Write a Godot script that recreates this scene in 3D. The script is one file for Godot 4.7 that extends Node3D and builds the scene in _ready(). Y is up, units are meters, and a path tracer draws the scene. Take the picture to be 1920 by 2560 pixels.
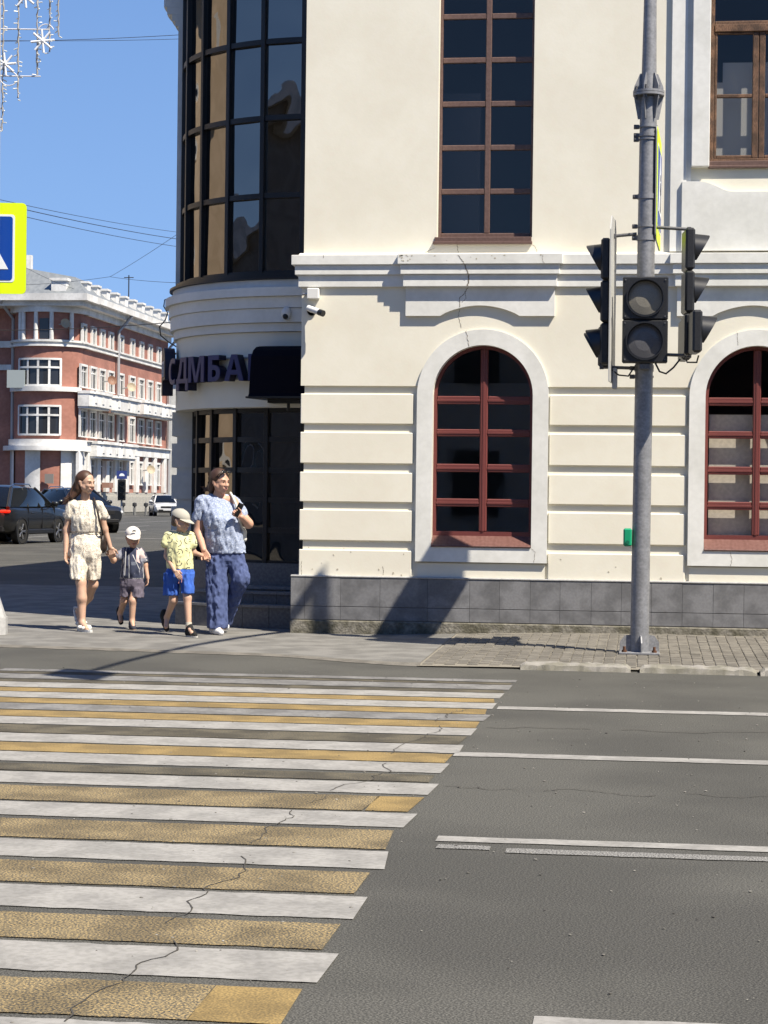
extends Node3D
# A street corner: cream building with a round glazed corner, a zebra crossing, a traffic light pole, four people walking.
# World: x along the cream facade, z towards the road, y up, metres. The foot of the facade's corner is near the origin.

var rng := RandomNumberGenerator.new()
var names := {}
var mats := {}

# ---------------------------------------------------------------- mesh collecting
class M:
	var v := PackedVector3Array()
	var n := PackedVector3Array()
	var uv := PackedVector2Array()
	var col := PackedColorArray()
	var ix := PackedInt32Array()
	var t := Transform3D.IDENTITY
	var tint := Color(1, 1, 1)
	var colored := false

	func vert(p: Vector3, nn: Vector3, w := Vector2.ZERO) -> int:
		v.append(t * p)
		n.append((t.basis * nn).normalized())
		uv.append(w)
		col.append(tint)
		return v.size() - 1

	func face(a: int, b: int, c: int) -> void:
		var cr := (v[b] - v[a]).cross(v[c] - v[a])
		if cr.dot(n[a] + n[b] + n[c]) > 0.0:
			ix.append(a); ix.append(c); ix.append(b)
		else:
			ix.append(a); ix.append(b); ix.append(c)

	func tri(a: Vector3, b: Vector3, c: Vector3, nn: Vector3) -> void:
		face(vert(a, nn), vert(b, nn), vert(c, nn))

	func quad(a: Vector3, b: Vector3, c: Vector3, d: Vector3, nn := Vector3.ZERO) -> void:
		if nn == Vector3.ZERO:
			nn = (b - a).cross(c - a).normalized()
		var i := vert(a, nn, Vector2(0, 0))
		var j := vert(b, nn, Vector2(1, 0))
		var k := vert(c, nn, Vector2(1, 1))
		var l := vert(d, nn, Vector2(0, 1))
		face(i, j, k)
		face(i, k, l)

	func box(lo: Vector3, hi: Vector3, ch := 0.0) -> void:
		if ch <= 0.0:
			quad(Vector3(lo.x, lo.y, hi.z), Vector3(hi.x, lo.y, hi.z), hi, Vector3(lo.x, hi.y, hi.z), Vector3(0, 0, 1))
			quad(lo, Vector3(hi.x, lo.y, lo.z), Vector3(hi.x, hi.y, lo.z), Vector3(lo.x, hi.y, lo.z), Vector3(0, 0, -1))
			quad(Vector3(hi.x, lo.y, lo.z), Vector3(hi.x, lo.y, hi.z), hi, Vector3(hi.x, hi.y, lo.z), Vector3(1, 0, 0))
			quad(lo, Vector3(lo.x, lo.y, hi.z), Vector3(lo.x, hi.y, hi.z), Vector3(lo.x, hi.y, lo.z), Vector3(-1, 0, 0))
			quad(Vector3(lo.x, hi.y, lo.z), Vector3(hi.x, hi.y, lo.z), hi, Vector3(lo.x, hi.y, hi.z), Vector3(0, 1, 0))
			quad(lo, Vector3(hi.x, lo.y, lo.z), Vector3(hi.x, lo.y, hi.z), Vector3(lo.x, lo.y, hi.z), Vector3(0, -1, 0))
			return
		var c := (lo + hi) * 0.5
		var h := (hi - lo) * 0.5
		ch = minf(ch, minf(h.x, minf(h.y, h.z)) * 0.9)
		var q := h - Vector3(ch, ch, ch)
		for s in [-1.0, 1.0]:
			quad(c + Vector3(s * h.x, -q.y, -q.z), c + Vector3(s * h.x, q.y, -q.z), c + Vector3(s * h.x, q.y, q.z), c + Vector3(s * h.x, -q.y, q.z), Vector3(s, 0, 0))
			quad(c + Vector3(-q.x, s * h.y, -q.z), c + Vector3(q.x, s * h.y, -q.z), c + Vector3(q.x, s * h.y, q.z), c + Vector3(-q.x, s * h.y, q.z), Vector3(0, s, 0))
			quad(c + Vector3(-q.x, -q.y, s * h.z), c + Vector3(q.x, -q.y, s * h.z), c + Vector3(q.x, q.y, s * h.z), c + Vector3(-q.x, q.y, s * h.z), Vector3(0, 0, s))
			for r in [-1.0, 1.0]:
				quad(c + Vector3(s * h.x, r * q.y, -q.z), c + Vector3(s * q.x, r * h.y, -q.z), c + Vector3(s * q.x, r * h.y, q.z), c + Vector3(s * h.x, r * q.y, q.z), Vector3(s, r, 0).normalized())
				quad(c + Vector3(s * h.x, -q.y, r * q.z), c + Vector3(s * q.x, -q.y, r * h.z), c + Vector3(s * q.x, q.y, r * h.z), c + Vector3(s * h.x, q.y, r * q.z), Vector3(s, 0, r).normalized())
				quad(c + Vector3(-q.x, s * h.y, r * q.z), c + Vector3(-q.x, s * q.y, r * h.z), c + Vector3(q.x, s * q.y, r * h.z), c + Vector3(q.x, s * h.y, r * q.z), Vector3(0, s, r).normalized())
				for u in [-1.0, 1.0]:
					tri(c + Vector3(s * h.x, r * q.y, u * q.z), c + Vector3(s * q.x, r * h.y, u * q.z), c + Vector3(s * q.x, r * q.y, u * h.z), Vector3(s, r, u).normalized())

	# polygon in x, y pushed from z0 to z1 (z1 > z0)
	func ext(poly: PackedVector2Array, z0: float, z1: float, ch := 0.0) -> void:
		var inner := poly
		if ch > 0.0:
			var o := Geometry2D.offset_polygon(poly, -ch, Geometry2D.JOIN_MITER)
			if o.size() == 1 and o[0].size() == poly.size():
				inner = o[0]
				# line the starting points up
				var best := 0
				for i in inner.size():
					if inner[i].distance_squared_to(poly[0]) < inner[best].distance_squared_to(poly[0]):
						best = i
				var turned := PackedVector2Array()
				var same := Geometry2D.is_polygon_clockwise(inner) == Geometry2D.is_polygon_clockwise(poly)
				for i in inner.size():
					turned.append(inner[posmod(best + (i if same else -i), inner.size())])
				inner = turned
			else:
				ch = 0.0
		var id := Geometry2D.triangulate_polygon(inner)
		for i in range(0, id.size(), 3):
			var a := inner[id[i]]
			var b := inner[id[i + 1]]
			var c := inner[id[i + 2]]
			tri(Vector3(a.x, a.y, z1), Vector3(b.x, b.y, z1), Vector3(c.x, c.y, z1), Vector3(0, 0, 1))
		var id2 := Geometry2D.triangulate_polygon(poly)
		for i in range(0, id2.size(), 3):
			var a := poly[id2[i]]
			var b := poly[id2[i + 1]]
			var c := poly[id2[i + 2]]
			tri(Vector3(a.x, a.y, z0), Vector3(b.x, b.y, z0), Vector3(c.x, c.y, z0), Vector3(0, 0, -1))
		var cw := Geometry2D.is_polygon_clockwise(poly)
		for i in poly.size():
			var a := poly[i]
			var b := poly[(i + 1) % poly.size()]
			if a.distance_squared_to(b) < 1e-10:
				continue
			var d := (b - a).normalized()
			var o := Vector2(d.y, -d.x) * (-1.0 if cw else 1.0)
			var nn := Vector3(o.x, o.y, 0)
			if ch > 0.0:
				var p := inner[i]
				var q := inner[(i + 1) % poly.size()]
				quad(Vector3(a.x, a.y, z0), Vector3(b.x, b.y, z0), Vector3(b.x, b.y, z1 - ch), Vector3(a.x, a.y, z1 - ch), nn)
				quad(Vector3(a.x, a.y, z1 - ch), Vector3(b.x, b.y, z1 - ch), Vector3(q.x, q.y, z1), Vector3(p.x, p.y, z1), (nn + Vector3(0, 0, 1)).normalized())
			else:
				quad(Vector3(a.x, a.y, z0), Vector3(b.x, b.y, z0), Vector3(b.x, b.y, z1), Vector3(a.x, a.y, z1), nn)

	func tube(p: PackedVector3Array, r: PackedFloat32Array, seg := 10, caps := true) -> void:
		var up := Vector3(0.123, 0.97, 0.2).normalized()
		var prev := PackedInt32Array()
		for i in p.size():
			var d := (p[mini(i + 1, p.size() - 1)] - p[maxi(i - 1, 0)]).normalized()
			if absf(d.dot(up)) > 0.9:
				up = Vector3(0.9, 0.1, 0.4).normalized()
			var x := d.cross(up).normalized()
			var y := x.cross(d).normalized()
			up = y
			var ring := PackedInt32Array()
			for k in seg:
				var a := TAU * k / seg
				var nn := x * cos(a) + y * sin(a)
				ring.append(vert(p[i] + nn * r[mini(i, r.size() - 1)], nn, Vector2(float(k) / seg, float(i))))
			if i > 0:
				for k in seg:
					var l := (k + 1) % seg
					face(prev[k], prev[l], ring[l])
					face(prev[k], ring[l], ring[k])
			prev = ring
			if caps and (i == 0 or i == p.size() - 1):
				var s := -1.0 if i == 0 else 1.0
				var c := vert(p[i], d * s)
				var first := v.size()
				for k in seg:
					var a := TAU * k / seg
					vert(p[i] + (x * cos(a) + y * sin(a)) * r[mini(i, r.size() - 1)], d * s)
				for k in seg:
					face(c, first + k, first + (k + 1) % seg)

	func cyl(a: Vector3, b: Vector3, ra: float, rb := -1.0, seg := 12, caps := true) -> void:
		tube(PackedVector3Array([a, b]), PackedFloat32Array([ra, ra if rb < 0.0 else rb]), seg, caps)

	# profile of (radius, y); smooth round the axis, each profile piece flat
	func lathe(pr: PackedVector2Array, seg := 20, a0 := 0.0, a1 := TAU) -> void:
		for i in pr.size() - 1:
			var d := (pr[i + 1] - pr[i]).normalized()
			var nn := Vector2(d.y, -d.x)
			for k in seg:
				var a := lerpf(a0, a1, float(k) / seg)
				var b := lerpf(a0, a1, float(k + 1) / seg)
				var i0 := vert(Vector3(pr[i].x * sin(a), pr[i].y, pr[i].x * cos(a)), Vector3(nn.x * sin(a), nn.y, nn.x * cos(a)))
				var i1 := vert(Vector3(pr[i].x * sin(b), pr[i].y, pr[i].x * cos(b)), Vector3(nn.x * sin(b), nn.y, nn.x * cos(b)))
				var i2 := vert(Vector3(pr[i + 1].x * sin(b), pr[i + 1].y, pr[i + 1].x * cos(b)), Vector3(nn.x * sin(b), nn.y, nn.x * cos(b)))
				var i3 := vert(Vector3(pr[i + 1].x * sin(a), pr[i + 1].y, pr[i + 1].x * cos(a)), Vector3(nn.x * sin(a), nn.y, nn.x * cos(a)))
				if pr[i].x > 1e-6:
					face(i0, i1, i2)
				if pr[i + 1].x > 1e-6:
					face(i0, i2, i3)

	func ell(c: Vector3, r: Vector3, seg := 12, rows := 8) -> void:
		var first := v.size()
		for j in rows + 1:
			var b := PI * j / rows
			for k in seg:
				var a := TAU * k / seg
				var d := Vector3(sin(b) * cos(a), cos(b), sin(b) * sin(a))
				vert(c + d * r, Vector3(d.x / r.x, d.y / r.y, d.z / r.z).normalized())
		for j in rows:
			for k in seg:
				var l := (k + 1) % seg
				var a := first + j * seg
				if j > 0:
					face(a + k, a + l, a + seg + l)
				if j < rows - 1:
					face(a + k, a + seg + l, a + seg + k)

	func mesh() -> ArrayMesh:
		var arr := []
		arr.resize(Mesh.ARRAY_MAX)
		arr[Mesh.ARRAY_VERTEX] = v
		arr[Mesh.ARRAY_NORMAL] = n
		arr[Mesh.ARRAY_TEX_UV] = uv
		if colored:
			arr[Mesh.ARRAY_COLOR] = col
		arr[Mesh.ARRAY_INDEX] = ix
		var m := ArrayMesh.new()
		m.add_surface_from_arrays(Mesh.PRIMITIVE_TRIANGLES, arr)
		return m

# ---------------------------------------------------------------- nodes
func numbered(called: String) -> String:
	names[called] = names.get(called, -1) + 1
	return called if names[called] == 0 else "%s_%03d" % [called, names[called]]

func thing(called: String, label: String, category: String, at := Vector3.ZERO, turn := 0.0, group := "") -> Node3D:
	var o := Node3D.new()
	o.name = numbered(called)
	add_child(o)
	o.position = at
	o.rotation.y = turn
	o.set_meta("label", label)
	o.set_meta("category", category)
	if group != "":
		o.set_meta("group", group)
	return o

func part(parent: Node, called: String, m: M, material: Material, label := "") -> MeshInstance3D:
	return piece(parent, called, m.mesh(), material, Transform3D.IDENTITY, label)

func piece(parent: Node, called: String, mesh: Mesh, material: Material, at := Transform3D.IDENTITY, label := "") -> MeshInstance3D:
	var o := MeshInstance3D.new()
	o.name = called
	o.mesh = mesh
	o.material_override = material
	parent.add_child(o, true)
	o.transform = at
	if label != "":
		o.set_meta("label", label)
	return o

func tag(o: Node, label: String, category: String, group := "") -> void:
	o.set_meta("label", label)
	o.set_meta("category", category)
	if group != "":
		o.set_meta("group", group)

func struct(called: String, label: String, m: M, material: Material) -> MeshInstance3D:
	var o := part(self, numbered(called), m, material)
	o.set_meta("kind", "structure")
	o.set_meta("label", label)
	o.set_meta("category", called.replace("_", " "))
	return o

func copy_thing(o: Node3D, label: String) -> Node3D:
	var c := o.duplicate()
	c.name = numbered(String(o.name))
	add_child(c)
	c.set_meta("label", label)
	return c

# ---------------------------------------------------------------- materials
func lin(r: float, g: float, b: float) -> Color:
	return Color(r, g, b).linear_to_srgb()

func noise_tex(freq: float, seed_: int, a: Color, b: Color, lo := 0.0, hi := 1.0, size := 512, octaves := 4, kind := FastNoiseLite.TYPE_SIMPLEX_SMOOTH) -> NoiseTexture2D:
	var f := FastNoiseLite.new()
	f.seed = seed_
	f.frequency = freq
	f.noise_type = kind
	f.fractal_octaves = octaves
	var t := NoiseTexture2D.new()
	t.width = size
	t.height = size
	t.seamless = true
	t.noise = f
	var g := Gradient.new()
	g.offsets = PackedFloat32Array([lo, hi])
	g.colors = PackedColorArray([a, b])
	t.color_ramp = g
	return t

# relief and coarse patterns are shared between materials
func shared_tex(freq: float, a: Color, b: Color, lo: float, hi: float) -> NoiseTexture2D:
	var key := "tex %s %s %s" % [freq, a, b]
	if not mats.has(key):
		mats[key] = noise_tex(freq, 41, a, b, lo, hi)
	return mats[key]

func plain(key: String, c: Color, rough := 0.7, metal := 0.0) -> StandardMaterial3D:
	if mats.has(key):
		return mats[key]
	var m := StandardMaterial3D.new()
	m.albedo_color = c
	m.roughness = rough
	m.metallic = metal
	mats[key] = m
	return m

# a mottled surface: two tones in a fine pattern, a coarse pattern over it, relief in centimetres
func mottled(key: String, a: Color, b: Color, per_m: float, rough := 0.85, freq := 0.02, relief := 0.0, coarse_per_m := 0.0, ca := Color(0.86, 0.86, 0.86), cb := Color(1, 1, 1), lo := 0.25, hi := 0.75, relief_freq := 0.06) -> StandardMaterial3D:
	if mats.has(key):
		return mats[key]
	var m := StandardMaterial3D.new()
	m.albedo_texture = noise_tex(freq, key.hash() % 1000, a, b, lo, hi, 512 if freq > 0.09 or relief > 0.0 else 256)
	m.uv1_triplanar = true
	m.uv1_world_triplanar = true
	m.uv1_scale = Vector3.ONE * per_m
	m.roughness = rough
	if relief > 0.0:
		m.heightmap_enabled = true
		m.heightmap_scale = relief
		m.heightmap_texture = shared_tex(0.2 if relief_freq > 0.1 else 0.06, Color.BLACK, Color.WHITE, 0.0, 1.0)
	if coarse_per_m > 0.0:
		m.detail_enabled = true
		m.detail_blend_mode = BaseMaterial3D.BLEND_MODE_MUL
		m.detail_albedo = shared_tex(0.012, Color(snappedf(ca.r, 0.05), snappedf(ca.g, 0.05), snappedf(ca.b, 0.05)) if ca.r < 0.94 else ca, cb, 0.3, 0.7)
		m.detail_uv_layer = BaseMaterial3D.DETAIL_UV_2
		m.uv2_triplanar = true
		m.uv2_world_triplanar = true
		m.uv2_scale = Vector3.ONE * coarse_per_m
	mats[key] = m
	return m

func glass(key: String, alpha := 0.1, tint := Color(0.03, 0.035, 0.04)) -> StandardMaterial3D:
	if mats.has(key):
		return mats[key]
	var m := StandardMaterial3D.new()
	m.transparency = BaseMaterial3D.TRANSPARENCY_ALPHA
	m.albedo_color = Color(tint.r, tint.g, tint.b, alpha)
	m.roughness = 0.0
	m.metallic_specular = 0.6
	mats[key] = m
	return m

func rect(x0: float, y0: float, x1: float, y1: float) -> PackedVector2Array:
	return PackedVector2Array([Vector2(x0, y0), Vector2(x1, y0), Vector2(x1, y1), Vector2(x0, y1)])

func arc(cx: float, cy: float, r: float, a0: float, a1: float, seg: int) -> PackedVector2Array:
	var p := PackedVector2Array()
	for i in seg + 1:
		var a := deg_to_rad(lerpf(a0, a1, float(i) / seg))
		p.append(Vector2(cx + r * cos(a), cy + r * sin(a)))
	return p

func line(a: Vector3, b: Vector3, sag: float, seg := 12) -> PackedVector3Array:
	var p := PackedVector3Array()
	for i in seg + 1:
		var u := float(i) / seg
		p.append(a.lerp(b, u) - Vector3(0, sag * 4.0 * u * (1.0 - u), 0))
	return p

func _ready() -> void:
	rng.seed = 20240611
	camera_sky_sun()
	ground()
	corner_building()
	street_things()
	far_side()
	cars()
	people()
	beyond_the_frame()

func camera_sky_sun() -> void:
	var cam := Camera3D.new()
	cam.name = "camera"
	cam.position = Vector3(3.77, 1.5, 21.8)
	cam.rotation = Vector3(deg_to_rad(-0.42), deg_to_rad(7.3), 0.012)
	cam.fov = rad_to_deg(2.0 * atan(1280.0 / 5100.0))
	cam.near = 0.1
	cam.far = 2000.0
	add_child(cam)
	cam.current = true
	var env := Environment.new()
	env.background_mode = Environment.BG_SKY
	var sky := Sky.new()
	var sm := ProceduralSkyMaterial.new()
	sm.sky_top_color = lin(0.030, 0.085, 0.25)
	sm.sky_horizon_color = lin(0.178, 0.300, 0.505)
	sm.sky_curve = 0.22
	sm.ground_bottom_color = lin(0.05, 0.05, 0.048)
	sm.ground_horizon_color = lin(0.10, 0.11, 0.12)
	sm.sun_angle_max = 8.0
	sky.sky_material = sm
	env.sky = sky
	env.tonemap_mode = Environment.TONE_MAPPER_LINEAR
	env.tonemap_exposure = 2.05
	env.sdfgi_enabled = true
	env.ssao_enabled = true
	env.ssil_enabled = true
	var we := WorldEnvironment.new()
	we.name = "world_environment"
	we.environment = env
	add_child(we)
	var sun := DirectionalLight3D.new()
	sun.name = "sun"
	sun.light_energy = 1.45
	sun.light_color = Color(1.0, 0.96, 0.89)
	sun.light_angular_distance = 0.5
	sun.shadow_enabled = true
	add_child(sun)
	sun.look_at_from_position(Vector3.ZERO, Vector3(-1.0, -1.7, -0.66), Vector3.UP)

# ---------------------------------------------------------------- ground
const KERB_Z := 3.78

# height of the pavement: it rises from the lowered crossing towards the right and towards the wall
func pave_y(x: float, z: float) -> float:
	var u := smoothstep(0.6, 3.2, x)
	var w := clampf((KERB_Z - z) / KERB_Z, 0.0, 1.0)
	return lerpf(lerpf(0.008, 0.022, u), lerpf(0.022, 0.088, u), w)

func ground() -> void:
	var asphalt := mottled("asphalt", lin(0.034, 0.0333, 0.0285), lin(0.116, 0.113, 0.098), 1.5, 0.92, 0.12, 0.22, 0.07, Color(0.85, 0.85, 0.84), Color(1, 1, 1), 0.3, 0.72, 0.2)
	var m := M.new()
	var road_z := [-700.0, -120.0, -30.0, 0.0, 4.0, 8.0, 12.0, 16.0, 22.0, 70.0]
	for i in road_z.size() - 1:
		m.quad(Vector3(-600, 0, road_z[i + 1]), Vector3(600, 0, road_z[i + 1]), Vector3(600, 0, road_z[i]), Vector3(-600, 0, road_z[i]), Vector3.UP)
	var road := struct("road", "grey asphalt street with a zebra crossing and lane lines", m, asphalt)

	var white := mottled("road_white", lin(0.245, 0.238, 0.22), lin(0.285, 0.278, 0.26), 0.9, 0.85, 0.05, 0.12, 0.5, Color(0.9, 0.9, 0.9), Color(1, 1, 1), 0.3, 0.62)
	var white_worn := mottled("road_white_worn", lin(0.065, 0.064, 0.06), lin(0.28, 0.275, 0.26), 1.6, 0.85, 0.12, 0.2, 0.0, Color.WHITE, Color.WHITE, 0.42, 0.58)
	var white_dull := mottled("road_white_dull", lin(0.15, 0.148, 0.142), lin(0.20, 0.197, 0.19), 1.2, 0.85, 0.03, 0.12, 0.4)
	var yellow := mottled("road_yellow", lin(0.16, 0.115, 0.045), lin(0.33, 0.225, 0.078), 1.5, 0.88, 0.11, 0.15, 0.4, Color(0.85, 0.85, 0.85))
	var yellow_worn := mottled("road_yellow_worn", lin(0.055, 0.051, 0.042), lin(0.37, 0.27, 0.118), 1.5, 0.92, 0.10, 0.35, 0.35, Color(0.8, 0.8, 0.8), Color(1, 1, 1), 0.28, 0.70, 0.12)
	var yellow_faint := mottled("road_yellow_faint", lin(0.05, 0.048, 0.042), lin(0.17, 0.14, 0.078), 1.5, 0.92, 0.12, 0.35, 0.35, Color(0.75, 0.75, 0.75), Color(1, 1, 1), 0.3, 0.78, 0.12)
	# far edge of every white bar, towards the camera
	var tops := [4.98, 5.45, 6.15, 6.92, 7.73, 8.58, 9.49, 10.37, 11.19, 12.22, 13.26, 14.25, 15.2, 16.17, 17.13]
	var ends := [2.74, 2.73, 2.71, 2.71, 2.72, 2.70, 2.70, 2.69, 2.71, 2.71, 2.73, 2.76, 2.79, 2.76, 2.76]
	var edge_noise := FastNoiseLite.new()
	edge_noise.seed = 5
	edge_noise.frequency = 1.6
	for i in tops.size():
		var left := -1.62 if i == 0 else -3.2
		var deep := 0.22 if i == 0 else 0.405
		stripe(road, "white_stripe", left, ends[i], tops[i], tops[i] + deep, white_dull if i in [0, 1, 4] else white, edge_noise, 0.004)
		if i < tops.size() - 1:
			var a: float = tops[i] + deep + (0.05 if i < 7 else 0.09)
			var b: float = tops[i + 1] - (0.03 if i < 7 else 0.055)
			var look: Material = yellow_worn
			if i in [0, 1, 5]:
				look = yellow_faint
			elif i in [2, 3, 4, 6]:
				look = yellow
			elif i == 7:
				look = yellow_faint
			var e: float = ends[i] - 0.03
			if i == 12 or i == 8:
				# the outer end lies beyond the crack and is less worn than the rest
				var cut: float = e - (0.27 if i == 12 else 0.22)
				stripe(road, "yellow_stripe", left, cut, a, b, look, edge_noise, 0.004)
				stripe(road, "yellow_stripe", cut, e, a, b, yellow, edge_noise, 0.004)
			else:
				stripe(road, "yellow_stripe", left if i > 0 else -1.7, e, a, b, look, edge_noise, 0.004)
	stripe(road, "lane_line", 2.74, 16.0, 7.13, 7.33, white, edge_noise, 0.004)
	stripe(road, "lane_line", 2.68, 16.0, 9.83, 10.02, white, edge_noise, 0.004)
	stripe(road, "lane_line", 2.88, 16.0, 12.82, 12.955, white, edge_noise, 0.004)
	stripe(road, "lane_line", 2.9, 3.13, 13.04, 13.14, white_worn, edge_noise, 0.004)
	stripe(road, "lane_line", 3.2, 16.0, 13.08, 13.19, white_worn, edge_noise, 0.004)
	stripe(road, "lane_line", 3.47, 9.0, 15.9, 16.02, white, edge_noise, 0.004)
	# lane lines on the side street
	for d in [[-22.9, -74.0, -92.0], [-19.7, -70.0, -73.0], [-19.7, -62.0, -65.0], [-26.0, -96.0, -99.0], [-16.9, -56.0, -61.0], [-16.9, -44.0, -49.0], [-30.0, -90.0, -112.0]]:
		var q := M.new()
		q.quad(Vector3(d[0], 0.004, d[1]), Vector3(d[0] + 0.16, 0.004, d[1]), Vector3(d[0] + 0.16, 0.004, d[2]), Vector3(d[0], 0.004, d[2]), Vector3.UP)
		part(road, "lane_line", q, white)
	var stop := M.new()
	stop.quad(Vector3(-14.0, 0.004, -45.4), Vector3(-9.0, 0.004, -45.4), Vector3(-9.0, 0.004, -45.8), Vector3(-14.0, 0.004, -45.8), Vector3.UP)
	part(road, "stop_line", stop, white)
	# cracks and tar seams in the asphalt
	var tar := plain("tar", lin(0.05, 0.045, 0.037), 0.9)
	crack(road, [Vector3(2.55, 0.006, 7.4), Vector3(2.4, 0, 8.2), Vector3(2.42, 0, 9.0), Vector3(2.3, 0, 10.2), Vector3(2.33, 0, 11.2), Vector3(2.1, 0, 12.2), Vector3(2.12, 0, 13.0), Vector3(2.2, 0, 14.0), Vector3(2.13, 0, 14.8), Vector3(2.2, 0, 15.6), Vector3(2.12, 0, 16.6), Vector3(2.2, 0, 17.4)], 0.007, 0.0065, tar)
	crack(road, [Vector3(2.75, 0, 8.5), Vector3(3.4, 0, 8.42), Vector3(4.1, 0, 8.52), Vector3(4.7, 0, 8.44), Vector3(6.0, 0, 8.5)], 0.016, 0.0055, tar)
	crack(road, [Vector3(2.75, 0, 11.25), Vector3(3.1, 0, 11.3), Vector3(3.5, 0, 11.26), Vector3(3.9, 0, 11.33), Vector3(4.4, 0, 11.28), Vector3(6, 0, 11.3)], 0.010, 0.0055, tar)

	# grit and small pale chips lying on the near road
	var grit := M.new()
	grit.colored = true
	var gr := RandomNumberGenerator.new()
	gr.seed = 77
	for k in 900:
		var q := Vector3(gr.randf_range(-1.5, 6.0), 0.0045, gr.randf_range(4.6, 17.2))
		var r := gr.randf_range(0.002, 0.0065)
		var g := gr.randf_range(0.03, 0.30)
		grit.tint = Color(g, g * 0.96, g * 0.86)
		grit.ell(q, Vector3(r * gr.randf_range(0.8, 1.7), r * 0.5, r), 5, 4)
	var grit_look := StandardMaterial3D.new()
	grit_look.vertex_color_use_as_albedo = true
	grit_look.roughness = 0.95
	var go := part(road, "grit", grit, grit_look)
	go.set_meta("kind", "stuff")
	# asphalt pavement of the lowered corner
	var walk := mottled("walk_asphalt", lin(0.145, 0.141, 0.13), lin(0.205, 0.20, 0.187), 1.6, 0.95, 0.16, 0.25, 0.3, Color(0.84, 0.84, 0.83), Color(1, 1, 1))
	m = M.new()
	var front := func(x: float) -> float:
		return lerpf(2.45, 2.72, clampf((x + 4.0) / 2.5, 0, 1)) if x < -1.5 else (lerpf(2.72, 2.95, (x + 1.5) / 1.5) if x < 0.0 else lerpf(2.95, 3.78, smoothstep(0.0, 1.9, x)))
	var xs := []
	var x := -30.0
	while x < 1.78:
		xs.append(x)
		x += 0.3 if x > -4.0 else 2.0
	xs.append(1.78)
	for i in xs.size() - 1:
		var rows := []
		for s in 2:
			var px: float = xs[i + s]
			var f: float = front.call(px)
			var back := -10.0 if px < 0.4 else 0.0
			var line_ := []
			for k in 9:
				var z := lerpf(f, back, pow(k / 8.0, 1.5))
				line_.append(Vector3(px, pave_y(px, z) if k > 0 else 0.002, z))
			rows.append(line_)
		for k in 8:
			m.quad(rows[0][k], rows[1][k], rows[1][k + 1], rows[0][k + 1], Vector3.UP)
	var pavement := struct("pavement", "light grey asphalt pavement lowered at the crossing", m, walk)
	# the worn pale joint between pavement and road
	var pale := mottled("pale_joint", lin(0.12, 0.11, 0.092), lin(0.19, 0.178, 0.155), 3.0, 0.95, 0.05, 0.3, 0.6)
	m = M.new()
	for i in 60:
		var a := lerpf(-4.4, 1.8, i / 60.0)
		var b := lerpf(-4.4, 1.8, (i + 1) / 60.0)
		var wa := 0.07 + 0.05 * edge_noise.get_noise_1d(a * 2.0)
		var wb := 0.07 + 0.05 * edge_noise.get_noise_1d(b * 2.0)
		m.quad(Vector3(a, 0.0035, front.call(a) + wa), Vector3(b, 0.0035, front.call(b) + wb), Vector3(b, pave_y(b, 3.0) + 0.006, front.call(b) - wb), Vector3(a, pave_y(a, 3.0) + 0.006, front.call(a) - wa), Vector3.UP)
	part(pavement, "joint_strip", m, pale)

	# concrete pavers right of the lowered corner: a sand bed, then every brick on its own
	var bed := mottled("sand_bed", lin(0.17, 0.155, 0.125), lin(0.23, 0.21, 0.172), 4.0, 1.0, 0.1, 0.2)
	m = M.new()
	for i in 16:
		var a := lerpf(1.78, 14.0, i / 16.0) if i > 0 else 1.78
		var b := lerpf(1.78, 14.0, (i + 1) / 16.0)
		for k in 4:
			var z0 := lerpf(3.85, 0.0, k / 4.0)
			var z1 := lerpf(3.85, 0.0, (k + 1) / 4.0)
			m.quad(Vector3(a, pave_y(a, z0) - 0.004, z0), Vector3(b, pave_y(b, z0) - 0.004, z0), Vector3(b, pave_y(b, z1) - 0.004, z1), Vector3(a, pave_y(a, z1) - 0.004, z1), Vector3.UP)
	var paved := struct("paved_pavement", "pavement of small grey concrete pavers along the wall", m, bed)
	var tones := [
		mottled("paver_a", lin(0.121, 0.111, 0.092), lin(0.168, 0.154, 0.131), 5.0, 0.95, 0.05, 0.1, 0.5),
		mottled("paver_b", lin(0.136, 0.125, 0.105), lin(0.183, 0.170, 0.145), 5.0, 0.95, 0.05, 0.1, 0.5),
		mottled("paver_c", lin(0.105, 0.097, 0.081), lin(0.152, 0.140, 0.120), 5.0, 0.95, 0.05, 0.1, 0.5)]
	var brick := M.new()
	brick.box(Vector3(-0.0475, -0.05, -0.0965), Vector3(0.0475, 0.004, 0.0965), 0.006)
	var brick_mesh := brick.mesh()
	var spots := []
	for c in 37:
		var bx := 1.86 + c * 0.1
		for r in 20:
			var bz := 3.62 - r * 0.2 - (0.1 if c % 2 == 1 else 0.0)
			if bz < 0.14:
				continue
			if bx < 2.72 + 0.0 and bz > 3.72:
				continue
			spots.append(Vector3(bx, pave_y(bx, bz), bz))
	spots.sort_custom(func(p, q): return p.z > q.z)
	var rest := M.new()
	var made := 0
	for p in spots:
		var tilt := Basis.from_euler(Vector3(rng.randf_range(-0.012, 0.012), rng.randf_range(-0.02, 0.02), rng.randf_range(-0.02, 0.02)))
		var at := Transform3D(tilt, p + Vector3(rng.randf_range(-0.002, 0.002), rng.randf_range(-0.001, 0.003), rng.randf_range(-0.003, 0.003)))
		if made < 300:
			piece(paved, "paver", brick_mesh, tones[rng.randi() % 3], at)
			made += 1
		else:
			rest.t = at
			rest.box(Vector3(-0.0475, -0.03, -0.0965), Vector3(0.0475, 0.004, 0.0965), 0.006)
	part(paved, "pavers", rest, tones[1]).set_meta("kind", "stuff")

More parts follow.
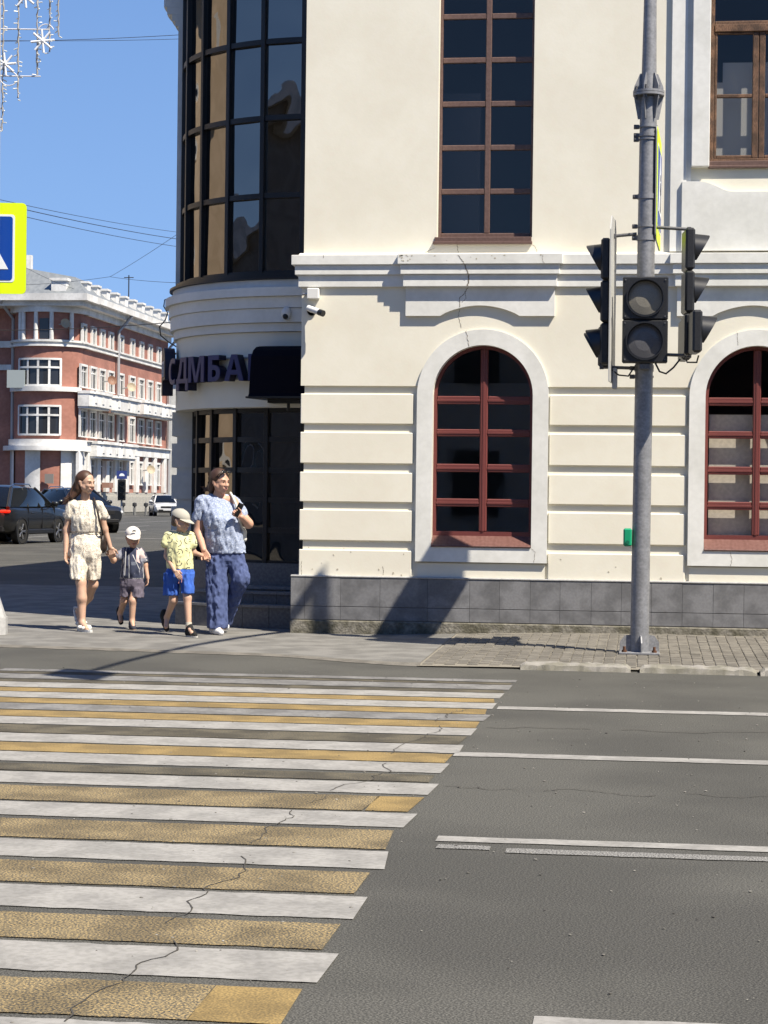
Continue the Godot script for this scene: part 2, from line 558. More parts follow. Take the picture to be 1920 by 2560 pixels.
	# worn granite kerb stones
	var granite := mottled("kerb_granite", lin(0.25, 0.235, 0.21), lin(0.34, 0.325, 0.30), 3.5, 0.95, 0.07, 0.7, 0.7, Color(0.8, 0.78, 0.75))
	var kerb := Node3D.new()
	kerb.name = "kerb"
	add_child(kerb)
	kerb.set_meta("kind", "structure")
	kerb.set_meta("label", "worn whitish granite kerb in front of the pavers")
	kerb.set_meta("category", "kerb")
	for k in [[2.70, 3.66], [3.74, 4.74], [4.77, 5.77], [5.8, 6.8], [6.83, 9.0]]:
		kerb_stone(kerb, k[0], k[1], granite)

func stripe(road: Node, called: String, x0: float, x1: float, z0: float, z1: float, look: Material, nz: FastNoiseLite, y: float) -> void:
	var m := M.new()
	var seg := clampi(int(ceil((x1 - x0) / 0.05)), 2, 130)
	for i in seg:
		var a := lerpf(x0, x1, float(i) / seg)
		var b := lerpf(x0, x1, float(i + 1) / seg)
		var a0 := z0 + ragged(nz, a, z0)
		var a1 := z1 + ragged(nz, a, z1)
		var b0 := z0 + ragged(nz, b, z0)
		var b1 := z1 + ragged(nz, b, z1)
		var ea := 0.0
		if i == seg - 1:
			ea = 0.03 * nz.get_noise_2d(z0 * 7.0, 3.0)
		m.quad(Vector3(a, y, a1), Vector3(b + ea, y, b1), Vector3(b - ea, y, b0), Vector3(a, y, a0), Vector3.UP)
	part(road, called, m, look)

func ragged(nz: FastNoiseLite, x: float, z: float) -> float:
	return 0.012 * nz.get_noise_2d(x * 2.0, z) + 0.010 * nz.get_noise_2d(x * 14.0, z * 3.0)

func crack(parent: Node, pts: Array, wide: float, y: float, look: Material) -> void:
	var m := M.new()
	var p := PackedVector3Array()
	for q in pts:
		p.append(Vector3(q.x, y, q.z))
	# break every piece in two and push the middle aside, over and over
	var push := 0.11
	for turn in 4:
		var finer := PackedVector3Array()
		for i in p.size() - 1:
			var d := (p[i + 1] - p[i])
			finer.append(p[i])
			finer.append(p[i].lerp(p[i + 1], rng.randf_range(0.4, 0.6)) + Vector3(-d.z, 0, d.x).normalized() * rng.randf_range(-push, push))
		finer.append(p[p.size() - 1])
		p = finer
		push *= 0.55
	for i in p.size() - 1:
		var d := (p[i + 1] - p[i]).normalized()
		if sin(i * 0.23) + 0.5 * sin(i * 0.61) < -0.75:
			continue
		var s := Vector3(-d.z, 0, d.x) * wide * (0.4 + 0.6 * absf(sin(i * 1.7)))
		var s2 := Vector3(-d.z, 0, d.x) * wide * (0.4 + 0.6 * absf(sin((i + 1) * 1.7)))
		m.quad(p[i] - s * 0.5, p[i] + s * 0.5, p[i + 1] + s2 * 0.5, p[i + 1] - s2 * 0.5, Vector3.UP)
	part(parent, "crack", m, look)

func kerb_stone(parent: Node, x0: float, x1: float, look: Material) -> void:
	# a rounded, chipped bar laid along x
	var nz := FastNoiseLite.new()
	nz.seed = int(x0 * 100)
	nz.frequency = 2.5
	var m := M.new()
	var prof := [Vector2(3.70, -0.05), Vector2(3.70, 0.050), Vector2(3.72, 0.062), Vector2(3.86, 0.060), Vector2(3.90, 0.045), Vector2(3.93, -0.03)]
	var seg := 26
	var rings := []
	for i in seg + 1:
		var u := float(i) / seg
		var x := lerpf(x0, x1, u)
		var e := 1.0 - 0.45 * pow(maxf(0.0, 1.0 - minf(u, 1.0 - u) / 0.06), 2.0)
		var ring := []
		for q in prof:
			var dy := nz.get_noise_2d(x * 3.0, q.x * 30.0) * 0.016
			var dz := nz.get_noise_2d(x * 3.0 + 50.0, q.y * 30.0) * 0.016
			ring.append(Vector3(x, q.y * e + dy, q.x + dz + 0.10 * (x - 2.7) / 2.1 + (0.06 * (1.0 - u) if x0 < 2.8 else 0.0) * 0.0))
		rings.append(ring)
	for i in seg:
		for k in prof.size() - 1:
			var a: Vector3 = rings[i][k]
			var b: Vector3 = rings[i + 1][k]
			var c: Vector3 = rings[i + 1][k + 1]
			var d: Vector3 = rings[i][k + 1]
			var nn := (c - a).cross(d - b).normalized()
			if nn.dot(Vector3(0, 0.6, 0.5)) < 0.0 and k > 0:
				nn = -nn
			m.quad(a, b, c, d, nn)
	for s in 2:
		var ring: Array = rings[0] if s == 0 else rings[seg]
		for k in range(1, prof.size() - 1):
			m.tri(ring[0], ring[k], ring[k + 1], Vector3(-1 if s == 0 else 1, 0, 0))
	part(parent, "kerb_stone", m, look)

# ---------------------------------------------------------------- the cream corner building
const TC := Vector2(-0.028, -3.086)   # centre of the round corner (x, z)

func ring_at(psi: float, r: float, y: float) -> Vector3:
	var a := deg_to_rad(psi)
	return Vector3(TC.x - r * sin(a), y, TC.y + r * cos(a))

# a solid curved bar between two radii and two heights
func ring_bar(m: M, r0: float, r1: float, y0: float, y1: float, p0: float, p1: float, seg := 24) -> void:
	for i in seg:
		var a := lerpf(p0, p1, float(i) / seg)
		var b := lerpf(p0, p1, float(i + 1) / seg)
		var na := (ring_at(a, 1, 0) - ring_at(a, 0, 0)).normalized()
		var nb := (ring_at(b, 1, 0) - ring_at(b, 0, 0)).normalized()
		for s in [[r1, 1.0], [r0, -1.0]]:
			var i0 := m.vert(ring_at(a, s[0], y0), na * s[1])
			var i1 := m.vert(ring_at(b, s[0], y0), nb * s[1])
			var i2 := m.vert(ring_at(b, s[0], y1), nb * s[1])
			var i3 := m.vert(ring_at(a, s[0], y1), na * s[1])
			m.face(i0, i1, i2)
			m.face(i0, i2, i3)
		m.quad(ring_at(a, r0, y1), ring_at(b, r0, y1), ring_at(b, r1, y1), ring_at(a, r1, y1), Vector3.UP)
		m.quad(ring_at(a, r0, y0), ring_at(b, r0, y0), ring_at(b, r1, y0), ring_at(a, r1, y0), Vector3.DOWN)
	for p in [p0, p1]:
		var d := (ring_at(p + 1.0, 1, 0) - ring_at(p, 1, 0)).normalized() * (1.0 if p == p1 else -1.0)
		m.quad(ring_at(p, r0, y0), ring_at(p, r1, y0), ring_at(p, r1, y1), ring_at(p, r0, y1), d)

func window_polygon(cx: float, hw: float, y0: float, ys: float, seg := 28) -> PackedVector2Array:
	var p := PackedVector2Array([Vector2(cx - hw, y0), Vector2(cx + hw, y0)])
	p.append_array(arc(cx, ys, hw, 0, 180, seg))
	return p

func corner_building() -> void:
	var b := thing("corner_building", "cream stucco corner building with arched windows and a round glazed corner", "building")
	var cream := mottled("cream", lin(0.738, 0.708, 0.602), lin(0.752, 0.722, 0.618), 0.8, 0.9, 0.015, 0.03, 0.13, Color(0.982, 0.979, 0.973), Color(1, 1, 1))
	var groove := cream
	var trim := mottled("trim", lin(0.685, 0.685, 0.655), lin(0.725, 0.725, 0.695), 1.0, 0.88, 0.02, 0.03, 0.22, Color(0.96, 0.96, 0.955), Color(1, 1, 1))
	var shell := plain("shell", lin(0.10, 0.095, 0.09), 0.95)
	var inside := plain("inside", lin(0.11, 0.105, 0.10), 0.95)

	# wall behind the courses, with the arched openings
	var arches := [2.03, 4.92]
	var hw := 0.536
	var ys := 2.60
	var sill := 0.967
	var m := M.new()
	var edges := [0.095]
	for a in arches:
		edges.append(a - hw)
		edges.append(a + hw)
	edges.append(14.0)
	for i in range(0, edges.size(), 2):
		m.ext(rect(edges[i], 0.60, edges[i + 1], 4.02), -0.30, 0.0)
	for a in arches:
		m.ext(rect(a - hw, 0.60, a + hw, sill), -0.30, 0.0)
		var p := PackedVector2Array([Vector2(a + hw, ys), Vector2(a + hw, 4.02), Vector2(a - hw, 4.02), Vector2(a - hw, ys)])
		var back := arc(a, ys, hw, 180, 0, 28)
		for k in range(1, 28):
			p.append(back[k])
		m.ext(p, -0.30, 0.0)
	part(b, "wall", m, groove)

	# smooth field above the courses, cut round the window surrounds
	m = M.new()
	var seams := [0.058, 3.47, 14.0]
	for i in 2:
		var a: float = arches[i]
		var p := PackedVector2Array([Vector2(seams[i], 2.695), Vector2(a - 0.66, 2.695)])
		var cut := arc(a, ys, 0.667, 171.8, 8.2, 28)
		p.append_array(cut)
		p.append(Vector2(a + 0.66, 2.694))
		p.append(Vector2(seams[i + 1], 2.695))
		p.append(Vector2(seams[i + 1], 3.99))
		p.append(Vector2(seams[i], 3.99))
		m.ext(p, -0.01, 0.03)
	part(b, "wall_field", m, cream)

	# rusticated courses
	var rows := [[2.608, 2.285], [2.194, 1.858], [1.763, 1.443], [1.357, 1.025], [0.925, 0.630]]
	var spans := [[0.058, 1.285], [2.745, 4.19], [5.665, 14.0]]
	for r in rows:
		for s in spans:
			m = M.new()
			m.box(Vector3(s[0], r[1], -0.01), Vector3(s[1], r[0], 0.03), 0.007)
			part(b, "stone_course", m, cream)
	# the flush piece under each window
	for a in arches:
		m = M.new()
		m.box(Vector3(a - 0.685, 0.63, -0.01), Vector3(a + 0.685, 0.80, 0.022))
		part(b, "stone_course", m, cream)

	# window surrounds
	for a in arches:
		var outer := window_polygon(a, 0.704, 0.815, ys, 36)
		m = M.new()
		# left leg, right leg, foot and arch as one frame
		var inner_l := PackedVector2Array([Vector2(a - 0.704, 0.815), Vector2(a + 0.704, 0.815), Vector2(a + 0.704, ys)])
		inner_l.append_array(arc(a, ys, 0.704, 5, 180, 36))
		inner_l.append(Vector2(a - 0.704, 0.972))
		inner_l.append(Vector2(a - hw, 0.972))
		inner_l.append_array(arc(a, ys, hw, 180, 0, 30))
		inner_l.append(Vector2(a + hw, 0.972))
		inner_l.append(Vector2(a - 0.7035, 0.9715))
		m.ext(inner_l, -0.02, 0.058)
		part(b, "window_surround", m, trim)

	# arched windows
	var red := mottled("red_frame", lin(0.115, 0.026, 0.024), lin(0.165, 0.042, 0.036), 3.0, 0.5, 0.05, 0.05)
	var sillm := mottled("brown_sill", lin(0.12, 0.055, 0.045), lin(0.17, 0.085, 0.072), 2.0, 0.45, 0.04)
	arch_window(b, arches[0], hw, ys, red, sillm, false)
	arch_window(b, arches[1], hw, ys, red, sillm, true)

	# cornice over the ground floor: three bands, breaking forward over each window
	for band in [[3.99, 4.095, 0.118, -0.047], [3.885, 3.99, 0.094, -0.012], [3.756, 3.885, 0.066, 0.022]]:
		m = M.new()
		m.box(Vector3(band[3], band[0], -0.25), Vector3(14.0, band[1], band[2]), 0.004)
		part(b, "cornice_band", m, trim)
	for a in [1.99, 4.87]:
		for band in [[3.988, 4.097, 0.185, 0.878], [3.883, 3.988, 0.160, 0.848], [3.754, 3.883, 0.134, 0.822]]:
			m = M.new()
			m.box(Vector3(a - band[3], band[0], 0.0), Vector3(a + band[3], band[1], band[2]), 0.004)
			part(b, "cornice_break", m, trim)
		# hanging panel with the shallow arch cut out of its lower edge
		m = M.new()
		var p := PackedVector2Array([Vector2(a - 0.797, 3.445), Vector2(a - 0.425, 3.445)])
		var n := 16
		for i in range(1, n):
			var u := float(i) / n
			p.append(Vector2(a - 0.425 + 0.85 * u, 3.445 + 0.112 * pow(sin(PI * u), 0.8)))
		p.append_array(PackedVector2Array([Vector2(a + 0.425, 3.445), Vector2(a + 0.797, 3.445), Vector2(a + 0.797, 3.754), Vector2(a - 0.797, 3.754)]))
		m.ext(p, 0.0, 0.073)
		part(b, "hanging_panel", m, trim)
	# sloped weathering on top of the cornice
	m = M.new()
	m.t = Transform3D(Basis(Vector3(0, 0, 1), Vector3(0, 1, 0), Vector3(-1, 0, 0)), Vector3.ZERO)
	m.ext(PackedVector2Array([Vector2(-0.2, 4.02), Vector2(0.10, 4.098), Vector2(0.02, 4.125), Vector2(-0.2, 4.13)]), -14.0, -0.03)
	part(b, "cornice_top", m, cream)

	# upper wall with its windows
	m = M.new()
	m.ext(rect(0.074, 4.10, 1.515, 11.6), -0.30, 0.02)
	m.ext(rect(2.535, 4.10, 4.388, 11.6), -0.30, 0.02)
	m.ext(rect(5.41, 4.10, 14.0, 11.6), -0.30, 0.02)
	m.ext(rect(1.515, 4.10, 2.535, 4.29), -0.30, 0.02)
	m.ext(rect(1.515, 9.05, 2.535, 11.6), -0.30, 0.02)
	m.ext(rect(4.388, 4.10, 5.41, 5.02), -0.30, 0.02)
	m.ext(rect(4.388, 7.62, 5.41, 11.6), -0.30, 0.02)
	part(b, "upper_wall", m, cream)

	# plinth of grey tiles over a dirty concrete foot
	var tile_bed := plain("tile_bed", lin(0.14, 0.14, 0.143), 0.95)
	m = M.new()
	m.box(Vector3(-0.012, -0.2, -0.3), Vector3(14.0, 0.628, 0.052))
	part(b, "plinth", m, tile_bed)
	m = M.new()
	m.box(Vector3(-0.026, 0.628, -0.3), Vector3(14.0, 0.648, 0.068), 0.006)
	part(b, "plinth_cap", m, mottled("plinth_cap", lin(0.30, 0.30, 0.30), lin(0.40, 0.40, 0.395), 2.0, 0.8, 0.04))
	var tones := []
	for k in 4:
		var g := 0.178 + 0.005 * k
		tones.append(mottled("plinth_tile_%d" % k, lin(g * 0.93, g * 0.935, g * 0.97), lin(g * 1.06, g * 1.065, g * 1.1), 1.6 + 0.2 * k, 0.62, 0.025, 0.04, 0.5))
	var joints := [-0.022, 0.132, 0.523, 0.951, 1.465, 1.918, 2.236, 2.564, 2.881, 3.211, 3.528, 3.844, 4.168, 4.49, 4.808, 5.13, 5.45, 5.77, 6.1]
	for i in joints.size() - 1:
		for r in [[0.317, 0.626], [0.172, 0.313]]:
			m = M.new()
			var off := rng.randf_range(-0.0015, 0.0015)
			m.box(Vector3(joints[i] + 0.0014, r[0] + 0.0013, 0.03), Vector3(joints[i + 1] - 0.0014, r[1] - 0.0013, 0.0605 + off), 0.0015)
			part(b, "plinth_tile", m, tones[rng.randi() % 4])
	var foot := mottled("dirty_concrete", lin(0.15, 0.14, 0.115), lin(0.24, 0.225, 0.19), 1.1, 0.95, 0.03, 0.4, 0.6, Color(0.75, 0.74, 0.68), Color(1, 1, 1))
	m = M.new()
	m.box(Vector3(-0.028, -0.2, -0.2), Vector3(14.0, 0.165, 0.072), 0.012)
	part(b, "plinth_foot", m, foot)

	tall_window(b)
	casement_window(b, trim)
	round_corner(b, cream, trim)
	wall_cracks(b)

	# the rest of the block: side walls, roof, floors and inner walls, closed so that light comes in by the windows only
	m = M.new()
	m.box(Vector3(13.7, -0.1, -60.0), Vector3(14.0, 11.6, -0.30))
	m.box(Vector3(-1.9, -0.1, -60.0), Vector3(13.7, 11.6, -59.7))
	m.box(Vector3(-1.9, -0.1, -59.7), Vector3(-1.6, 11.6, -3.6))
	part(b, "side_wall", m, cream)
	m = M.new()
	m.box(Vector3(-2.1, 11.602, -60.2), Vector3(14.2, 11.9, 0.25))
	part(b, "roof", m, shell)
	m = M.new()
	m.box(Vector3(0.40, 3.75, -4.0), Vector3(13.7, 3.95, -0.302))
	m.box(Vector3(0.40, 0.0, -4.0), Vector3(13.7, 0.3, -0.302))
	m.box(Vector3(0.40, 0.3, -4.2), Vector3(13.7, 11.6, -4.0))
	m.box(Vector3(0.10, 0.3, -1.9), Vector3(0.40, 11.6, -0.302))
	m.box(Vector3(3.4, 0.3, -4.0), Vector3(3.55, 11.6, -0.302))
	part(b, "inner_wall", m, inside)
	# the corner's own side, seen past the round part
	m = M.new()
	m.box(Vector3(0.076, 0.645, -1.62), Vector3(0.098, 11.6, -0.3))
	part(b, "return_wall", m, cream)

func arch_window(b: Node, cx: float, hw: float, ys: float, red: Material, sillm: Material, blind: bool) -> void:
	var zf := -0.085   # front of the wooden frame
	var m := M.new()
	# outer frame following the arch
	var p := PackedVector2Array([Vector2(cx - hw, 1.085), Vector2(cx + hw, 1.085), Vector2(cx + hw, ys)])
	p.append_array(arc(cx, ys, hw, 4, 180, 30))
	p.append(Vector2(cx - hw, 1.14))
	p.append(Vector2(cx - hw + 0.035, 1.14))
	p.append_array(arc(cx, ys, hw - 0.035, 180, 0, 26))
	p.append(Vector2(cx + hw - 0.035, 1.14))
	p.append(Vector2(cx - hw + 0.0002, 1.1395))
	m.ext(p, zf - 0.06, zf)
	var w := part(b, "window", m, red)
	var bars := [[2.596, 2.510], [2.240, 2.162], [1.866, 1.780], [1.493, 1.407]]
	for r in bars:
		for s in [-1, 1]:
			m = M.new()
			var xa := cx + (-hw + 0.035 if s < 0 else 0.046)
			var xb := cx + (-0.036 if s < 0 else hw - 0.035)
			m.box(Vector3(xa, r[1], zf - 0.05), Vector3(xb, r[0], zf - 0.004), 0.008)
			# the shallow groove along each bar
			m.box(Vector3(xa, r[1] + 0.028, zf - 0.03), Vector3(xb, r[1] + 0.05, zf + 0.003), 0.002)
			part(w, "transom", m, red)
	m = M.new()
	m.box(Vector3(cx - 0.036, 1.14, zf - 0.055), Vector3(cx + 0.046, 3.10, zf + 0.004), 0.01)
	m.box(Vector3(cx - 0.008, 1.14, zf - 0.03), Vector3(cx + 0.018, 3.10, zf + 0.010), 0.004)
	part(w, "mullion", m, red)
	var pane := glass("arch_glass", 0.06)
	var cuts := [1.14, 1.407, 1.493, 1.780, 1.866, 2.162, 2.240, 2.510]
	for i in range(0, 8, 2):
		for s in [-1, 1]:
			m = M.new()
			var xa := cx + (-hw + 0.03 if s < 0 else 0.04)
			var xb := cx + (-0.03 if s < 0 else hw - 0.03)
			warped_pane(m, Vector3(xa, cuts[i], zf - 0.035), Vector3(xb - xa, 0, 0), Vector3(0, cuts[i + 1] - cuts[i], 0), 0.0006, int(cx * 100) + i * 3 + s)
			part(w, "pane", m, pane)
	for s in [-1, 1]:
		m = M.new()
		var q := PackedVector2Array()
		if s < 0:
			q.append(Vector2(cx - 0.03, 2.59))
			q.append_array(arc(cx, ys, hw - 0.03, 94, 180, 14))
			q.append(Vector2(cx - hw + 0.03, 2.59))
		else:
			q.append(Vector2(cx + hw - 0.03, 2.59))
			q.append_array(arc(cx, ys, hw - 0.03, 0, 85.5, 14))
			q.append(Vector2(cx + 0.04, 2.59))
		var id := Geometry2D.triangulate_polygon(q)
		for i in range(0, id.size(), 3):
			m.tri(Vector3(q[id[i]].x, q[id[i]].y, zf - 0.035), Vector3(q[id[i + 1]].x, q[id[i + 1]].y, zf - 0.035), Vector3(q[id[i + 2]].x, q[id[i + 2]].y, zf - 0.035), Vector3(0, 0, 1))
		part(w, "pane", m, pane)
	# sloping sill of painted metal
	m = M.new()
	m.t = Transform3D(Basis(Vector3(0, 0, 1), Vector3(0, 1, 0), Vector3(-1, 0, 0)), Vector3.ZERO)
	m.ext(PackedVector2Array([Vector2(zf, 0.985), Vector2(0.07, 0.974), Vector2(0.074, 0.985), Vector2(0.07, 0.992), Vector2(zf, 1.094)]), -(cx + hw - 0.004), -(cx - hw + 0.004))
	part(w, "sill", m, sillm)
	if blind:
		# roller blinds hang just behind the panes
		for s in [-1, 1]:
			m = M.new()
			var xa := cx + (-hw + 0.05 if s < 0 else 0.03)
			var xb := cx + (-0.02 if s < 0 else hw - 0.05)
			m.box(Vector3(xa, 1.12, zf - 0.118), Vector3(xb, 2.42, zf - 0.114))
			part(w, "blind", m, mottled("blind", lin(0.50, 0.46, 0.39), lin(0.58, 0.535, 0.455), 2.0, 0.95, 0.03))
	else:
		# added second sheet of glass that strengthens the reflection of the panes
		for s in [-1, 1]:
			m = M.new()
			var xa := cx + (-hw + 0.03 if s < 0 else 0.04)
			var xb := cx + (-0.03 if s < 0 else hw - 0.03)
			warped_pane(m, Vector3(xa, 1.14, zf - 0.056), Vector3(xb - xa, 0, 0), Vector3(0, 1.6, 0), 0.0012, int(cx * 70) + s)
			part(w, "added_inner_pane", m, pane)

func warped_pane(m: M, o: Vector3, u: Vector3, v: Vector3, amp: float, seed_: int, nu := 7, nv := 8) -> void:
	var nz := FastNoiseLite.new()
	nz.seed = seed_
	nz.frequency = 1.0
	nz.fractal_octaves = 2
	var nn := u.cross(v).normalized()
	var h := func(a: float, c: float) -> float:
		var q := o + u * a + v * c
		return amp * nz.get_noise_3d(q.x * 1.5 + seed_, q.y * 1.2, q.z * 1.5)
	var first := m.v.size()
	for j in nv + 1:
		for i in nu + 1:
			var a := float(i) / nu
			var c := float(j) / nv
			var e := 0.02
			var gx: float = (h.call(a + e, c) - h.call(a - e, c)) / (2.0 * e * u.length())
			var gy: float = (h.call(a, c + e) - h.call(a, c - e)) / (2.0 * e * v.length())
			m.vert(o + u * a + v * c + nn * h.call(a, c), (nn - u.normalized() * gx - v.normalized() * gy).normalized(), Vector2(a, c))
	for j in nv:
		for i in nu:
			var k := first + j * (nu + 1) + i
			m.face(k, k + 1, k + nu + 2)
			m.face(k, k + nu + 2, k + nu + 1)

func tall_window(b: Node) -> void:
	var brown := mottled("brown_frame", lin(0.105, 0.062, 0.050), lin(0.135, 0.082, 0.068), 2.0, 0.5, 0.04)
	var zf := -0.11
	var x0 := 1.515
	var x1 := 2.535
	var m := M.new()
	m.box(Vector3(x0, 4.29, zf - 0.06), Vector3(x0 + 0.03, 9.05, zf), 0.006)
	m.box(Vector3(x1 - 0.03, 4.29, zf - 0.06), Vector3(x1, 9.05, zf), 0.006)
	m.box(Vector3(x0 + 0.03, 4.29, zf - 0.06), Vector3(x1 - 0.03, 4.35, zf - 0.002), 0.006)
	var w := part(b, "window", m, brown)
	m = M.new()
	m.box(Vector3(2.009, 4.35, zf - 0.055), Vector3(2.069, 9.05, zf - 0.001), 0.006)
	part(w, "mullion", m, brown)
	var y := 4.35
	var k := 0
	while y < 8.9:
		var top := 4.77 + 0.4705 * k
		for s in 2:
			var xa := x0 + 0.025 if s == 0 else 2.064
			var xb := 2.014 if s == 0 else x1 - 0.025
			m = M.new()
			warped_pane(m, Vector3(xa, y - 0.005, zf - 0.03), Vector3(xb - xa, 0, 0), Vector3(0, minf(top, 9.05) - y + 0.01, 0), 0.0012, 40 + k * 2 + s)
			part(w, "pane", m, glass("tall_glass", 0.25, Color(0.02, 0.024, 0.035)))
			m = M.new()
			m.box(Vector3(xa + 0.004, top, zf - 0.05), Vector3(xb - 0.004, top + 0.058, zf - 0.006), 0.006)
			part(w, "transom", m, brown)
		y = top + 0.058
		k += 1
	# two-step metal sill
	m = M.new()
	m.box(Vector3(1.475, 4.213, -0.02), Vector3(2.538, 4.243, 0.062), 0.004)
	m.box(Vector3(1.492, 4.243, -0.20), Vector3(2.530, 4.292, 0.034), 0.004)
	part(w, "sill", m, brown)
	m = M.new()
	m.box(Vector3(1.2, 4.4, -0.9), Vector3(1.9, 6.0, -0.85))
	part(w, "curtain", m, plain("curtain_dark", lin(0.10, 0.10, 0.11), 0.95))

func casement_window(b: Node, trim: Material) -> void:
	var wood := mottled("old_wood", lin(0.085, 0.040, 0.022), lin(0.22, 0.125, 0.075), 1.5, 0.75, 0.05, 0.12, 0.7, Color(0.7, 0.7, 0.7))
	wood.uv1_scale = Vector3(6.0, 0.9, 6.0)
	var cx := 4.9
	var zf := -0.09
	var m := M.new()
	# frame members
	m.box(Vector3(4.392, 5.08, zf - 0.07), Vector3(4.435, 7.6, zf), 0.006)
	m.box(Vector3(5.363, 5.08, zf - 0.07), Vector3(5.406, 7.6, zf), 0.006)
	m.box(Vector3(4.435, 5.085, zf - 0.07), Vector3(5.363, 5.125, zf - 0.002), 0.005)
	m.box(Vector3(4.435, 6.463, zf - 0.07), Vector3(5.363, 6.545, zf + 0.012), 0.006)
	m.box(Vector3(4.435, 6.545, zf - 0.06), Vector3(5.363, 6.580, zf - 0.01), 0.006)
	var w := part(b, "window", m, wood)
	for s in [-1, 1]:
		m = M.new()
		var xa := 4.437 if s < 0 else 4.903
		var xb := 4.897 if s < 0 else 5.361
		var st := 0.03
		var inner_l := xa + (0.028 if s < 0 else 0.062)
		var inner_r := xb - (0.062 if s < 0 else 0.028)
		m.box(Vector3(xa, 5.127, zf - 0.055), Vector3(inner_l, 6.461, zf - 0.006), 0.006)
		m.box(Vector3(inner_r, 5.127, zf - 0.055), Vector3(xb, 6.461, zf - 0.006), 0.006)
		m.box(Vector3(inner_l, 5.127, zf - 0.055), Vector3(inner_r, 5.16, zf - 0.008), 0.006)
		m.box(Vector3(inner_l, 6.44, zf - 0.055), Vector3(inner_r, 6.461, zf - 0.008), 0.006)
		m.box(Vector3(inner_l, 5.769, zf - 0.05), Vector3(inner_r, 5.807, zf - 0.01), 0.006)
		part(w, "sash", m, wood)
		for r in [[5.155, 5.774], [5.802, 6.445]]:
			m = M.new()
			warped_pane(m, Vector3(inner_l - 0.004, r[0], zf - 0.035), Vector3(inner_r - inner_l + 0.008, 0, 0), Vector3(0, r[1] - r[0], 0), 0.0008, int(r[0] * 50) + s)
			part(w, "pane", m, glass("old_glass", 0.10))
	m = M.new()
	warped_pane(m, Vector3(4.43, 6.575, zf - 0.035), Vector3(0.94, 0, 0), Vector3(0, 1.03, 0), 0.001, 77)
	part(w, "pane", m, glass("old_glass", 0.10))
	m = M.new()
	m.box(Vector3(4.378, 5.0, -0.16), Vector3(5.42, 5.03, 0.064), 0.006)
	m.box(Vector3(4.385, 5.03, -0.16), Vector3(5.412, 5.082, 0.03), 0.006)
	part(w, "sill", m, mottled("brown_frame", lin(0.105, 0.062, 0.05), lin(0.135, 0.082, 0.068), 2.0, 0.5, 0.04))
	# a pale roller blind half down inside
	m = M.new()
	m.box(Vector3(4.40, 4.95, -0.30), Vector3(5.40, 5.97, -0.297))
	m.box(Vector3(4.53, 5.97, -0.30), Vector3(5.40, 6.18, -0.297))
	part(w, "blind", m, plain("pale_blind", lin(0.34, 0.34, 0.33), 0.95))
	# stucco frame round it: a flat outer strip and a heavier inner one, mirrored
	for s in [-1.0, 1.0]:
		m = M.new()
		var a: float = cx + s * 0.916
		var c: float = cx + s * 0.745
		m.box(Vector3(minf(a, c), 4.126, 0.0), Vector3(maxf(a, c), 11.0, 0.062), 0.004)
		part(b, "window_strip", m, trim)
		m = M.new()
		a = cx + s * 0.699
		c = cx + s * 0.512
		m.box(Vector3(minf(a, c), 5.012, 0.0), Vector3(maxf(a, c), 9.0, 0.118), 0.006)
		part(b, "window_strip", m, trim)
		m = M.new()
		a = cx + s * 0.745
		c = cx + s * 0.699
		m.box(Vector3(minf(a, c), 4.86, 0.0), Vector3(maxf(a, c), 9.0, 0.040))
		part(b, "window_strip", m, trim)
	# apron with the swept top
	m = M.new()
	var p := PackedVector2Array([Vector2(cx - 0.791, 4.13), Vector2(cx + 0.791, 4.13), Vector2(cx + 0.791, 4.858), Vector2(cx + 0.62, 4.858)])
	var n := 14
	for i in range(0, n + 1):
		var u := float(i) / n
		p.append(Vector2(cx + lerpf(0.60, 0.25, u), lerpf(4.856, 4.745, smoothstep(0, 1, u))))
	for i in range(0, n + 1):
		var u := float(i) / n
		p.append(Vector2(cx - lerpf(0.25, 0.60, u), lerpf(4.745, 4.856, smoothstep(0, 1, u))))
	p.append(Vector2(cx - 0.62, 4.858))
	p.append(Vector2(cx - 0.791, 4.858))
	m.ext(p, 0.0, 0.098)
	part(b, "window_apron", m, trim)

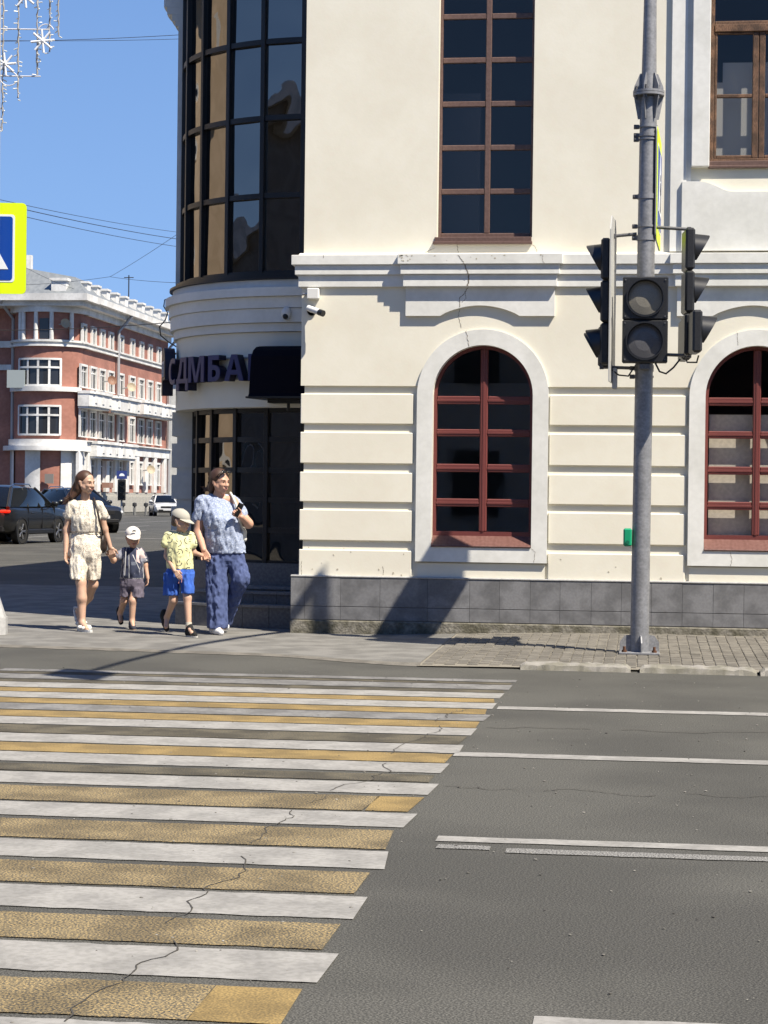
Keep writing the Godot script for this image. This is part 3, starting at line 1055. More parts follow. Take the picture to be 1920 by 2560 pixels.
func round_corner(b: Node, cream: Material, trim: Material) -> void:
	var black := plain("black_frame", lin(0.008, 0.008, 0.009), 0.45)
	var mirror := StandardMaterial3D.new()
	mirror.albedo_color = lin(0.19, 0.18, 0.17)
	mirror.metallic = 1.0
	mirror.roughness = 0.015
	mats["mirror"] = mirror
	var grey := trim
	# upper glazing
	var up := Node3D.new()
	up.name = "curtain_wall"
	b.add_child(up)
	var step := 15.0
	var psi0 := 3.7
	glaze(up, 1.89, psi0, step, [4.05, 4.94, 5.83, 6.705, 7.59, 8.48, 9.37], black, mirror, 300)
	# lower glazing
	var low := Node3D.new()
	low.name = "shop_glazing"
	b.add_child(low)
	glaze(low, 1.72, psi0, step, [0.72, 1.10, 1.451, 1.796, 2.151, 2.49], black, mirror, 700)
	# solid core so that nothing shows through
	var m := M.new()
	ring_bar(m, 1.2, 1.55, 0.0, 11.6, -2, 150, 30)
	part(b, "core", m, plain("inside", lin(0.11, 0.105, 0.10), 0.95))
	# metal sill under the glass, stepped ledges, plain wall, base
	m = M.new()
	ring_bar(m, 1.5, 2.06, 3.968, 3.995, -2, 130, 40)
	ring_bar(m, 1.5, 1.985, 3.995, 4.05, -2, 130, 40)
	part(b, "metal_sill", m, black)
	for q in [[3.876, 3.968, 2.02], [3.771, 3.874, 2.11], [3.639, 3.771, 2.065], [3.476, 3.639, 2.045], [3.375, 3.476, 2.005]]:
		m = M.new()
		ring_bar(m, 1.5, q[2], q[0], q[1] - 0.004, -2, 130, 48)
		part(b, "ledge_band", m, grey)
	m = M.new()
	ring_bar(m, 1.5, 1.97, 2.514, 3.371, -2, 130, 48)
	part(b, "round_wall", m, cream)
	var dark := mottled("dark_stone", lin(0.10, 0.10, 0.105), lin(0.15, 0.15, 0.155), 1.5, 0.6, 0.03, 0.03)
	m = M.new()
	ring_bar(m, 1.4, 1.80, 0.0, 0.72, -2, 130, 40)
	part(b, "stone_base", m, dark)
	for s in [[2.58, 0.0, 0.28, 0.5], [2.30, 0.284, 0.415, 0.5], [2.05, 0.418, 0.46, 0.5]]:
		var seg := 5
		for k in seg:
			m = M.new()
			var a: float = lerpf(s[3], 36.0, float(k) / seg)
			var c: float = lerpf(s[3], 36.0, float(k + 1) / seg)
			ring_bar(m, 1.6, s[0], s[1], s[2] - 0.03, a, c - 0.12, 6)
			part(b, "step_stone", m, dark)
			m = M.new()
			ring_bar(m, 1.6, s[0] + 0.02, s[2] - 0.028, s[2], a, c - 0.08, 6)
			part(b, "step_tread", m, mottled("step_tread", lin(0.15, 0.15, 0.155), lin(0.21, 0.21, 0.215), 1.5, 0.5, 0.03, 0.03))
	# pilaster at the far end of the glass: plain above, rusticated below
	m = M.new()
	ring_bar(m, 1.5, 1.99, 4.05, 11.6, 79.8, 130, 24)
	part(b, "pilaster", m, grey)
	m = M.new()
	ring_bar(m, 1.5, 1.95, 0.72, 2.513, 79.8, 130, 20)
	part(b, "pilaster", m, grey)
	var y := 2.512
	while y > 0.75:
		m = M.new()
		ring_bar(m, 1.6, 2.012, y - 0.295, y, 79.3, 130, 20)
		part(b, "stone_course", m, grey)
		y -= 0.385
	# stepped cornice at the top of the pilaster
	for q in [[7.25, 7.31, 2.03], [7.31, 7.39, 2.07], [7.39, 7.48, 2.13], [7.48, 7.7, 2.17]]:
		m = M.new()
		ring_bar(m, 1.5, q[2], q[0], q[1] - 0.002, 80.0, 130, 20)
		part(b, "ledge_band", m, grey)

	# dark awning over the door, a curved top and a straight front, following the wall
	var navy := plain("awning_navy", lin(0.0045, 0.004, 0.008), 0.75)
	navy.metallic_specular = 0.2
	var aw := thing("door_awning", "dark navy box awning over the door of the round corner", "awning")
	m = M.new()
	var prof := [Vector2(1.972, 3.19), Vector2(2.22, 3.19), Vector2(2.32, 3.175), Vector2(2.40, 3.13), Vector2(2.45, 3.06), Vector2(2.50, 2.64), Vector2(2.52, 2.61), Vector2(1.972, 2.61)]
	var seg := 10
	for i in seg:
		var a := lerpf(-0.8, 14.4, float(i) / seg)
		var c := lerpf(-0.8, 14.4, float(i + 1) / seg)
		for k in prof.size():
			var q: Vector2 = prof[k]
			var r: Vector2 = prof[(k + 1) % prof.size()]
			var d := (r - q).normalized()
			var out := Vector2(-d.y, d.x)
			if out.dot((q + r) * 0.5 - Vector2(2.2, 2.9)) < 0:
				out = -out
			var na := ring_at(a, 1, 0) - ring_at(a, 0, 0)
			m.quad(ring_at(a, q.x, q.y), ring_at(c, q.x, q.y), ring_at(c, r.x, r.y), ring_at(a, r.x, r.y), (na * out.x + Vector3.UP * out.y).normalized())
	for p in [-0.8, 14.4]:
		for k in range(1, prof.size() - 1):
			m.tri(ring_at(p, prof[0].x, prof[0].y), ring_at(p, prof[k].x, prof[k].y), ring_at(p, prof[k + 1].x, prof[k + 1].y), (ring_at(p + 1.0, 1, 0) - ring_at(p, 1, 0)).normalized() * (1.0 if p > 8 else -1.0))
	part(aw, "cover", m, navy)
	m = M.new()
	ring_bar(m, 1.972, 2.53, 2.588, 2.609, -0.8, 15.0, 10)
	part(aw, "lower_rail", m, black)
	m = M.new()
	ring_bar(m, 2.1, 2.3, 2.545, 2.586, 1.0, 11.0, 6)
	part(aw, "lamp_box", m, black)
	m = M.new()
	m.cyl(ring_at(5.5, 2.2, 2.545), ring_at(5.5, 2.2, 2.46), 0.018)
	part(aw, "stem", m, black)

	# raised letters on the round wall, each on its own
	var sign_ := thing("shop_sign", "navy raised letters with a round emblem on the round corner's wall", "sign")
	var face := plain("letter_face", lin(0.036, 0.036, 0.115), 0.5)
	var side := plain("letter_side", lin(0.006, 0.007, 0.028), 0.5)
	var font := SystemFont.new()
	font.font_names = PackedStringArray(["Droid Sans"])
	font.font_weight = 700
	var letters := ["С", "Д", "М", "Б", "А", "Н", "К"]
	var psi := 58.2
	for ch in letters:
		var o := ring_at(psi, 2.065, 2.955)
		var basis := Basis(Vector3.UP, deg_to_rad(-psi))
		var tm := TextMesh.new()
		tm.text = ch
		tm.font = font
		tm.font_size = 100
		tm.pixel_size = 0.0042
		tm.depth = 0.11
		piece(sign_, "letter", tm, side, Transform3D(basis, o))
		var tf := TextMesh.new()
		tf.text = ch
		tf.font = font
		tf.font_size = 100
		tf.pixel_size = 0.0042
		tf.depth = 0.012
		piece(sign_, "letter_front", tf, face, Transform3D(basis, ring_at(psi, 2.127, 2.955)))
		psi -= 8.35
	# emblem: a tall rounded plate with pale strokes
	var eb := Basis(Vector3.UP, deg_to_rad(-70.0))
	m = M.new()
	m.t = Transform3D(eb, ring_at(70.0, 2.01, 2.98))
	var ep := arc(0, 0.12, 0.17, 0, 180, 12)
	ep.append(Vector2(-0.17, -0.28))
	ep.append(Vector2(-0.07, -0.28))
	ep.append(Vector2(-0.07, -0.10))
	ep.append(Vector2(0.17, -0.10))
	m.ext(ep, 0.0, 0.13)
	part(sign_, "emblem", m, side)
	m = M.new()
	m.t = Transform3D(eb, ring_at(70.0, 2.141, 2.98))
	for k in 3:
		m.box(Vector3(-0.10 + k * 0.085, -0.06, 0.0), Vector3(-0.07 + k * 0.085, 0.10, 0.006))
	m.box(Vector3(-0.10, 0.10, 0.0), Vector3(0.10, 0.125, 0.006))
	part(sign_, "emblem_mark", m, plain("pale_mark", lin(0.5, 0.5, 0.52), 0.6))
	# mounting rails behind the letters
	m = M.new()
	ring_bar(m, 1.972, 2.009, 2.83, 2.85, 17, 68, 24)
	ring_bar(m, 1.972, 2.009, 3.07, 3.09, 17, 68, 24)
	part(sign_, "rail", m, mottled("rail_grey", lin(0.25, 0.25, 0.24), lin(0.3, 0.3, 0.29), 1.0, 0.6))

	# small security cameras and the junction box by the corner
	var wht := plain("white_plastic", lin(0.66, 0.66, 0.64), 0.5)
	var jb := thing("junction_box", "white plastic junction box under the cornice at the corner", "box", Vector3(0.19, 3.68, 0.03))
	m = M.new()
	m.box(Vector3(-0.065, -0.055, 0.0), Vector3(0.065, 0.06, 0.085), 0.008)
	part(jb, "body", m, wht)
	m = M.new()
	m.box(Vector3(-0.06, -0.05, 0.0855), Vector3(0.06, 0.055, 0.092), 0.004)
	part(jb, "lid", m, wht)
	m = M.new()
	m.cyl(Vector3(-0.065, 0.0, 0.03), Vector3(-0.12, 0.0, 0.03), 0.014)
	part(jb, "gland", m, plain("steel", lin(0.35, 0.35, 0.36), 0.35, 0.8))
	var cam := thing("security_camera", "white bullet security camera on the cream wall below the box", "camera", Vector3(0.17, 3.50, 0.03))
	m = M.new()
	m.lathe(PackedVector2Array([Vector2(0.0, 0.0), Vector2(0.05, 0.0), Vector2(0.05, 0.02), Vector2(0.0, 0.025)]), 18)
	for i in m.v.size():
		m.v[i] = Vector3(m.v[i].x, m.v[i].z, m.v[i].y)
		m.n[i] = Vector3(m.n[i].x, m.n[i].z, m.n[i].y)
	part(cam, "base", m, wht)
	m = M.new()
	m.tube(PackedVector3Array([Vector3(0, 0, 0.02), Vector3(0, -0.01, 0.06), Vector3(0.02, 0.0, 0.09)]), PackedFloat32Array([0.014]), 8)
	part(cam, "arm", m, wht)
	m = M.new()
	m.cyl(Vector3(-0.03, 0.025, 0.07), Vector3(0.13, -0.035, 0.17), 0.033, 0.033, 14)
	part(cam, "body", m, wht)
	m = M.new()
	m.cyl(Vector3(0.105, -0.026, 0.153), Vector3(0.155, -0.045, 0.187), 0.035, 0.035, 14)
	part(cam, "lens_hood", m, plain("black_plastic", lin(0.012, 0.012, 0.013), 0.4))
	var dome := thing("dome_camera", "small white dome camera on the shaded round ledge", "camera", ring_at(7.5, 2.047, 3.57), deg_to_rad(-7.5))
	m = M.new()
	m.ell(Vector3(0, 0, 0.03), Vector3(0.06, 0.075, 0.05))
	part(dome, "housing", m, wht)
	m = M.new()
	m.ell(Vector3(0.0, -0.035, 0.055), Vector3(0.035, 0.035, 0.035))
	part(dome, "lens", m, plain("black_plastic", Color.BLACK))
	# a bracket lamp and loops of cable on the far side of the round corner
	var lamp := thing("wall_floodlight", "black floodlight bracket above the emblem on the round corner", "floodlight", ring_at(84.0, 1.975, 3.24), deg_to_rad(-84.0))
	m = M.new()
	m.box(Vector3(-0.05, -0.06, 0.05), Vector3(0.05, 0.06, 0.17), 0.01)
	part(lamp, "housing", m, plain("black_plastic", Color.BLACK))
	m = M.new()
	m.cyl(Vector3(0, 0.0, 0.0), Vector3(0, 0.0, 0.06), 0.012)
	part(lamp, "arm", m, plain("black_plastic", Color.BLACK))
	var cable := thing("hanging_cable", "black cable hanging in loops beside the round ledge", "cable", ring_at(83.0, 1.975, 3.32))
	m = M.new()
	m.tube(PackedVector3Array([Vector3(0.0, 0.0, 0.0), Vector3(-0.1, 0.06, 0.02), Vector3(-0.2, 0.14, 0.02), Vector3(-0.22, 0.25, 0.0), Vector3(-0.15, 0.33, 0.0), Vector3(-0.12, 0.42, 0.0), Vector3(-0.17, 0.5, 0.0), Vector3(-0.16, 0.58, 0.0), Vector3(-0.06, 0.62, 0.0)]), PackedFloat32Array([0.008]), 6)
	part(cable, "loop", m, plain("black_plastic", Color.BLACK))

func glaze(parent: Node, r: float, psi0: float, step: float, ys: Array, black: Material, mirror: Material, seed_: int) -> void:
	for c in 5:
		var a := psi0 + step * c
		var e := a + step
		var pa := ring_at(a, r - 0.01, 0)
		var pb := ring_at(e, r - 0.01, 0)
		for k in ys.size() - 1:
			var m := M.new()
			var tilt := Vector3(0, 0, 0.006 * sin(c * 5.0 + k * 3.3)) + (ring_at(a, 1, 0) - ring_at(a, 0, 0)) * 0.004 * sin(c * 2.1 + k * 7.7)
			warped_pane(m, pb + Vector3(0, ys[k], 0) - tilt, pa - pb + tilt, Vector3(0, ys[k + 1] - ys[k], 0) + tilt, 0.0036, seed_ + c * 17 + k, 12, 16)
			part(parent, "pane", m, mirror)
		for k in ys.size():
			var m := M.new()
			ring_bar(m, r - 0.06, r + 0.028, ys[k] - 0.03, ys[k] + 0.03, a + 0.45, e - 0.45, 5)
			part(parent, "transom", m, black)
	for c in 6:
		var a := psi0 + step * c
		var m := M.new()
		m.t = Transform3D(Basis(Vector3.UP, deg_to_rad(-a)), ring_at(a, r, 0))
		m.box(Vector3(-0.028, ys[0] - 0.03, -0.07), Vector3(0.028, ys[ys.size() - 1] + 0.03, 0.045), 0.005)
		part(parent, "mullion", m, black)

func wall_cracks(b: Node) -> void:
	# hairline cracks and flaked paint, dark joints standing a hair off the plaster
	var dark := plain("crack_dark", lin(0.20, 0.17, 0.13), 0.95)
	# the main crack, from the tall window's sill over the cornice to the arch
	wall_crack(b, [Vector3(1.735, 4.21, 0.0215), Vector3(1.745, 4.15, 0.0215), Vector3(1.76, 4.1, 0.0215)], 0.006, dark)
	wall_crack(b, [Vector3(1.76, 4.085, 0.187), Vector3(1.80, 4.03, 0.187), Vector3(1.83, 3.99, 0.187)], 0.007, dark)
	wall_crack(b, [Vector3(1.83, 3.985, 0.162), Vector3(1.85, 3.93, 0.162), Vector3(1.87, 3.885, 0.162)], 0.013, dark)
	wall_crack(b, [Vector3(1.87, 3.88, 0.136), Vector3(1.875, 3.81, 0.136), Vector3(1.86, 3.757, 0.136)], 0.016, dark)
	wall_crack(b, [Vector3(1.86, 3.75, 0.075), Vector3(1.83, 3.69, 0.075), Vector3(1.77, 3.63, 0.075), Vector3(1.775, 3.54, 0.075)], 0.008, dark)
	wall_crack(b, [Vector3(1.83, 3.69, 0.075), Vector3(1.84, 3.63, 0.075), Vector3(1.80, 3.59, 0.075)], 0.005, dark)
	wall_crack(b, [Vector3(1.775, 3.53, 0.032), Vector3(1.76, 3.44, 0.032), Vector3(1.79, 3.32, 0.032)], 0.005, dark)
	wall_crack(b, [Vector3(1.845, 3.29, 0.06), Vector3(1.86, 3.22, 0.06), Vector3(1.88, 3.12, 0.06)], 0.006, dark)
	wall_crack(b, [Vector3(2.57, 0.97, 0.06), Vector3(2.61, 0.93, 0.06), Vector3(2.60, 0.82, 0.06)], 0.004, dark)
	wall_crack(b, [Vector3(4.66, 0.965, 0.06), Vector3(4.68, 0.90, 0.06), Vector3(4.67, 0.82, 0.06)], 0.004, dark)
	wall_crack(b, [Vector3(4.70, 3.29, 0.06), Vector3(4.71, 3.2, 0.06), Vector3(4.715, 3.14, 0.06)], 0.004, dark)
	wall_crack(b, [Vector3(0.09, 0.80, 0.032), Vector3(0.085, 0.72, 0.032), Vector3(0.092, 0.65, 0.032)], 0.004, dark)
	wall_crack(b, [Vector3(0.97, 0.76, 0.032), Vector3(0.985, 0.70, 0.032), Vector3(0.98, 0.66, 0.032)], 0.005, dark)
	wall_crack(b, [Vector3(0.3, 4.09, 0.12), Vector3(0.302, 4.06, 0.12)], 0.006, dark)
	wall_crack(b, [Vector3(2.66, 4.09, 0.187), Vector3(2.655, 4.02, 0.187), Vector3(2.68, 3.99, 0.187)], 0.004, dark)
	wall_crack(b, [Vector3(1.5, 4.18, 0.0215), Vector3(1.4, 4.13, 0.0215), Vector3(1.385, 4.1, 0.0215)], 0.004, dark)
	wall_crack(b, [Vector3(2.54, 4.21, 0.0215), Vector3(2.58, 4.17, 0.0215), Vector3(2.60, 4.1, 0.0215)], 0.004, dark)
	# chips in the plaster near the plinth and on the cornice
	var chip := plain("chip", lin(0.42, 0.385, 0.31), 0.95)
	var nz := RandomNumberGenerator.new()
	nz.seed = 9
	for k in 16:
		var at := Vector3(nz.randf_range(0.12, 1.2), nz.randf_range(0.66, 0.95), 0.0)
		if k > 10:
			at = Vector3(nz.randf_range(2.8, 4.1), nz.randf_range(0.66, 0.9), 0.0)
		var q := PackedVector2Array()
		var r := nz.randf_range(0.004, 0.014)
		for i in 7:
			var a := TAU * i / 7.0
			q.append(Vector2(at.x, at.y) + Vector2(cos(a) * nz.randf_range(0.6, 1.4), sin(a) * nz.randf_range(0.4, 1.5)) * r)
		var m := M.new()
		m.ext(q, 0.030, 0.0318)
		part(b, "chip", m, chip)
	for k in 22:
		var x := nz.randf_range(1.13, 1.30) if k < 14 else nz.randf_range(1.5, 2.7)
		var y := nz.randf_range(4.02, 4.085)
		var q := PackedVector2Array()
		var r := nz.randf_range(0.004, 0.012)
		for i in 7:
			var a := TAU * i / 7.0
			q.append(Vector2(x, y) + Vector2(cos(a) * nz.randf_range(0.6, 1.6), sin(a) * nz.randf_range(0.5, 1.2)) * r)
		var m := M.new()
		m.ext(q, 0.184, 0.1866)
		part(b, "chip", m, chip)

func wall_crack(b: Node, pts: Array, wide: float, look: Material) -> void:
	var m := M.new()
	var p := PackedVector3Array()
	for i in pts.size() - 1:
		for k in 6:
			p.append(pts[i].lerp(pts[i + 1], k / 6.0) + Vector3(rng.randf_range(-0.006, 0.006), rng.randf_range(-0.004, 0.004), 0))
	p.append(pts[pts.size() - 1])
	for i in p.size() - 1:
		var d := (p[i + 1] - p[i]).normalized()
		var s := Vector3(-d.y, d.x, 0) * wide * 0.5 * (0.5 + 0.5 * absf(sin(i * 2.1)))
		m.quad(p[i] - s, p[i] + s, p[i + 1] + s, p[i + 1] - s, Vector3(0, 0, 1))
	part(b, "crack", m, look)

# ---------------------------------------------------------------- traffic light pole, signs, garland, wires
func street_things() -> void:
	traffic_pole()
	corner_post()
	garland()
	wires()

func lamp_head(parent: Node, called: String, sections: int, body: Material, visor: Material, lens: Material) -> Node3D:
	# local: faces +z, top at y = 0, sections hang down 0.4 m each
	var h := Node3D.new()
	h.name = called
	parent.add_child(h, true)
	for k in sections:
		var m := M.new()
		var y := -0.4 * k
		m.box(Vector3(-0.165, y - 0.396, -0.055), Vector3(0.165, y - 0.004, 0.035), 0.02)
		part(h, "housing", m, body)
		m = M.new()
		m.t = Transform3D(Basis(Vector3.RIGHT, PI / 2), Vector3(0, y - 0.2, 0.036))
		m.lathe(PackedVector2Array([Vector2(0.0, 0.018), Vector2(0.08, 0.014), Vector2(0.125, 0.004), Vector2(0.148, 0.0)]), 26)
		part(h, "lens", m, lens)
		# cut-away visor: a tube, long at the top and open below
		m = M.new()
		var n := 26
		for i in n:
			var a := lerpf(-0.72, PI + 0.72, float(i) / n)
			var b := lerpf(-0.72, PI + 0.72, float(i + 1) / n)
			var la := 0.012 + 0.135 * clampf(0.45 + 0.62 * sin(a), 0.0, 1.0)
			var lb := 0.012 + 0.135 * clampf(0.45 + 0.62 * sin(b), 0.0, 1.0)
			for r in [[0.157, 1.0], [0.150, -1.0]]:
				var va := Vector3(cos(a) * r[0], y - 0.2 + sin(a) * r[0], 0.034)
				var vb := Vector3(cos(b) * r[0], y - 0.2 + sin(b) * r[0], 0.034)
				var na: Vector3 = Vector3(cos(a), sin(a), 0) * r[1]
				var nb: Vector3 = Vector3(cos(b), sin(b), 0) * r[1]
				var i0 := m.vert(va, na)
				var i1 := m.vert(vb, nb)
				var i2 := m.vert(vb + Vector3(0, -lb * 0.10, lb), nb)
				var i3 := m.vert(va + Vector3(0, -la * 0.10, la), na)
				m.face(i0, i1, i2)
				m.face(i0, i2, i3)
			var ca := Vector3(cos(a), sin(a), 0)
			var cb := Vector3(cos(b), sin(b), 0)
			m.quad(Vector3(0, y - 0.2 - la * 0.10, 0.034 + la) + ca * 0.150, Vector3(0, y - 0.2 - lb * 0.10, 0.034 + lb) + cb * 0.150, Vector3(0, y - 0.2 - lb * 0.10, 0.034 + lb) + cb * 0.157, Vector3(0, y - 0.2 - la * 0.10, 0.034 + la) + ca * 0.157, Vector3(0, 0, 1))
		part(h, "visor", m, visor)
	return h

func traffic_pole() -> void:
	var galv := mottled("galvanised", lin(0.24, 0.245, 0.26), lin(0.31, 0.315, 0.33), 2.0, 0.5, 0.03, 0.02, 1.2, Color(0.88, 0.88, 0.9))
	galv.metallic = 0.35
	var dark_steel := mottled("dark_steel", lin(0.10, 0.10, 0.105), lin(0.16, 0.16, 0.165), 4.0, 0.5, 0.05)
	dark_steel.metallic = 0.4
	var rust := mottled("rust", lin(0.06, 0.025, 0.012), lin(0.16, 0.07, 0.035), 8.0, 0.95, 0.05)
	var P := Vector3(3.73, pave_y(3.73, 2.34), 2.34)
	var t := thing("traffic_light_pole", "grey steel pole on the paved pavement carrying traffic lights, its foot finned", "pole", P)
	t.rotation.z = -0.004
	var m := M.new()
	m.lathe(PackedVector2Array([Vector2(0.088, 0.0), Vector2(0.085, 2.0), Vector2(0.082, 4.0), Vector2(0.079, 5.26), Vector2(0.0, 5.26)]), 28)
	part(t, "shaft", m, galv)
	# foot plate, four fins, bolts
	m = M.new()
	m.box(Vector3(-0.19, 0.0, -0.19), Vector3(0.19, 0.022, 0.19), 0.004)
	part(t, "foot_plate", m, galv)
	for k in 4:
		m = M.new()
		m.t = Transform3D(Basis(Vector3.UP, k * PI / 2 + 0.12), Vector3.ZERO)
		m.ext(PackedVector2Array([Vector2(0.08, 0.022), Vector2(0.185, 0.022), Vector2(0.185, 0.11), Vector2(0.14, 0.17), Vector2(0.08, 0.18)]), -0.006, 0.006)
		part(t, "fin", m, galv)
	for q in [Vector3(-0.14, 0, 0.14), Vector3(0.14, 0, 0.14), Vector3(-0.14, 0, -0.14), Vector3(0.14, 0, -0.14)]:
		m = M.new()
		m.cyl(q + Vector3(0, 0.02, 0), q + Vector3(0, 0.075, 0), 0.014, 0.014, 8)
		m.cyl(q + Vector3(0, 0.022, 0), q + Vector3(0, 0.042, 0), 0.024, 0.024, 6)
		part(t, "bolt", m, rust)
	# flange joint to the upper pole, fins above and below
	m = M.new()
	m.lathe(PackedVector2Array([Vector2(0.0, 5.27), Vector2(0.148, 5.27), Vector2(0.148, 5.292), Vector2(0.0, 5.292)]), 24)
	m.lathe(PackedVector2Array([Vector2(0.0, 5.296), Vector2(0.148, 5.296), Vector2(0.148, 5.318), Vector2(0.0, 5.318)]), 24)
	part(t, "flange", m, galv)
	for k in 6:
		m = M.new()
		m.t = Transform3D(Basis(Vector3.UP, k * PI / 3 + 0.2), Vector3.ZERO)
		m.ext(PackedVector2Array([Vector2(0.06, 5.319), Vector2(0.142, 5.319), Vector2(0.138, 5.36), Vector2(0.085, 5.48), Vector2(0.06, 5.48)]), -0.004, 0.004)
		m.ext(PackedVector2Array([Vector2(0.07, 5.05), Vector2(0.10, 5.05), Vector2(0.142, 5.269), Vector2(0.07, 5.269)]), -0.004, 0.004)
		part(t, "fin", m, galv)
	for k in 6:
		var a := k * PI / 3 + 0.72
		m = M.new()
		m.cyl(Vector3(cos(a) * 0.122, 5.235, sin(a) * 0.122), Vector3(cos(a) * 0.122, 5.36, sin(a) * 0.122), 0.011, 0.011, 6)
		part(t, "bolt", m, dark_steel)
	# upper pole and the long arm that reaches out over the road, with an overhead sign at its end
	m = M.new()
	m.lathe(PackedVector2Array([Vector2(0.072, 5.318), Vector2(0.062, 6.0), Vector2(0.056, 6.5)]), 24)
	part(t, "upper_shaft", m, galv)
	m = M.new()
	var ap := PackedVector3Array()
	var ar := PackedFloat32Array()
	for i in 21:
		var u := i / 20.0
		ap.append(Vector3(0.0, 6.45 + 1.35 * (1.0 - pow(1.0 - u, 2.2)), 5.9 * u))
		ar.append(lerpf(0.056, 0.035, u))
	m.tube(ap, ar, 14)
	part(t, "arm", m, galv)
	m = M.new()
	m.ext(PackedVector2Array([Vector2(5.72, 7.35), Vector2(6.42, 7.35), Vector2(6.42, 8.25), Vector2(5.72, 8.25)]), -0.02, 0.02)
	for i in m.v.size():
		m.v[i] = Vector3(m.v[i].z, m.v[i].y, m.v[i].x)
		m.n[i] = Vector3(m.n[i].z, m.n[i].y, m.n[i].x)
	part(t, "overhead_sign", m, plain("sign_back", lin(0.3, 0.3, 0.31), 0.5, 0.3))
	# clamp bands
	for q in [[4.98, 0.02], [4.90, 0.03], [4.86, 0.012], [4.32, 0.045], [4.04, 0.02], [3.93, 0.05], [2.70, 0.06], [2.62, 0.02]]:
		m = M.new()
		var r := 0.091
		m.lathe(PackedVector2Array([Vector2(0.07, q[0] - q[1] * 0.5), Vector2(r, q[0] - q[1] * 0.5), Vector2(r, q[0] + q[1] * 0.5), Vector2(0.07, q[0] + q[1] * 0.5)]), 24)
		part(t, "clamp_band", m, galv)
		m = M.new()
		m.box(Vector3(-0.135, q[0] - 0.02, -0.02), Vector3(-0.085, q[0] + 0.02, 0.02), 0.004)
		m.cyl(Vector3(-0.12, q[0], -0.04), Vector3(-0.12, q[0], 0.05), 0.008, 0.008, 6)
		part(t, "clamp_bolt", m, dark_steel)
	# brackets that hold the side heads
	for q in [[Vector3(-0.09, 3.97, 0.0), Vector3(-0.30, 3.95, 0.0)], [Vector3(0.09, 4.03, 0.02), Vector3(0.40, 4.01, 0.02)], [Vector3(-0.09, 2.70, 0.0), Vector3(-0.40, 2.71, 0.0)], [Vector3(0.09, 2.83, 0.05), Vector3(0.42, 2.82, 0.05)]]:
		m = M.new()
		m.cyl(q[0], q[1], 0.016, 0.016, 8)
		m.box(q[1] - Vector3(0.02, 0.022, 0.022), q[1] + Vector3(0.02, 0.022, 0.022), 0.004)
		part(t, "bracket", m, dark_steel)

	var black := mottled("signal_black", lin(0.012, 0.0125, 0.014), lin(0.022, 0.0225, 0.025), 4.0, 0.42, 0.05)
	var visor := plain("visor_black", lin(0.016, 0.017, 0.020), 0.38)
	var lens := plain("dead_lens", lin(0.035, 0.036, 0.04), 0.12)
	# pedestrian head, facing the crossing, both lamps out
	var ped := thing("pedestrian_signal", "unlit two-lamp pedestrian signal on the front of the steel pole", "traffic light", P + Vector3(0.015, 0.0, 0.16))
	var ped_lens := [mottled("dusty_lens", lin(0.17, 0.16, 0.135), lin(0.25, 0.235, 0.20), 6.0, 0.3, 0.05), mottled("grey_lens", lin(0.075, 0.076, 0.085), lin(0.13, 0.13, 0.14), 6.0, 0.25, 0.05)]
	for k in 2:
		var top := 3.545 - k * 0.405
		m = M.new()
		m.box(Vector3(-0.212, top - 0.402, -0.06), Vector3(0.212, top, 0.05), 0.012)
		var h := part(ped, "housing", m, black)
		m = M.new()
		m.t = Transform3D(Basis(Vector3.RIGHT, PI / 2), Vector3(0, top - 0.2, 0.051))
		m.lathe(PackedVector2Array([Vector2(0.0, 0.02), Vector2(0.09, 0.015), Vector2(0.14, 0.004), Vector2(0.158, 0.0)]), 32)
		part(h, "lens", m, ped_lens[k])
		# short round visor, cut away below
		m = M.new()
		var n := 36
		for i in n:
			var a := lerpf(0.0, TAU, float(i) / n)
			var b := lerpf(0.0, TAU, float(i + 1) / n)
			var la := 0.02 + 0.058 * smoothstep(-0.55, 0.55, sin(a))
			var lb := 0.02 + 0.058 * smoothstep(-0.55, 0.55, sin(b))
			for r in [[0.178, 1.0], [0.166, -1.0]]:
				var i0 := m.vert(Vector3(cos(a) * r[0], top - 0.2 + sin(a) * r[0], 0.05), Vector3(cos(a), sin(a), 0) * r[1])
				var i1 := m.vert(Vector3(cos(b) * r[0], top - 0.2 + sin(b) * r[0], 0.05), Vector3(cos(b), sin(b), 0) * r[1])
				var i2 := m.vert(Vector3(cos(b) * r[0], top - 0.2 + sin(b) * r[0], 0.05 + lb), Vector3(cos(b), sin(b), 0) * r[1])
				var i3 := m.vert(Vector3(cos(a) * r[0], top - 0.2 + sin(a) * r[0], 0.05 + la), Vector3(cos(a), sin(a), 0) * r[1])
				m.face(i0, i1, i2)
				m.face(i0, i2, i3)
			m.quad(Vector3(cos(a) * 0.166, top - 0.2 + sin(a) * 0.166, 0.05 + la), Vector3(cos(b) * 0.166, top - 0.2 + sin(b) * 0.166, 0.05 + lb), Vector3(cos(b) * 0.178, top - 0.2 + sin(b) * 0.178, 0.05 + lb), Vector3(cos(a) * 0.178, top - 0.2 + sin(a) * 0.178, 0.05 + la), Vector3(0, 0, 1))
		part(h, "visor", m, visor)
		for q in [Vector2(-0.185, -0.03), Vector2(0.185, -0.03), Vector2(-0.185, -0.37), Vector2(0.185, -0.37)]:
			m = M.new()
			m.cyl(Vector3(q.x, top + q.y, 0.05), Vector3(q.x, top + q.y, 0.058), 0.008, 0.008, 6)
			part(h, "screw", m, dark_steel)
	m = M.new()
	m.box(Vector3(-0.05, 2.68, -0.10), Vector3(0.05, 2.735, 0.02), 0.005)
	part(ped, "mount", m, dark_steel)
	m = M.new()
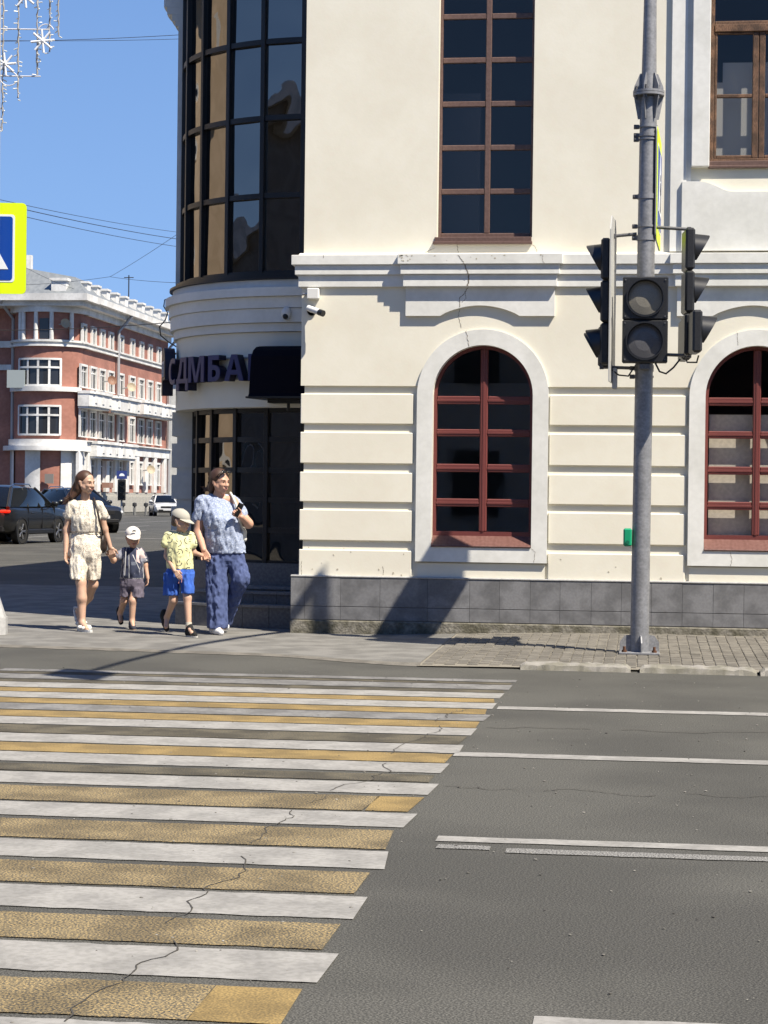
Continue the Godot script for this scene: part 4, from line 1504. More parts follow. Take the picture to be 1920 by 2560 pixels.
	m.tube(PackedVector3Array([Vector3(0.10, 2.74, -0.02), Vector3(0.14, 2.66, 0.0), Vector3(0.2, 2.64, 0.0), Vector3(0.27, 2.70, -0.02), Vector3(0.33, 2.78, -0.05)]), PackedFloat32Array([0.009]), 8)
	part(ped, "cable", m, plain("black_plastic", Color.BLACK))
	m = M.new()
	m.tube(PackedVector3Array([Vector3(-0.10, 2.70, -0.08), Vector3(-0.15, 2.62, -0.06), Vector3(-0.24, 2.63, -0.08), Vector3(-0.33, 2.70, -0.12)]), PackedFloat32Array([0.008]), 8)
	part(ped, "cable", m, plain("black_plastic", Color.BLACK))

	# vehicle signal that faces along the road to the left, in front of a pale back board
	var left := thing("vehicle_signal", "three-lamp black traffic signal with a pale backing board beside the steel pole", "traffic light", P + Vector3(-0.36, 3.92, 0.0), deg_to_rad(-90.0 - 4.0))
	lamp_head(left, "signal_head", 3, black, visor, lens)
	m = M.new()
	var board := PackedVector2Array([Vector2(-0.30, -1.36), Vector2(0.30, -1.36), Vector2(0.30, 0.06), Vector2(0.18, 0.20), Vector2(-0.18, 0.20), Vector2(-0.30, 0.06)])
	m.ext(board, -0.072, -0.060)
	part(left, "backing_board", m, plain("board_pale", lin(0.42, 0.42, 0.40), 0.5))
	m = M.new()
	m.box(Vector3(-0.04, -1.42, -0.12), Vector3(0.06, -1.22, -0.075), 0.01)
	part(left, "cable_box", m, plain("grey_plastic", lin(0.4, 0.4, 0.39), 0.6))
	# its arrow section hangs beside the lowest lamp
	var la := lamp_head(left, "arrow_section", 1, black, visor, lens)
	la.position = Vector3(-0.35, -0.80, 0.05)

	# vehicle signal that faces to the right, with an extra arrow section
	var right := thing("vehicle_signal", "black traffic signal with an extra arrow section low down beside the steel pole", "traffic light", P + Vector3(0.42, 4.01, 0.02), deg_to_rad(90.0 + 6.0))
	lamp_head(right, "signal_head", 3, black, visor, lens)
	var ra := lamp_head(right, "arrow_section", 1, black, visor, lens)
	ra.position = Vector3(-0.36, -0.80, 0.03)
	var rb := lamp_head(right, "arrow_section", 1, black, visor, lens)
	rb.position = Vector3(0.36, -0.82, 0.02)
	m = M.new()
	m.tube(PackedVector3Array([Vector3(-0.2, -1.21, -0.05), Vector3(-0.1, -1.26, -0.02), Vector3(-0.25, -1.27, 0.05), Vector3(-0.3, -1.21, 0.06)]), PackedFloat32Array([0.008]), 8)
	part(right, "cable", m, plain("black_plastic", Color.BLACK))

	# crossing sign seen edge on behind the pole
	crossing_sign("crossing_sign", "crossing sign in a yellow-green frame, seen edge on behind the steel pole", P + Vector3(0.128, 4.45, -0.45), deg_to_rad(90.0 - 2.4), 1.06)

	# green push button box
	var pb := thing("push_button_box", "green pedestrian push button box strapped to the steel pole", "button box", P + Vector3(-0.118, 1.10, 0.03))
	var green := plain("button_green", lin(0.006, 0.28, 0.135), 0.4)
	m = M.new()
	m.box(Vector3(-0.045, -0.085, -0.05), Vector3(0.035, 0.085, 0.05), 0.014)
	part(pb, "housing", m, green)
	m = M.new()
	m.cyl(Vector3(-0.005, -0.045, 0.05), Vector3(-0.005, -0.045, 0.058), 0.018, 0.018, 14)
	part(pb, "button", m, plain("button_dark", lin(0.004, 0.13, 0.07), 0.4))

func crossing_sign(called: String, label: String, at: Vector3, turn: float, size: float) -> Node3D:
	# a square plate with rounded corners: yellow-green frame, white line, blue field, white triangle, walking figure; faces +z
	var s := thing(called, label, "road sign", at, turn)
	var h := size * 0.5
	var m := M.new()
	m.ext(round_rect(h, h, 0.05), -0.012, 0.0)
	part(s, "plate", m, plain("sign_back", lin(0.3, 0.3, 0.31), 0.5, 0.3))
	m = M.new()
	m.box(Vector3(-h * 0.8, h * 0.45, -0.035), Vector3(h * 0.8, h * 0.52, -0.012), 0.003)
	m.box(Vector3(-h * 0.8, -h * 0.52, -0.035), Vector3(h * 0.8, -h * 0.45, -0.012), 0.003)
	part(s, "rail", m, plain("sign_back", lin(0.3, 0.3, 0.31), 0.5, 0.3))
	var layers := [
		["frame_face", round_rect(h, h, 0.05), plain("sign_lime", lin(0.66, 0.86, 0.0), 0.45)],
		["white_line", round_rect(h * 0.745, h * 0.745, 0.035), plain("sign_white", lin(0.68, 0.72, 0.76), 0.45)],
		["blue_field", round_rect(h * 0.70, h * 0.70, 0.03), plain("sign_blue", lin(0.0, 0.045, 0.30), 0.4)],
		["triangle", PackedVector2Array([Vector2(-h * 0.61, -h * 0.46), Vector2(h * 0.61, -h * 0.46), Vector2(0.0, h * 0.64)]), plain("sign_white", Color.WHITE)]]
	var z := 0.0
	for l in layers:
		m = M.new()
		m.ext(l[1], z + 0.0005, z + 0.003)
		part(s, l[0], m, l[2])
		z += 0.004
	# walking figure of plain strokes
	var ink := plain("sign_ink", lin(0.01, 0.01, 0.012), 0.5)
	m = M.new()
	m.ext(arc(h * 0.04, h * 0.22, h * 0.06, 0, 337.5, 15), z, z + 0.003)
	for st in [[Vector2(0.02, 0.12), Vector2(-0.02, -0.12), 0.055], [Vector2(-0.02, -0.12), Vector2(0.12, -0.40), 0.035], [Vector2(-0.02, -0.12), Vector2(-0.16, -0.40), 0.035], [Vector2(0.02, 0.10), Vector2(0.16, -0.06), 0.025], [Vector2(0.02, 0.10), Vector2(-0.14, -0.04), 0.025]]:
		var a: Vector2 = st[0] * h
		var b: Vector2 = st[1] * h
		var d := (b - a).normalized()
		var o: Vector2 = Vector2(-d.y, d.x) * st[2] * h
		m.ext(PackedVector2Array([a - o, b - o, b + o, a + o]), z, z + 0.003)
	part(s, "figure", m, ink)
	return s

func round_rect(hx: float, hy: float, r: float) -> PackedVector2Array:
	var p := PackedVector2Array()
	for q in [[hx - r, -hy + r, -90.0], [hx - r, hy - r, 0.0], [-hx + r, hy - r, 90.0], [-hx + r, -hy + r, 180.0]]:
		p.append_array(arc(q[0], q[1], r, q[2], q[2] + 90.0, 5))
	return p

func corner_post() -> void:
	# tall post just left of the picture: only its flared concrete-grey foot, its sign and its garland reach in
	var P := Vector3(-3.03, 0.012, 1.17)
	var grey := mottled("post_grey", lin(0.36, 0.36, 0.355), lin(0.44, 0.44, 0.435), 2.0, 0.6, 0.04)
	var t := thing("corner_post", "pale grey lamp post with a flared eight-sided foot on the corner pavement", "post", P, deg_to_rad(10.0))
	var m := M.new()
	var pr := [Vector2(0.205, 0.0), Vector2(0.205, 0.185), Vector2(0.185, 0.20), Vector2(0.11, 0.42), Vector2(0.095, 0.5)]
	for i in pr.size() - 1:
		for k in 8:
			var a := TAU * (k + 0.5) / 8.0
			var b := TAU * (k + 1.5) / 8.0
			m.quad(Vector3(sin(a) * pr[i].x, pr[i].y, cos(a) * pr[i].x), Vector3(sin(b) * pr[i].x, pr[i].y, cos(b) * pr[i].x), Vector3(sin(b) * pr[i + 1].x, pr[i + 1].y, cos(b) * pr[i + 1].x), Vector3(sin(a) * pr[i + 1].x, pr[i + 1].y, cos(a) * pr[i + 1].x), Vector3(sin((a + b) * 0.5), 0.25 if i > 0 else 0.0, cos((a + b) * 0.5)).normalized())
	part(t, "foot", m, grey)
	m = M.new()
	m.lathe(PackedVector2Array([Vector2(0.09, 0.45), Vector2(0.07, 5.0), Vector2(0.055, 8.5), Vector2(0.0, 8.5)]), 20)
	part(t, "shaft", m, grey)
	crossing_sign("crossing_sign", "blue crossing sign with a white triangle in a yellow-green frame, facing the road", Vector3(-3.19, 4.065, 1.06), deg_to_rad(7.0), 0.955)

func garland() -> void:
	var g := thing("light_garland", "hanging winter garland of white snowflakes and unlit bulbs high beside the post", "garland", Vector3(-3.0, 6.0, 0.93), deg_to_rad(7.3))
	# local: x to the side, y up from 6 m
	var wire := mottled("garland_wire", lin(0.17, 0.155, 0.14), lin(0.5, 0.49, 0.47), 12.0, 0.6, 0.05)
	var whitep := plain("snow_white", lin(0.72, 0.73, 0.76), 0.5)
	var rod := plain("rod_white", lin(0.6, 0.6, 0.62), 0.45)
	var bulb := plain("bulb_clear", lin(0.66, 0.68, 0.66), 0.25)
	var nz := RandomNumberGenerator.new()
	nz.seed = 31
	for s in [[-0.015, 1.1, -0.72], [0.145, 1.1, -0.36], [0.345, 1.1, -0.105], [0.475, 1.1, 0.135], [0.565, 1.1, 0.31], [-0.25, 1.1, -0.5]]:
		var m := M.new()
		var p := PackedVector3Array()
		var r := PackedFloat32Array()
		var y: float = s[1]
		while y > s[2]:
			p.append(Vector3(s[0] + nz.randf_range(-0.006, 0.006), y, nz.randf_range(-0.01, 0.01)))
			r.append(nz.randf_range(0.006, 0.011))
			y -= 0.035
		m.tube(p, r, 6)
		var st := part(g, "strand", m, wire)
		m = M.new()
		y = s[1]
		while y > s[2]:
			var a := nz.randf() * TAU
			var d := Vector3(cos(a), nz.randf_range(-0.5, 0.2), sin(a)).normalized()
			if absf(d.x) < 0.4:
				d.x = 0.6 * signf(d.x + 0.01)
			m.cyl(Vector3(s[0], y, 0) + d * 0.008, Vector3(s[0], y, 0) + d * 0.05, 0.006, 0.007, 6)
			y -= nz.randf_range(0.035, 0.075)
		part(st, "bulbs", m, bulb).set_meta("kind", "stuff")
	for q in [[-0.3, 0.475, 0.39], [-0.3, 0.385, -0.105]]:
		var m := M.new()
		m.cyl(Vector3(q[0], q[2], 0.0), Vector3(q[1], q[2], 0.0), 0.007, 0.007, 8)
		part(g, "rod", m, rod)
	for f in [[0.405, 0.265, 0.125], [0.01, 0.015, 0.12], [0.215, 0.73, 0.12]]:
		var m := M.new()
		for k in 4:
			var a := k * PI / 4 + 0.1
			var d: Vector3 = Vector3(cos(a), sin(a), 0) * f[2]
			m.cyl(Vector3(f[0], f[1], 0.02) - d, Vector3(f[0], f[1], 0.02) + d, 0.012, 0.012, 8)
		m.ell(Vector3(f[0], f[1], 0.02), Vector3(0.024, 0.024, 0.02))
		part(g, "snowflake", m, whitep)
	for q in [[0.435, 0.36, 0.085, 20, 150], [0.05, -0.155, 0.10, -10, 100], [0.05, -0.105, 0.10, 190, 320]]:
		var m := M.new()
		var p := PackedVector3Array()
		for v in arc(q[0], q[1], q[2], q[3], q[4], 14):
			p.append(Vector3(v.x, v.y, 0.0))
		m.tube(p, PackedFloat32Array([0.006]), 6)
		part(g, "hoop", m, rod)
	# the bracket back to the post
	var m := M.new()
	m.cyl(Vector3(-0.3, 0.39, 0.0), Vector3(-0.06, 0.39, 0.25), 0.012, 0.012, 8)
	m.cyl(Vector3(-0.3, -0.105, 0.0), Vector3(-0.06, -0.105, 0.25), 0.012, 0.012, 8)
	part(g, "bracket", m, rod)

func wires() -> void:
	var dark := plain("wire_dark", lin(0.02, 0.021, 0.025), 0.6)
	# from, to, radius, sag, label
	var list := [
		[Vector3(-10.02, 10.78, -18.85), Vector3(-4.72, 11.06, -19.53), 0.0060, 0.05, "thin pair wire high against the open sky, the upper of two"],
		[Vector3(-10.68, 11.25, -20.78), Vector3(-4.90, 11.40, -21.52), 0.0050, 0.05, "thin pair wire high against the open sky, the lower of two"],
		[Vector3(-9.33, 7.34, -16.89), Vector3(-10.24, 9.88, -43.01), 0.0060, 0.10, "topmost of the slanting wires behind the yellow-green sign"],
		[Vector3(-9.33, 7.27, -16.89), Vector3(-10.24, 9.64, -43.01), 0.0085, 0.10, "thickest of the slanting wires behind the yellow-green sign"],
		[Vector3(-9.32, 7.13, -16.89), Vector3(-10.23, 9.39, -43.01), 0.0070, 0.10, "lowest of the slanting wires behind the yellow-green sign"],
		[Vector3(-17.17, 10.01, -56.24), Vector3(-8.31, 8.96, -32.36), 0.0070, 0.05, "short wire rising from the junction to the round corner"],
		[Vector3(-23.55, 10.67, -65.51), Vector3(-17.17, 10.01, -56.24), 0.0080, 0.05, "wire running from the grey roof to the junction"],
		[Vector3(-17.17, 10.01, -56.24), Vector3(-8.29, 7.22, -32.35), 0.0070, 0.05, "level wire from the junction to the round corner"],
		[Vector3(-26.98, 12.80, -75.16), Vector3(-28.34, 13.03, -90.12), 0.0100, 0.10, "cable sloping down across the grey metal roof"],
		[Vector3(-15.82, 6.27, -36.22), Vector3(-5.26, 5.68, -24.46), 0.0110, 0.12, "black cable crossing in front of the red building's top floor"],
		[Vector3(-19.10, 8.23, -45.89), Vector3(-23.55, 10.76, -65.51), 0.0080, 0.05, "wire from behind the sign to the grey roof"]]
	for w in list:
		var m := M.new()
		m.tube(line(w[0], w[1], w[3], 16), PackedFloat32Array([w[2]]), 5, false)
		var o := part(self, numbered("overhead_wire"), m, dark)
		tag(o, w[4], "wire", "wires over the side street")

# ---------------------------------------------------------------- the far side of the side street
func far_side() -> void:
	red_building()
	far_pale_building()
	for k in 7:
		tree(Vector3(-33.5 + k * 2.4, 0, -172.0 - (k % 3) * 7.0), 7.5 + (k % 3) * 1.8, 2.6 + 0.4 * (k % 2), 60 + k, ["broad dark green tree at the end of the side street, tallest of its row", "round dark green tree at the end of the side street", "dark green tree beside the pale house at the street's end", "small dark green tree half behind the round corner", "low bushy tree behind the white hatchback", "slim dark tree standing behind the round corner", "dark tree farthest along the row past the round corner"][k])
	far_signal()

func red_building() -> void:
	var XW := -37.85
	var brick := mottled("red_plaster", lin(0.325, 0.145, 0.108), lin(0.375, 0.172, 0.130), 0.35, 0.92, 0.03, 0.0, 0.06, Color(0.88, 0.88, 0.88), Color(1, 1, 1))
	var white := mottled("white_trim", lin(0.66, 0.655, 0.635), lin(0.74, 0.735, 0.715), 0.4, 0.85, 0.03, 0.0, 0.08, Color(0.9, 0.9, 0.9))
	var wall_white := white
	var grey_roof := mottled("roof_metal", lin(0.15, 0.165, 0.175), lin(0.20, 0.215, 0.225), 0.3, 0.55, 0.03)
	var dark := plain("far_glass", lin(0.025, 0.027, 0.032), 0.12)
	var stone := mottled("far_plinth", lin(0.30, 0.285, 0.25), lin(0.40, 0.385, 0.345), 0.5, 0.9, 0.04)
	var b := thing("red_building", "four-storey red building with white trim and a rounded corner across the side street", "building")
	var C2 := Vector2(XW - 2.6, -126.0)
	var m := M.new()

	# long wall along the side street (faces +x), bow at the corner, wing to the left; storeys from the stone plinth up
	m = M.new()
	m.box(Vector3(XW - 12.0, 1.6, -153.0), Vector3(XW, 15.2, -126.0))
	bow(m, C2, 2.6, 1.6, 15.2, -90, 100, 26)
	m.box(Vector3(XW - 30.0, 1.6, -150.0), Vector3(XW - 5.05, 15.2, -125.4))
	part(b, "wall", m, brick)
	m = M.new()
	m.box(Vector3(XW - 12.0, -0.5, -153.0), Vector3(XW + 0.22, 1.6, -126.0))
	bow(m, C2, 2.85, -0.5, 1.6, -90, 100, 20)
	m.box(Vector3(XW - 30.0, -0.5, -150.0), Vector3(XW - 5.05, 1.6, -125.2))
	part(b, "plinth", m, stone)
	for k in 24:
		m = M.new()
		var z := -127.0 - k * 1.08
		m.box(Vector3(XW + 0.2, 0.02, z - 0.5), Vector3(XW + 0.34, 1.35, z + 0.5), 0.03)
		part(b, "plinth_block", m, stone)
	# white ground-floor facing between pilasters
	for k in 10:
		var z: float = [-124.6, -127.0, -129.7, -132.3, -134.95, -138.4, -141.7, -144.7, -147.8, -151.3][k]
		m = M.new()
		m.box(Vector3(XW, 1.62, z - 0.42), Vector3(XW + 0.30, 4.6, z + 0.42), 0.03)
		part(b, "pilaster", m, wall_white)
	m = M.new()
	m.box(Vector3(XW, 4.6, -153.0), Vector3(XW + 0.32, 5.35, -126.0))
	m.box(Vector3(XW, 5.35, -153.0), Vector3(XW + 0.5, 5.45, -126.0))
	bow(m, C2, 2.95, 4.95, 5.45, -90, 100, 20)
	part(b, "ground_cornice", m, wall_white)
	m = M.new()
	bow(m, C2, 3.35, 4.62, 4.95, -75, 85, 20)
	part(b, "entrance_canopy", m, wall_white)
	m = M.new()
	m.box(Vector3(XW - 0.1, 12.28, -153.0), Vector3(XW + 0.25, 12.42, -126.0))
	m.box(Vector3(XW - 0.1, 12.42, -153.0), Vector3(XW + 0.12, 12.6, -126.0))
	m.box(Vector3(XW - 0.1, 12.6, -153.0), Vector3(XW + 0.3, 12.72, -126.0))
	bow(m, C2, 2.85, 12.28, 12.42, -90, 100, 20)
	bow(m, C2, 2.72, 12.42, 12.6, -90, 100, 20)
	bow(m, C2, 2.9, 12.6, 12.76, -90, 100, 20)
	m.box(Vector3(XW - 30.0, 12.28, -125.6), Vector3(XW - 5.05, 12.76, -125.2))
	part(b, "storey_band", m, white)
	# eaves: frieze, deep cove, fascia
	m = M.new()
	m.box(Vector3(XW - 0.1, 14.78, -153.2), Vector3(XW + 0.25, 15.25, -126.0))
	m.box(Vector3(XW - 0.1, 15.25, -153.4), Vector3(XW + 0.75, 15.6, -126.02))
	m.box(Vector3(XW - 0.1, 15.6, -153.6), Vector3(XW + 1.2, 16.05, -126.02))
	bow(m, C2, 2.9, 14.78, 15.2, -90, 100, 20)
	m.box(Vector3(XW - 30.0, 15.2, -126.0), Vector3(XW + 0.75, 15.55, -123.0))
	m.box(Vector3(XW - 30.0, 15.55, -126.0), Vector3(XW + 1.2, 16.05, -122.5))
	part(b, "eaves", m, white)
	# four slim columns before the top floor of the bow
	for q in [-42.0, -41.72, -40.69, -39.55, -38.28]:
		m = M.new()
		var dx: float = q - C2.x
		var dz := sqrt(maxf(0.0, 2.85 * 2.85 - dx * dx)) if absf(dx) < 2.84 else 0.1
		m.cyl(Vector3(q, 12.76, C2.y + dz - 0.12), Vector3(q, 14.78, C2.y + dz - 0.12), 0.17, 0.15, 12)
		part(b, "column", m, white)
	m = M.new()
	m.ext(PackedVector2Array([Vector2(-40.45, 12.8), Vector2(-39.75, 12.8), Vector2(-39.75, 14.3), Vector2(-40.45, 14.3)]), C2.y + 2.50, C2.y + 2.63)
	part(b, "balcony_door", m, dark)
	# roof: hipped, with a ridge, and white posts along the eaves
	m = M.new()
	var e0 := Vector3(XW + 1.1, 16.06, -122.6)
	var e1 := Vector3(XW + 1.1, 16.06, -153.5)
	var e2 := Vector3(XW - 30.0, 16.06, -122.6)
	var r0 := Vector3(XW - 0.3, 17.45, -124.7)
	var r1 := Vector3(XW - 1.2, 17.45, -153.5)
	var r2 := Vector3(XW - 30.0, 23.0, -128.5)
	var r3 := Vector3(XW - 30.0, 23.0, -153.5)
	m.quad(e0, e1, r1, r0)
	m.quad(e2, e0, r0, r2)
	m.quad(r2, r0, r1, r3)
	part(b, "roof", m, grey_roof)
	for k in 10:
		m = M.new()
		var z := -125.2 - k * 2.75
		var y := 16.06
		m.box(Vector3(XW + 0.15, y, z - 0.42), Vector3(XW + 0.6, y + 0.95, z + 0.42))
		m.box(Vector3(XW + 0.1, y + 0.95, z - 0.52), Vector3(XW + 0.68, y + 1.1, z + 0.52))
		part(b, "parapet_post", m, white)
	for x in [-42.4, -38.9]:
		m = M.new()
		m.box(Vector3(x - 0.55, 16.06, -123.6), Vector3(x + 0.55, 17.0, -122.9))
		m.box(Vector3(x - 0.68, 17.0, -123.7), Vector3(x + 0.68, 17.2, -122.8))
		part(b, "parapet_post", m, white)
	m = M.new()
	m.cyl(Vector3(XW - 1.0, 17.5, -143.0), Vector3(XW - 1.0, 19.6, -143.0), 0.05, 0.05, 6)
	m.cyl(Vector3(XW - 1.4, 19.4, -143.0), Vector3(XW - 0.6, 19.4, -143.0), 0.04, 0.04, 6)
	part(b, "roof_aerial", m, plain("wire_dark", Color.BLACK))
	m = M.new()
	m.box(Vector3(-43.6, 18.0, -130.2), Vector3(-43.1, 19.7, -129.7))
	part(b, "chimney", m, white)

	# windows of the long wall: [z, y0, y1, half width]
	var zs := [-125.8, -128.45, -131.0, -133.55, -136.65, -140.25, -143.25, -146.25, -149.35]
	for k in 9:
		for f in [[12.72, 14.12, 0.62], [9.42, 11.1, 0.92], [5.75, 7.78, 0.95], [2.3, 4.2, 0.66]]:
			far_window(b, XW, zs[k], f[0], f[1], f[2], white, dark)
	# balconies in front of the third and second floors, their bottoms curved
	for q in [[-124.6, -130.4, 9.0, 1.15], [-130.5, -138.4, 8.95, 1.35], [-141.3, -147.0, 9.1, 1.1], [-147.4, -152.0, 9.1, 1.1], [-127.0, -132.8, 5.35, 1.1], [-133.0, -138.6, 5.35, 1.1]]:
		balcony(b, XW, q[0], q[1], q[2], q[3], white)
	# bow windows: three wide lights with white frames
	for f in [[9.4, 11.34], [5.78, 7.9]]:
		bow_window(b, C2, f[0], f[1], white, dark)
	m = M.new()
	bow(m, C2, 2.95, 8.97, 9.32, -60, 70, 20)
	part(b, "window_ledge", m, white)
	# ground floor of the bow: white wall with two dark red recesses
	m = M.new()
	bow(m, C2, 2.72, 1.6, 4.62, -88, -52, 8)
	bow(m, C2, 2.72, 1.6, 4.62, -22, 4, 8)
	bow(m, C2, 2.72, 1.6, 4.62, 36, 98, 12)
	part(b, "bow_pier", m, wall_white)
	# grey downpipes
	var pipe := plain("pipe_grey", lin(0.34, 0.34, 0.35), 0.5, 0.2)
	for z in [-135.2, -152.6]:
		m = M.new()
		m.tube(PackedVector3Array([Vector3(XW + 1.1, 15.6, z - 0.9), Vector3(XW + 0.25, 14.3, z), Vector3(XW + 0.25, 1.0, z)]), PackedFloat32Array([0.13]), 8)
		part(b, "downpipe", m, pipe)
	m = M.new()
	m.tube(PackedVector3Array([Vector3(-43.3, 15.6, -122.6), Vector3(-42.95, 14.4, -125.0), Vector3(-42.95, 1.0, -125.0)]), PackedFloat32Array([0.13]), 8)
	part(b, "downpipe", m, pipe)
	# blank notice board on the wing, a small shop plate
	m = M.new()
	m.box(Vector3(-42.85, 9.2, -123.4), Vector3(-41.5, 10.5, -123.3))
	part(b, "notice_board", m, plain("board_grey", lin(0.30, 0.34, 0.345), 0.6))
	m = M.new()
	m.box(Vector3(-44.2, 10.6, -125.2), Vector3(-43.0, 11.0, -125.05))
	part(b, "name_plate", m, white)
	m = M.new()
	m.box(Vector3(-39.85, 2.2, -123.2), Vector3(-39.2, 2.9, -123.1))
	part(b, "plate", m, plain("plate_grey", lin(0.22, 0.2, 0.18), 0.5))

	# satellite dishes fixed to the wall
	var dish_at := [[Vector3(-38.55, 13.95, -123.6), "beige satellite dish beside the columns on the red building's top floor"], [Vector3(XW + 1.0, 10.0, -136.5), "beige satellite dish above the balcony on the red building"], [Vector3(XW + 0.9, 3.55, -143.6), "pale round dish on a bracket at the red building's ground floor"], [Vector3(XW + 0.9, 10.2, -130.9), "brown satellite dish at a third-floor window of the red building"]]
	for q in dish_at:
		var d := thing("satellite_dish", q[1], "satellite dish", q[0], deg_to_rad(35.0), "satellite dishes on the red building")
		m = M.new()
		m.t = Transform3D(Basis(Vector3.RIGHT, PI / 2 - 0.3), Vector3.ZERO)
		m.lathe(PackedVector2Array([Vector2(0.0, -0.12), Vector2(0.2, -0.09), Vector2(0.36, 0.0), Vector2(0.37, 0.02), Vector2(0.2, -0.06), Vector2(0.0, -0.09)]), 18)
		part(d, "reflector", m, plain("dish_beige", lin(0.36, 0.30, 0.21), 0.6) if q[0].y < 10.1 or q[0].y > 13.0 else plain("dish_brown", lin(0.2, 0.10, 0.06), 0.6))
		m = M.new()
		m.cyl(Vector3(0, 0, -0.1), Vector3(-0.5, -0.1, -0.7), 0.05, 0.05, 6)
		part(d, "mount", m, pipe)
	# old square air vents on the brick between floors
	for q in [[-131.0, 7.9], [-131.0, 4.25], [-131.0, 2.15]]:
		m = M.new()
		m.box(Vector3(XW + 0.3, q[1] - 0.2, q[0] - 0.6), Vector3(XW + 0.9, q[1] + 0.2, q[0] + 0.6))
		part(b, "air_conditioner", m, plain("unit_brown", lin(0.27, 0.15, 0.11), 0.7))

# a part of a round tower: centre (x, z), from angle to angle measured from +z towards +x
func bow(m: M, c: Vector2, r: float, y0: float, y1: float, a0: float, a1: float, seg: int) -> void:
	for i in seg:
		var a := deg_to_rad(lerpf(a0, a1, float(i) / seg))
		var b := deg_to_rad(lerpf(a0, a1, float(i + 1) / seg))
		var na := Vector3(sin(a), 0, cos(a))
		var nb := Vector3(sin(b), 0, cos(b))
		var o := Vector3(c.x, 0, c.y)
		var i0 := m.vert(o + na * r + Vector3(0, y0, 0), na)
		var i1 := m.vert(o + nb * r + Vector3(0, y0, 0), nb)
		var i2 := m.vert(o + nb * r + Vector3(0, y1, 0), nb)
		var i3 := m.vert(o + na * r + Vector3(0, y1, 0), na)
		m.face(i0, i1, i2)
		m.face(i0, i2, i3)
		m.tri(o + Vector3(0, y1, 0), o + na * r + Vector3(0, y1, 0), o + nb * r + Vector3(0, y1, 0), Vector3.UP)
		m.tri(o + Vector3(0, y0, 0), o + na * r + Vector3(0, y0, 0), o + nb * r + Vector3(0, y0, 0), Vector3.DOWN)

func far_window(b: Node, x: float, z: float, y0: float, y1: float, hw: float, white: Material, dark: Material) -> void:
	var m := M.new()
	var w := 0.16
	# raised surround
	m.box(Vector3(x, y0, z - hw), Vector3(x + 0.16, y1, z - hw + w))
	m.box(Vector3(x, y0, z + hw - w), Vector3(x + 0.16, y1, z + hw))
	m.box(Vector3(x, y1 - w, z - hw + w), Vector3(x + 0.155, y1, z + hw - w))
	m.box(Vector3(x, y0 - 0.08, z - hw - 0.05), Vector3(x + 0.2, y0, z + hw + 0.05))
	var f := part(b, "window", m, white)
	m = M.new()
	m.box(Vector3(x + 0.004, y0, z - hw + w), Vector3(x + 0.02, y1 - w, z + hw - w))
	part(f, "pane", m, dark)
	m = M.new()
	m.box(Vector3(x + 0.02, y0, z - 0.05), Vector3(x + 0.06, y1 - w, z + 0.05))
	m.box(Vector3(x + 0.02, lerpf(y0, y1, 0.66), z - hw + w), Vector3(x + 0.055, lerpf(y0, y1, 0.66) + 0.08, z + hw - w))
	part(f, "glazing_bar", m, white)

func bow_window(b: Node, c: Vector2, y0: float, y1: float, white: Material, dark: Material) -> void:
	var m := M.new()
	bow(m, c, 2.64, y0, y1, -36, 34, 12)
	var p := part(b, "window", m, dark)
	for k in 5:
		var a := lerpf(-36.0, 34.0, k / 4.0)
		m = M.new()
		bow(m, c, 2.78 if k in [0, 4] else 2.72, y0, y1, a - 1.8, a + 1.8, 2)
		part(p, "mullion", m, white)
	for y in [y0, lerpf(y0, y1, 0.68), y1]:
		m = M.new()
		bow(m, c, 2.75, y - 0.07, y + 0.07, -37.5, 35.5, 12)
		part(p, "rail", m, white)

func balcony(b: Node, x: float, z0: float, z1: float, y: float, out: float, white: Material) -> void:
	var m := M.new()
	# parapet with a bevelled plan and a bellied underside
	var hi := y + 0.0
	var plan := PackedVector2Array([Vector2(0.0, z0), Vector2(out * 0.75, z0), Vector2(out, z0 - 0.5), Vector2(out, z1 + 0.5), Vector2(out * 0.75, z1), Vector2(0.0, z1)])
	for lay in [[hi - 1.05, hi - 0.12, 1.0], [hi - 0.12, hi + 0.1, 1.1], [hi - 1.2, hi - 1.05, 0.86]]:
		for i in plan.size():
			var p := plan[i]
			var q := plan[(i + 1) % plan.size()]
			var mid := (z0 + z1) * 0.5
			var f: float = lay[2]
			var a := Vector3(x + p.x * f, lay[0], mid + (p.y - mid) * (1.0 + (f - 1.0) * 0.15))
			var c := Vector3(x + q.x * f, lay[0], mid + (q.y - mid) * (1.0 + (f - 1.0) * 0.15))
			var nn := Vector3(-(q.y - p.y), 0, q.x - p.x).normalized()
			if nn.dot(Vector3(0.5, 0, 0) + Vector3(0, 0, (p.y + q.y) * 0.5 - mid) * 0.2) < 0:
				nn = -nn
			m.quad(a, c, c + Vector3(0, lay[1] - lay[0], 0), a + Vector3(0, lay[1] - lay[0], 0), nn)
		var f2: float = lay[2]
		m.quad(Vector3(x, lay[1], z0), Vector3(x + out * f2, lay[1], z0 - 0.3), Vector3(x + out * f2, lay[1], z1 + 0.3), Vector3(x, lay[1], z1), Vector3.UP)
		m.quad(Vector3(x, lay[0], z0), Vector3(x + out * f2, lay[0], z0 - 0.3), Vector3(x + out * f2, lay[0], z1 + 0.3), Vector3(x, lay[0], z1), Vector3.DOWN)
	var o := part(b, "balcony", m, white)
	m = M.new()
	for e in [z0 - 0.9, (z0 + z1) * 0.5, z1 + 0.9]:
		m.box(Vector3(x + out, hi - 0.8, e - 0.25), Vector3(x + out + 0.06, hi - 0.3, e + 0.25))
	part(o, "recess_panel", m, white)

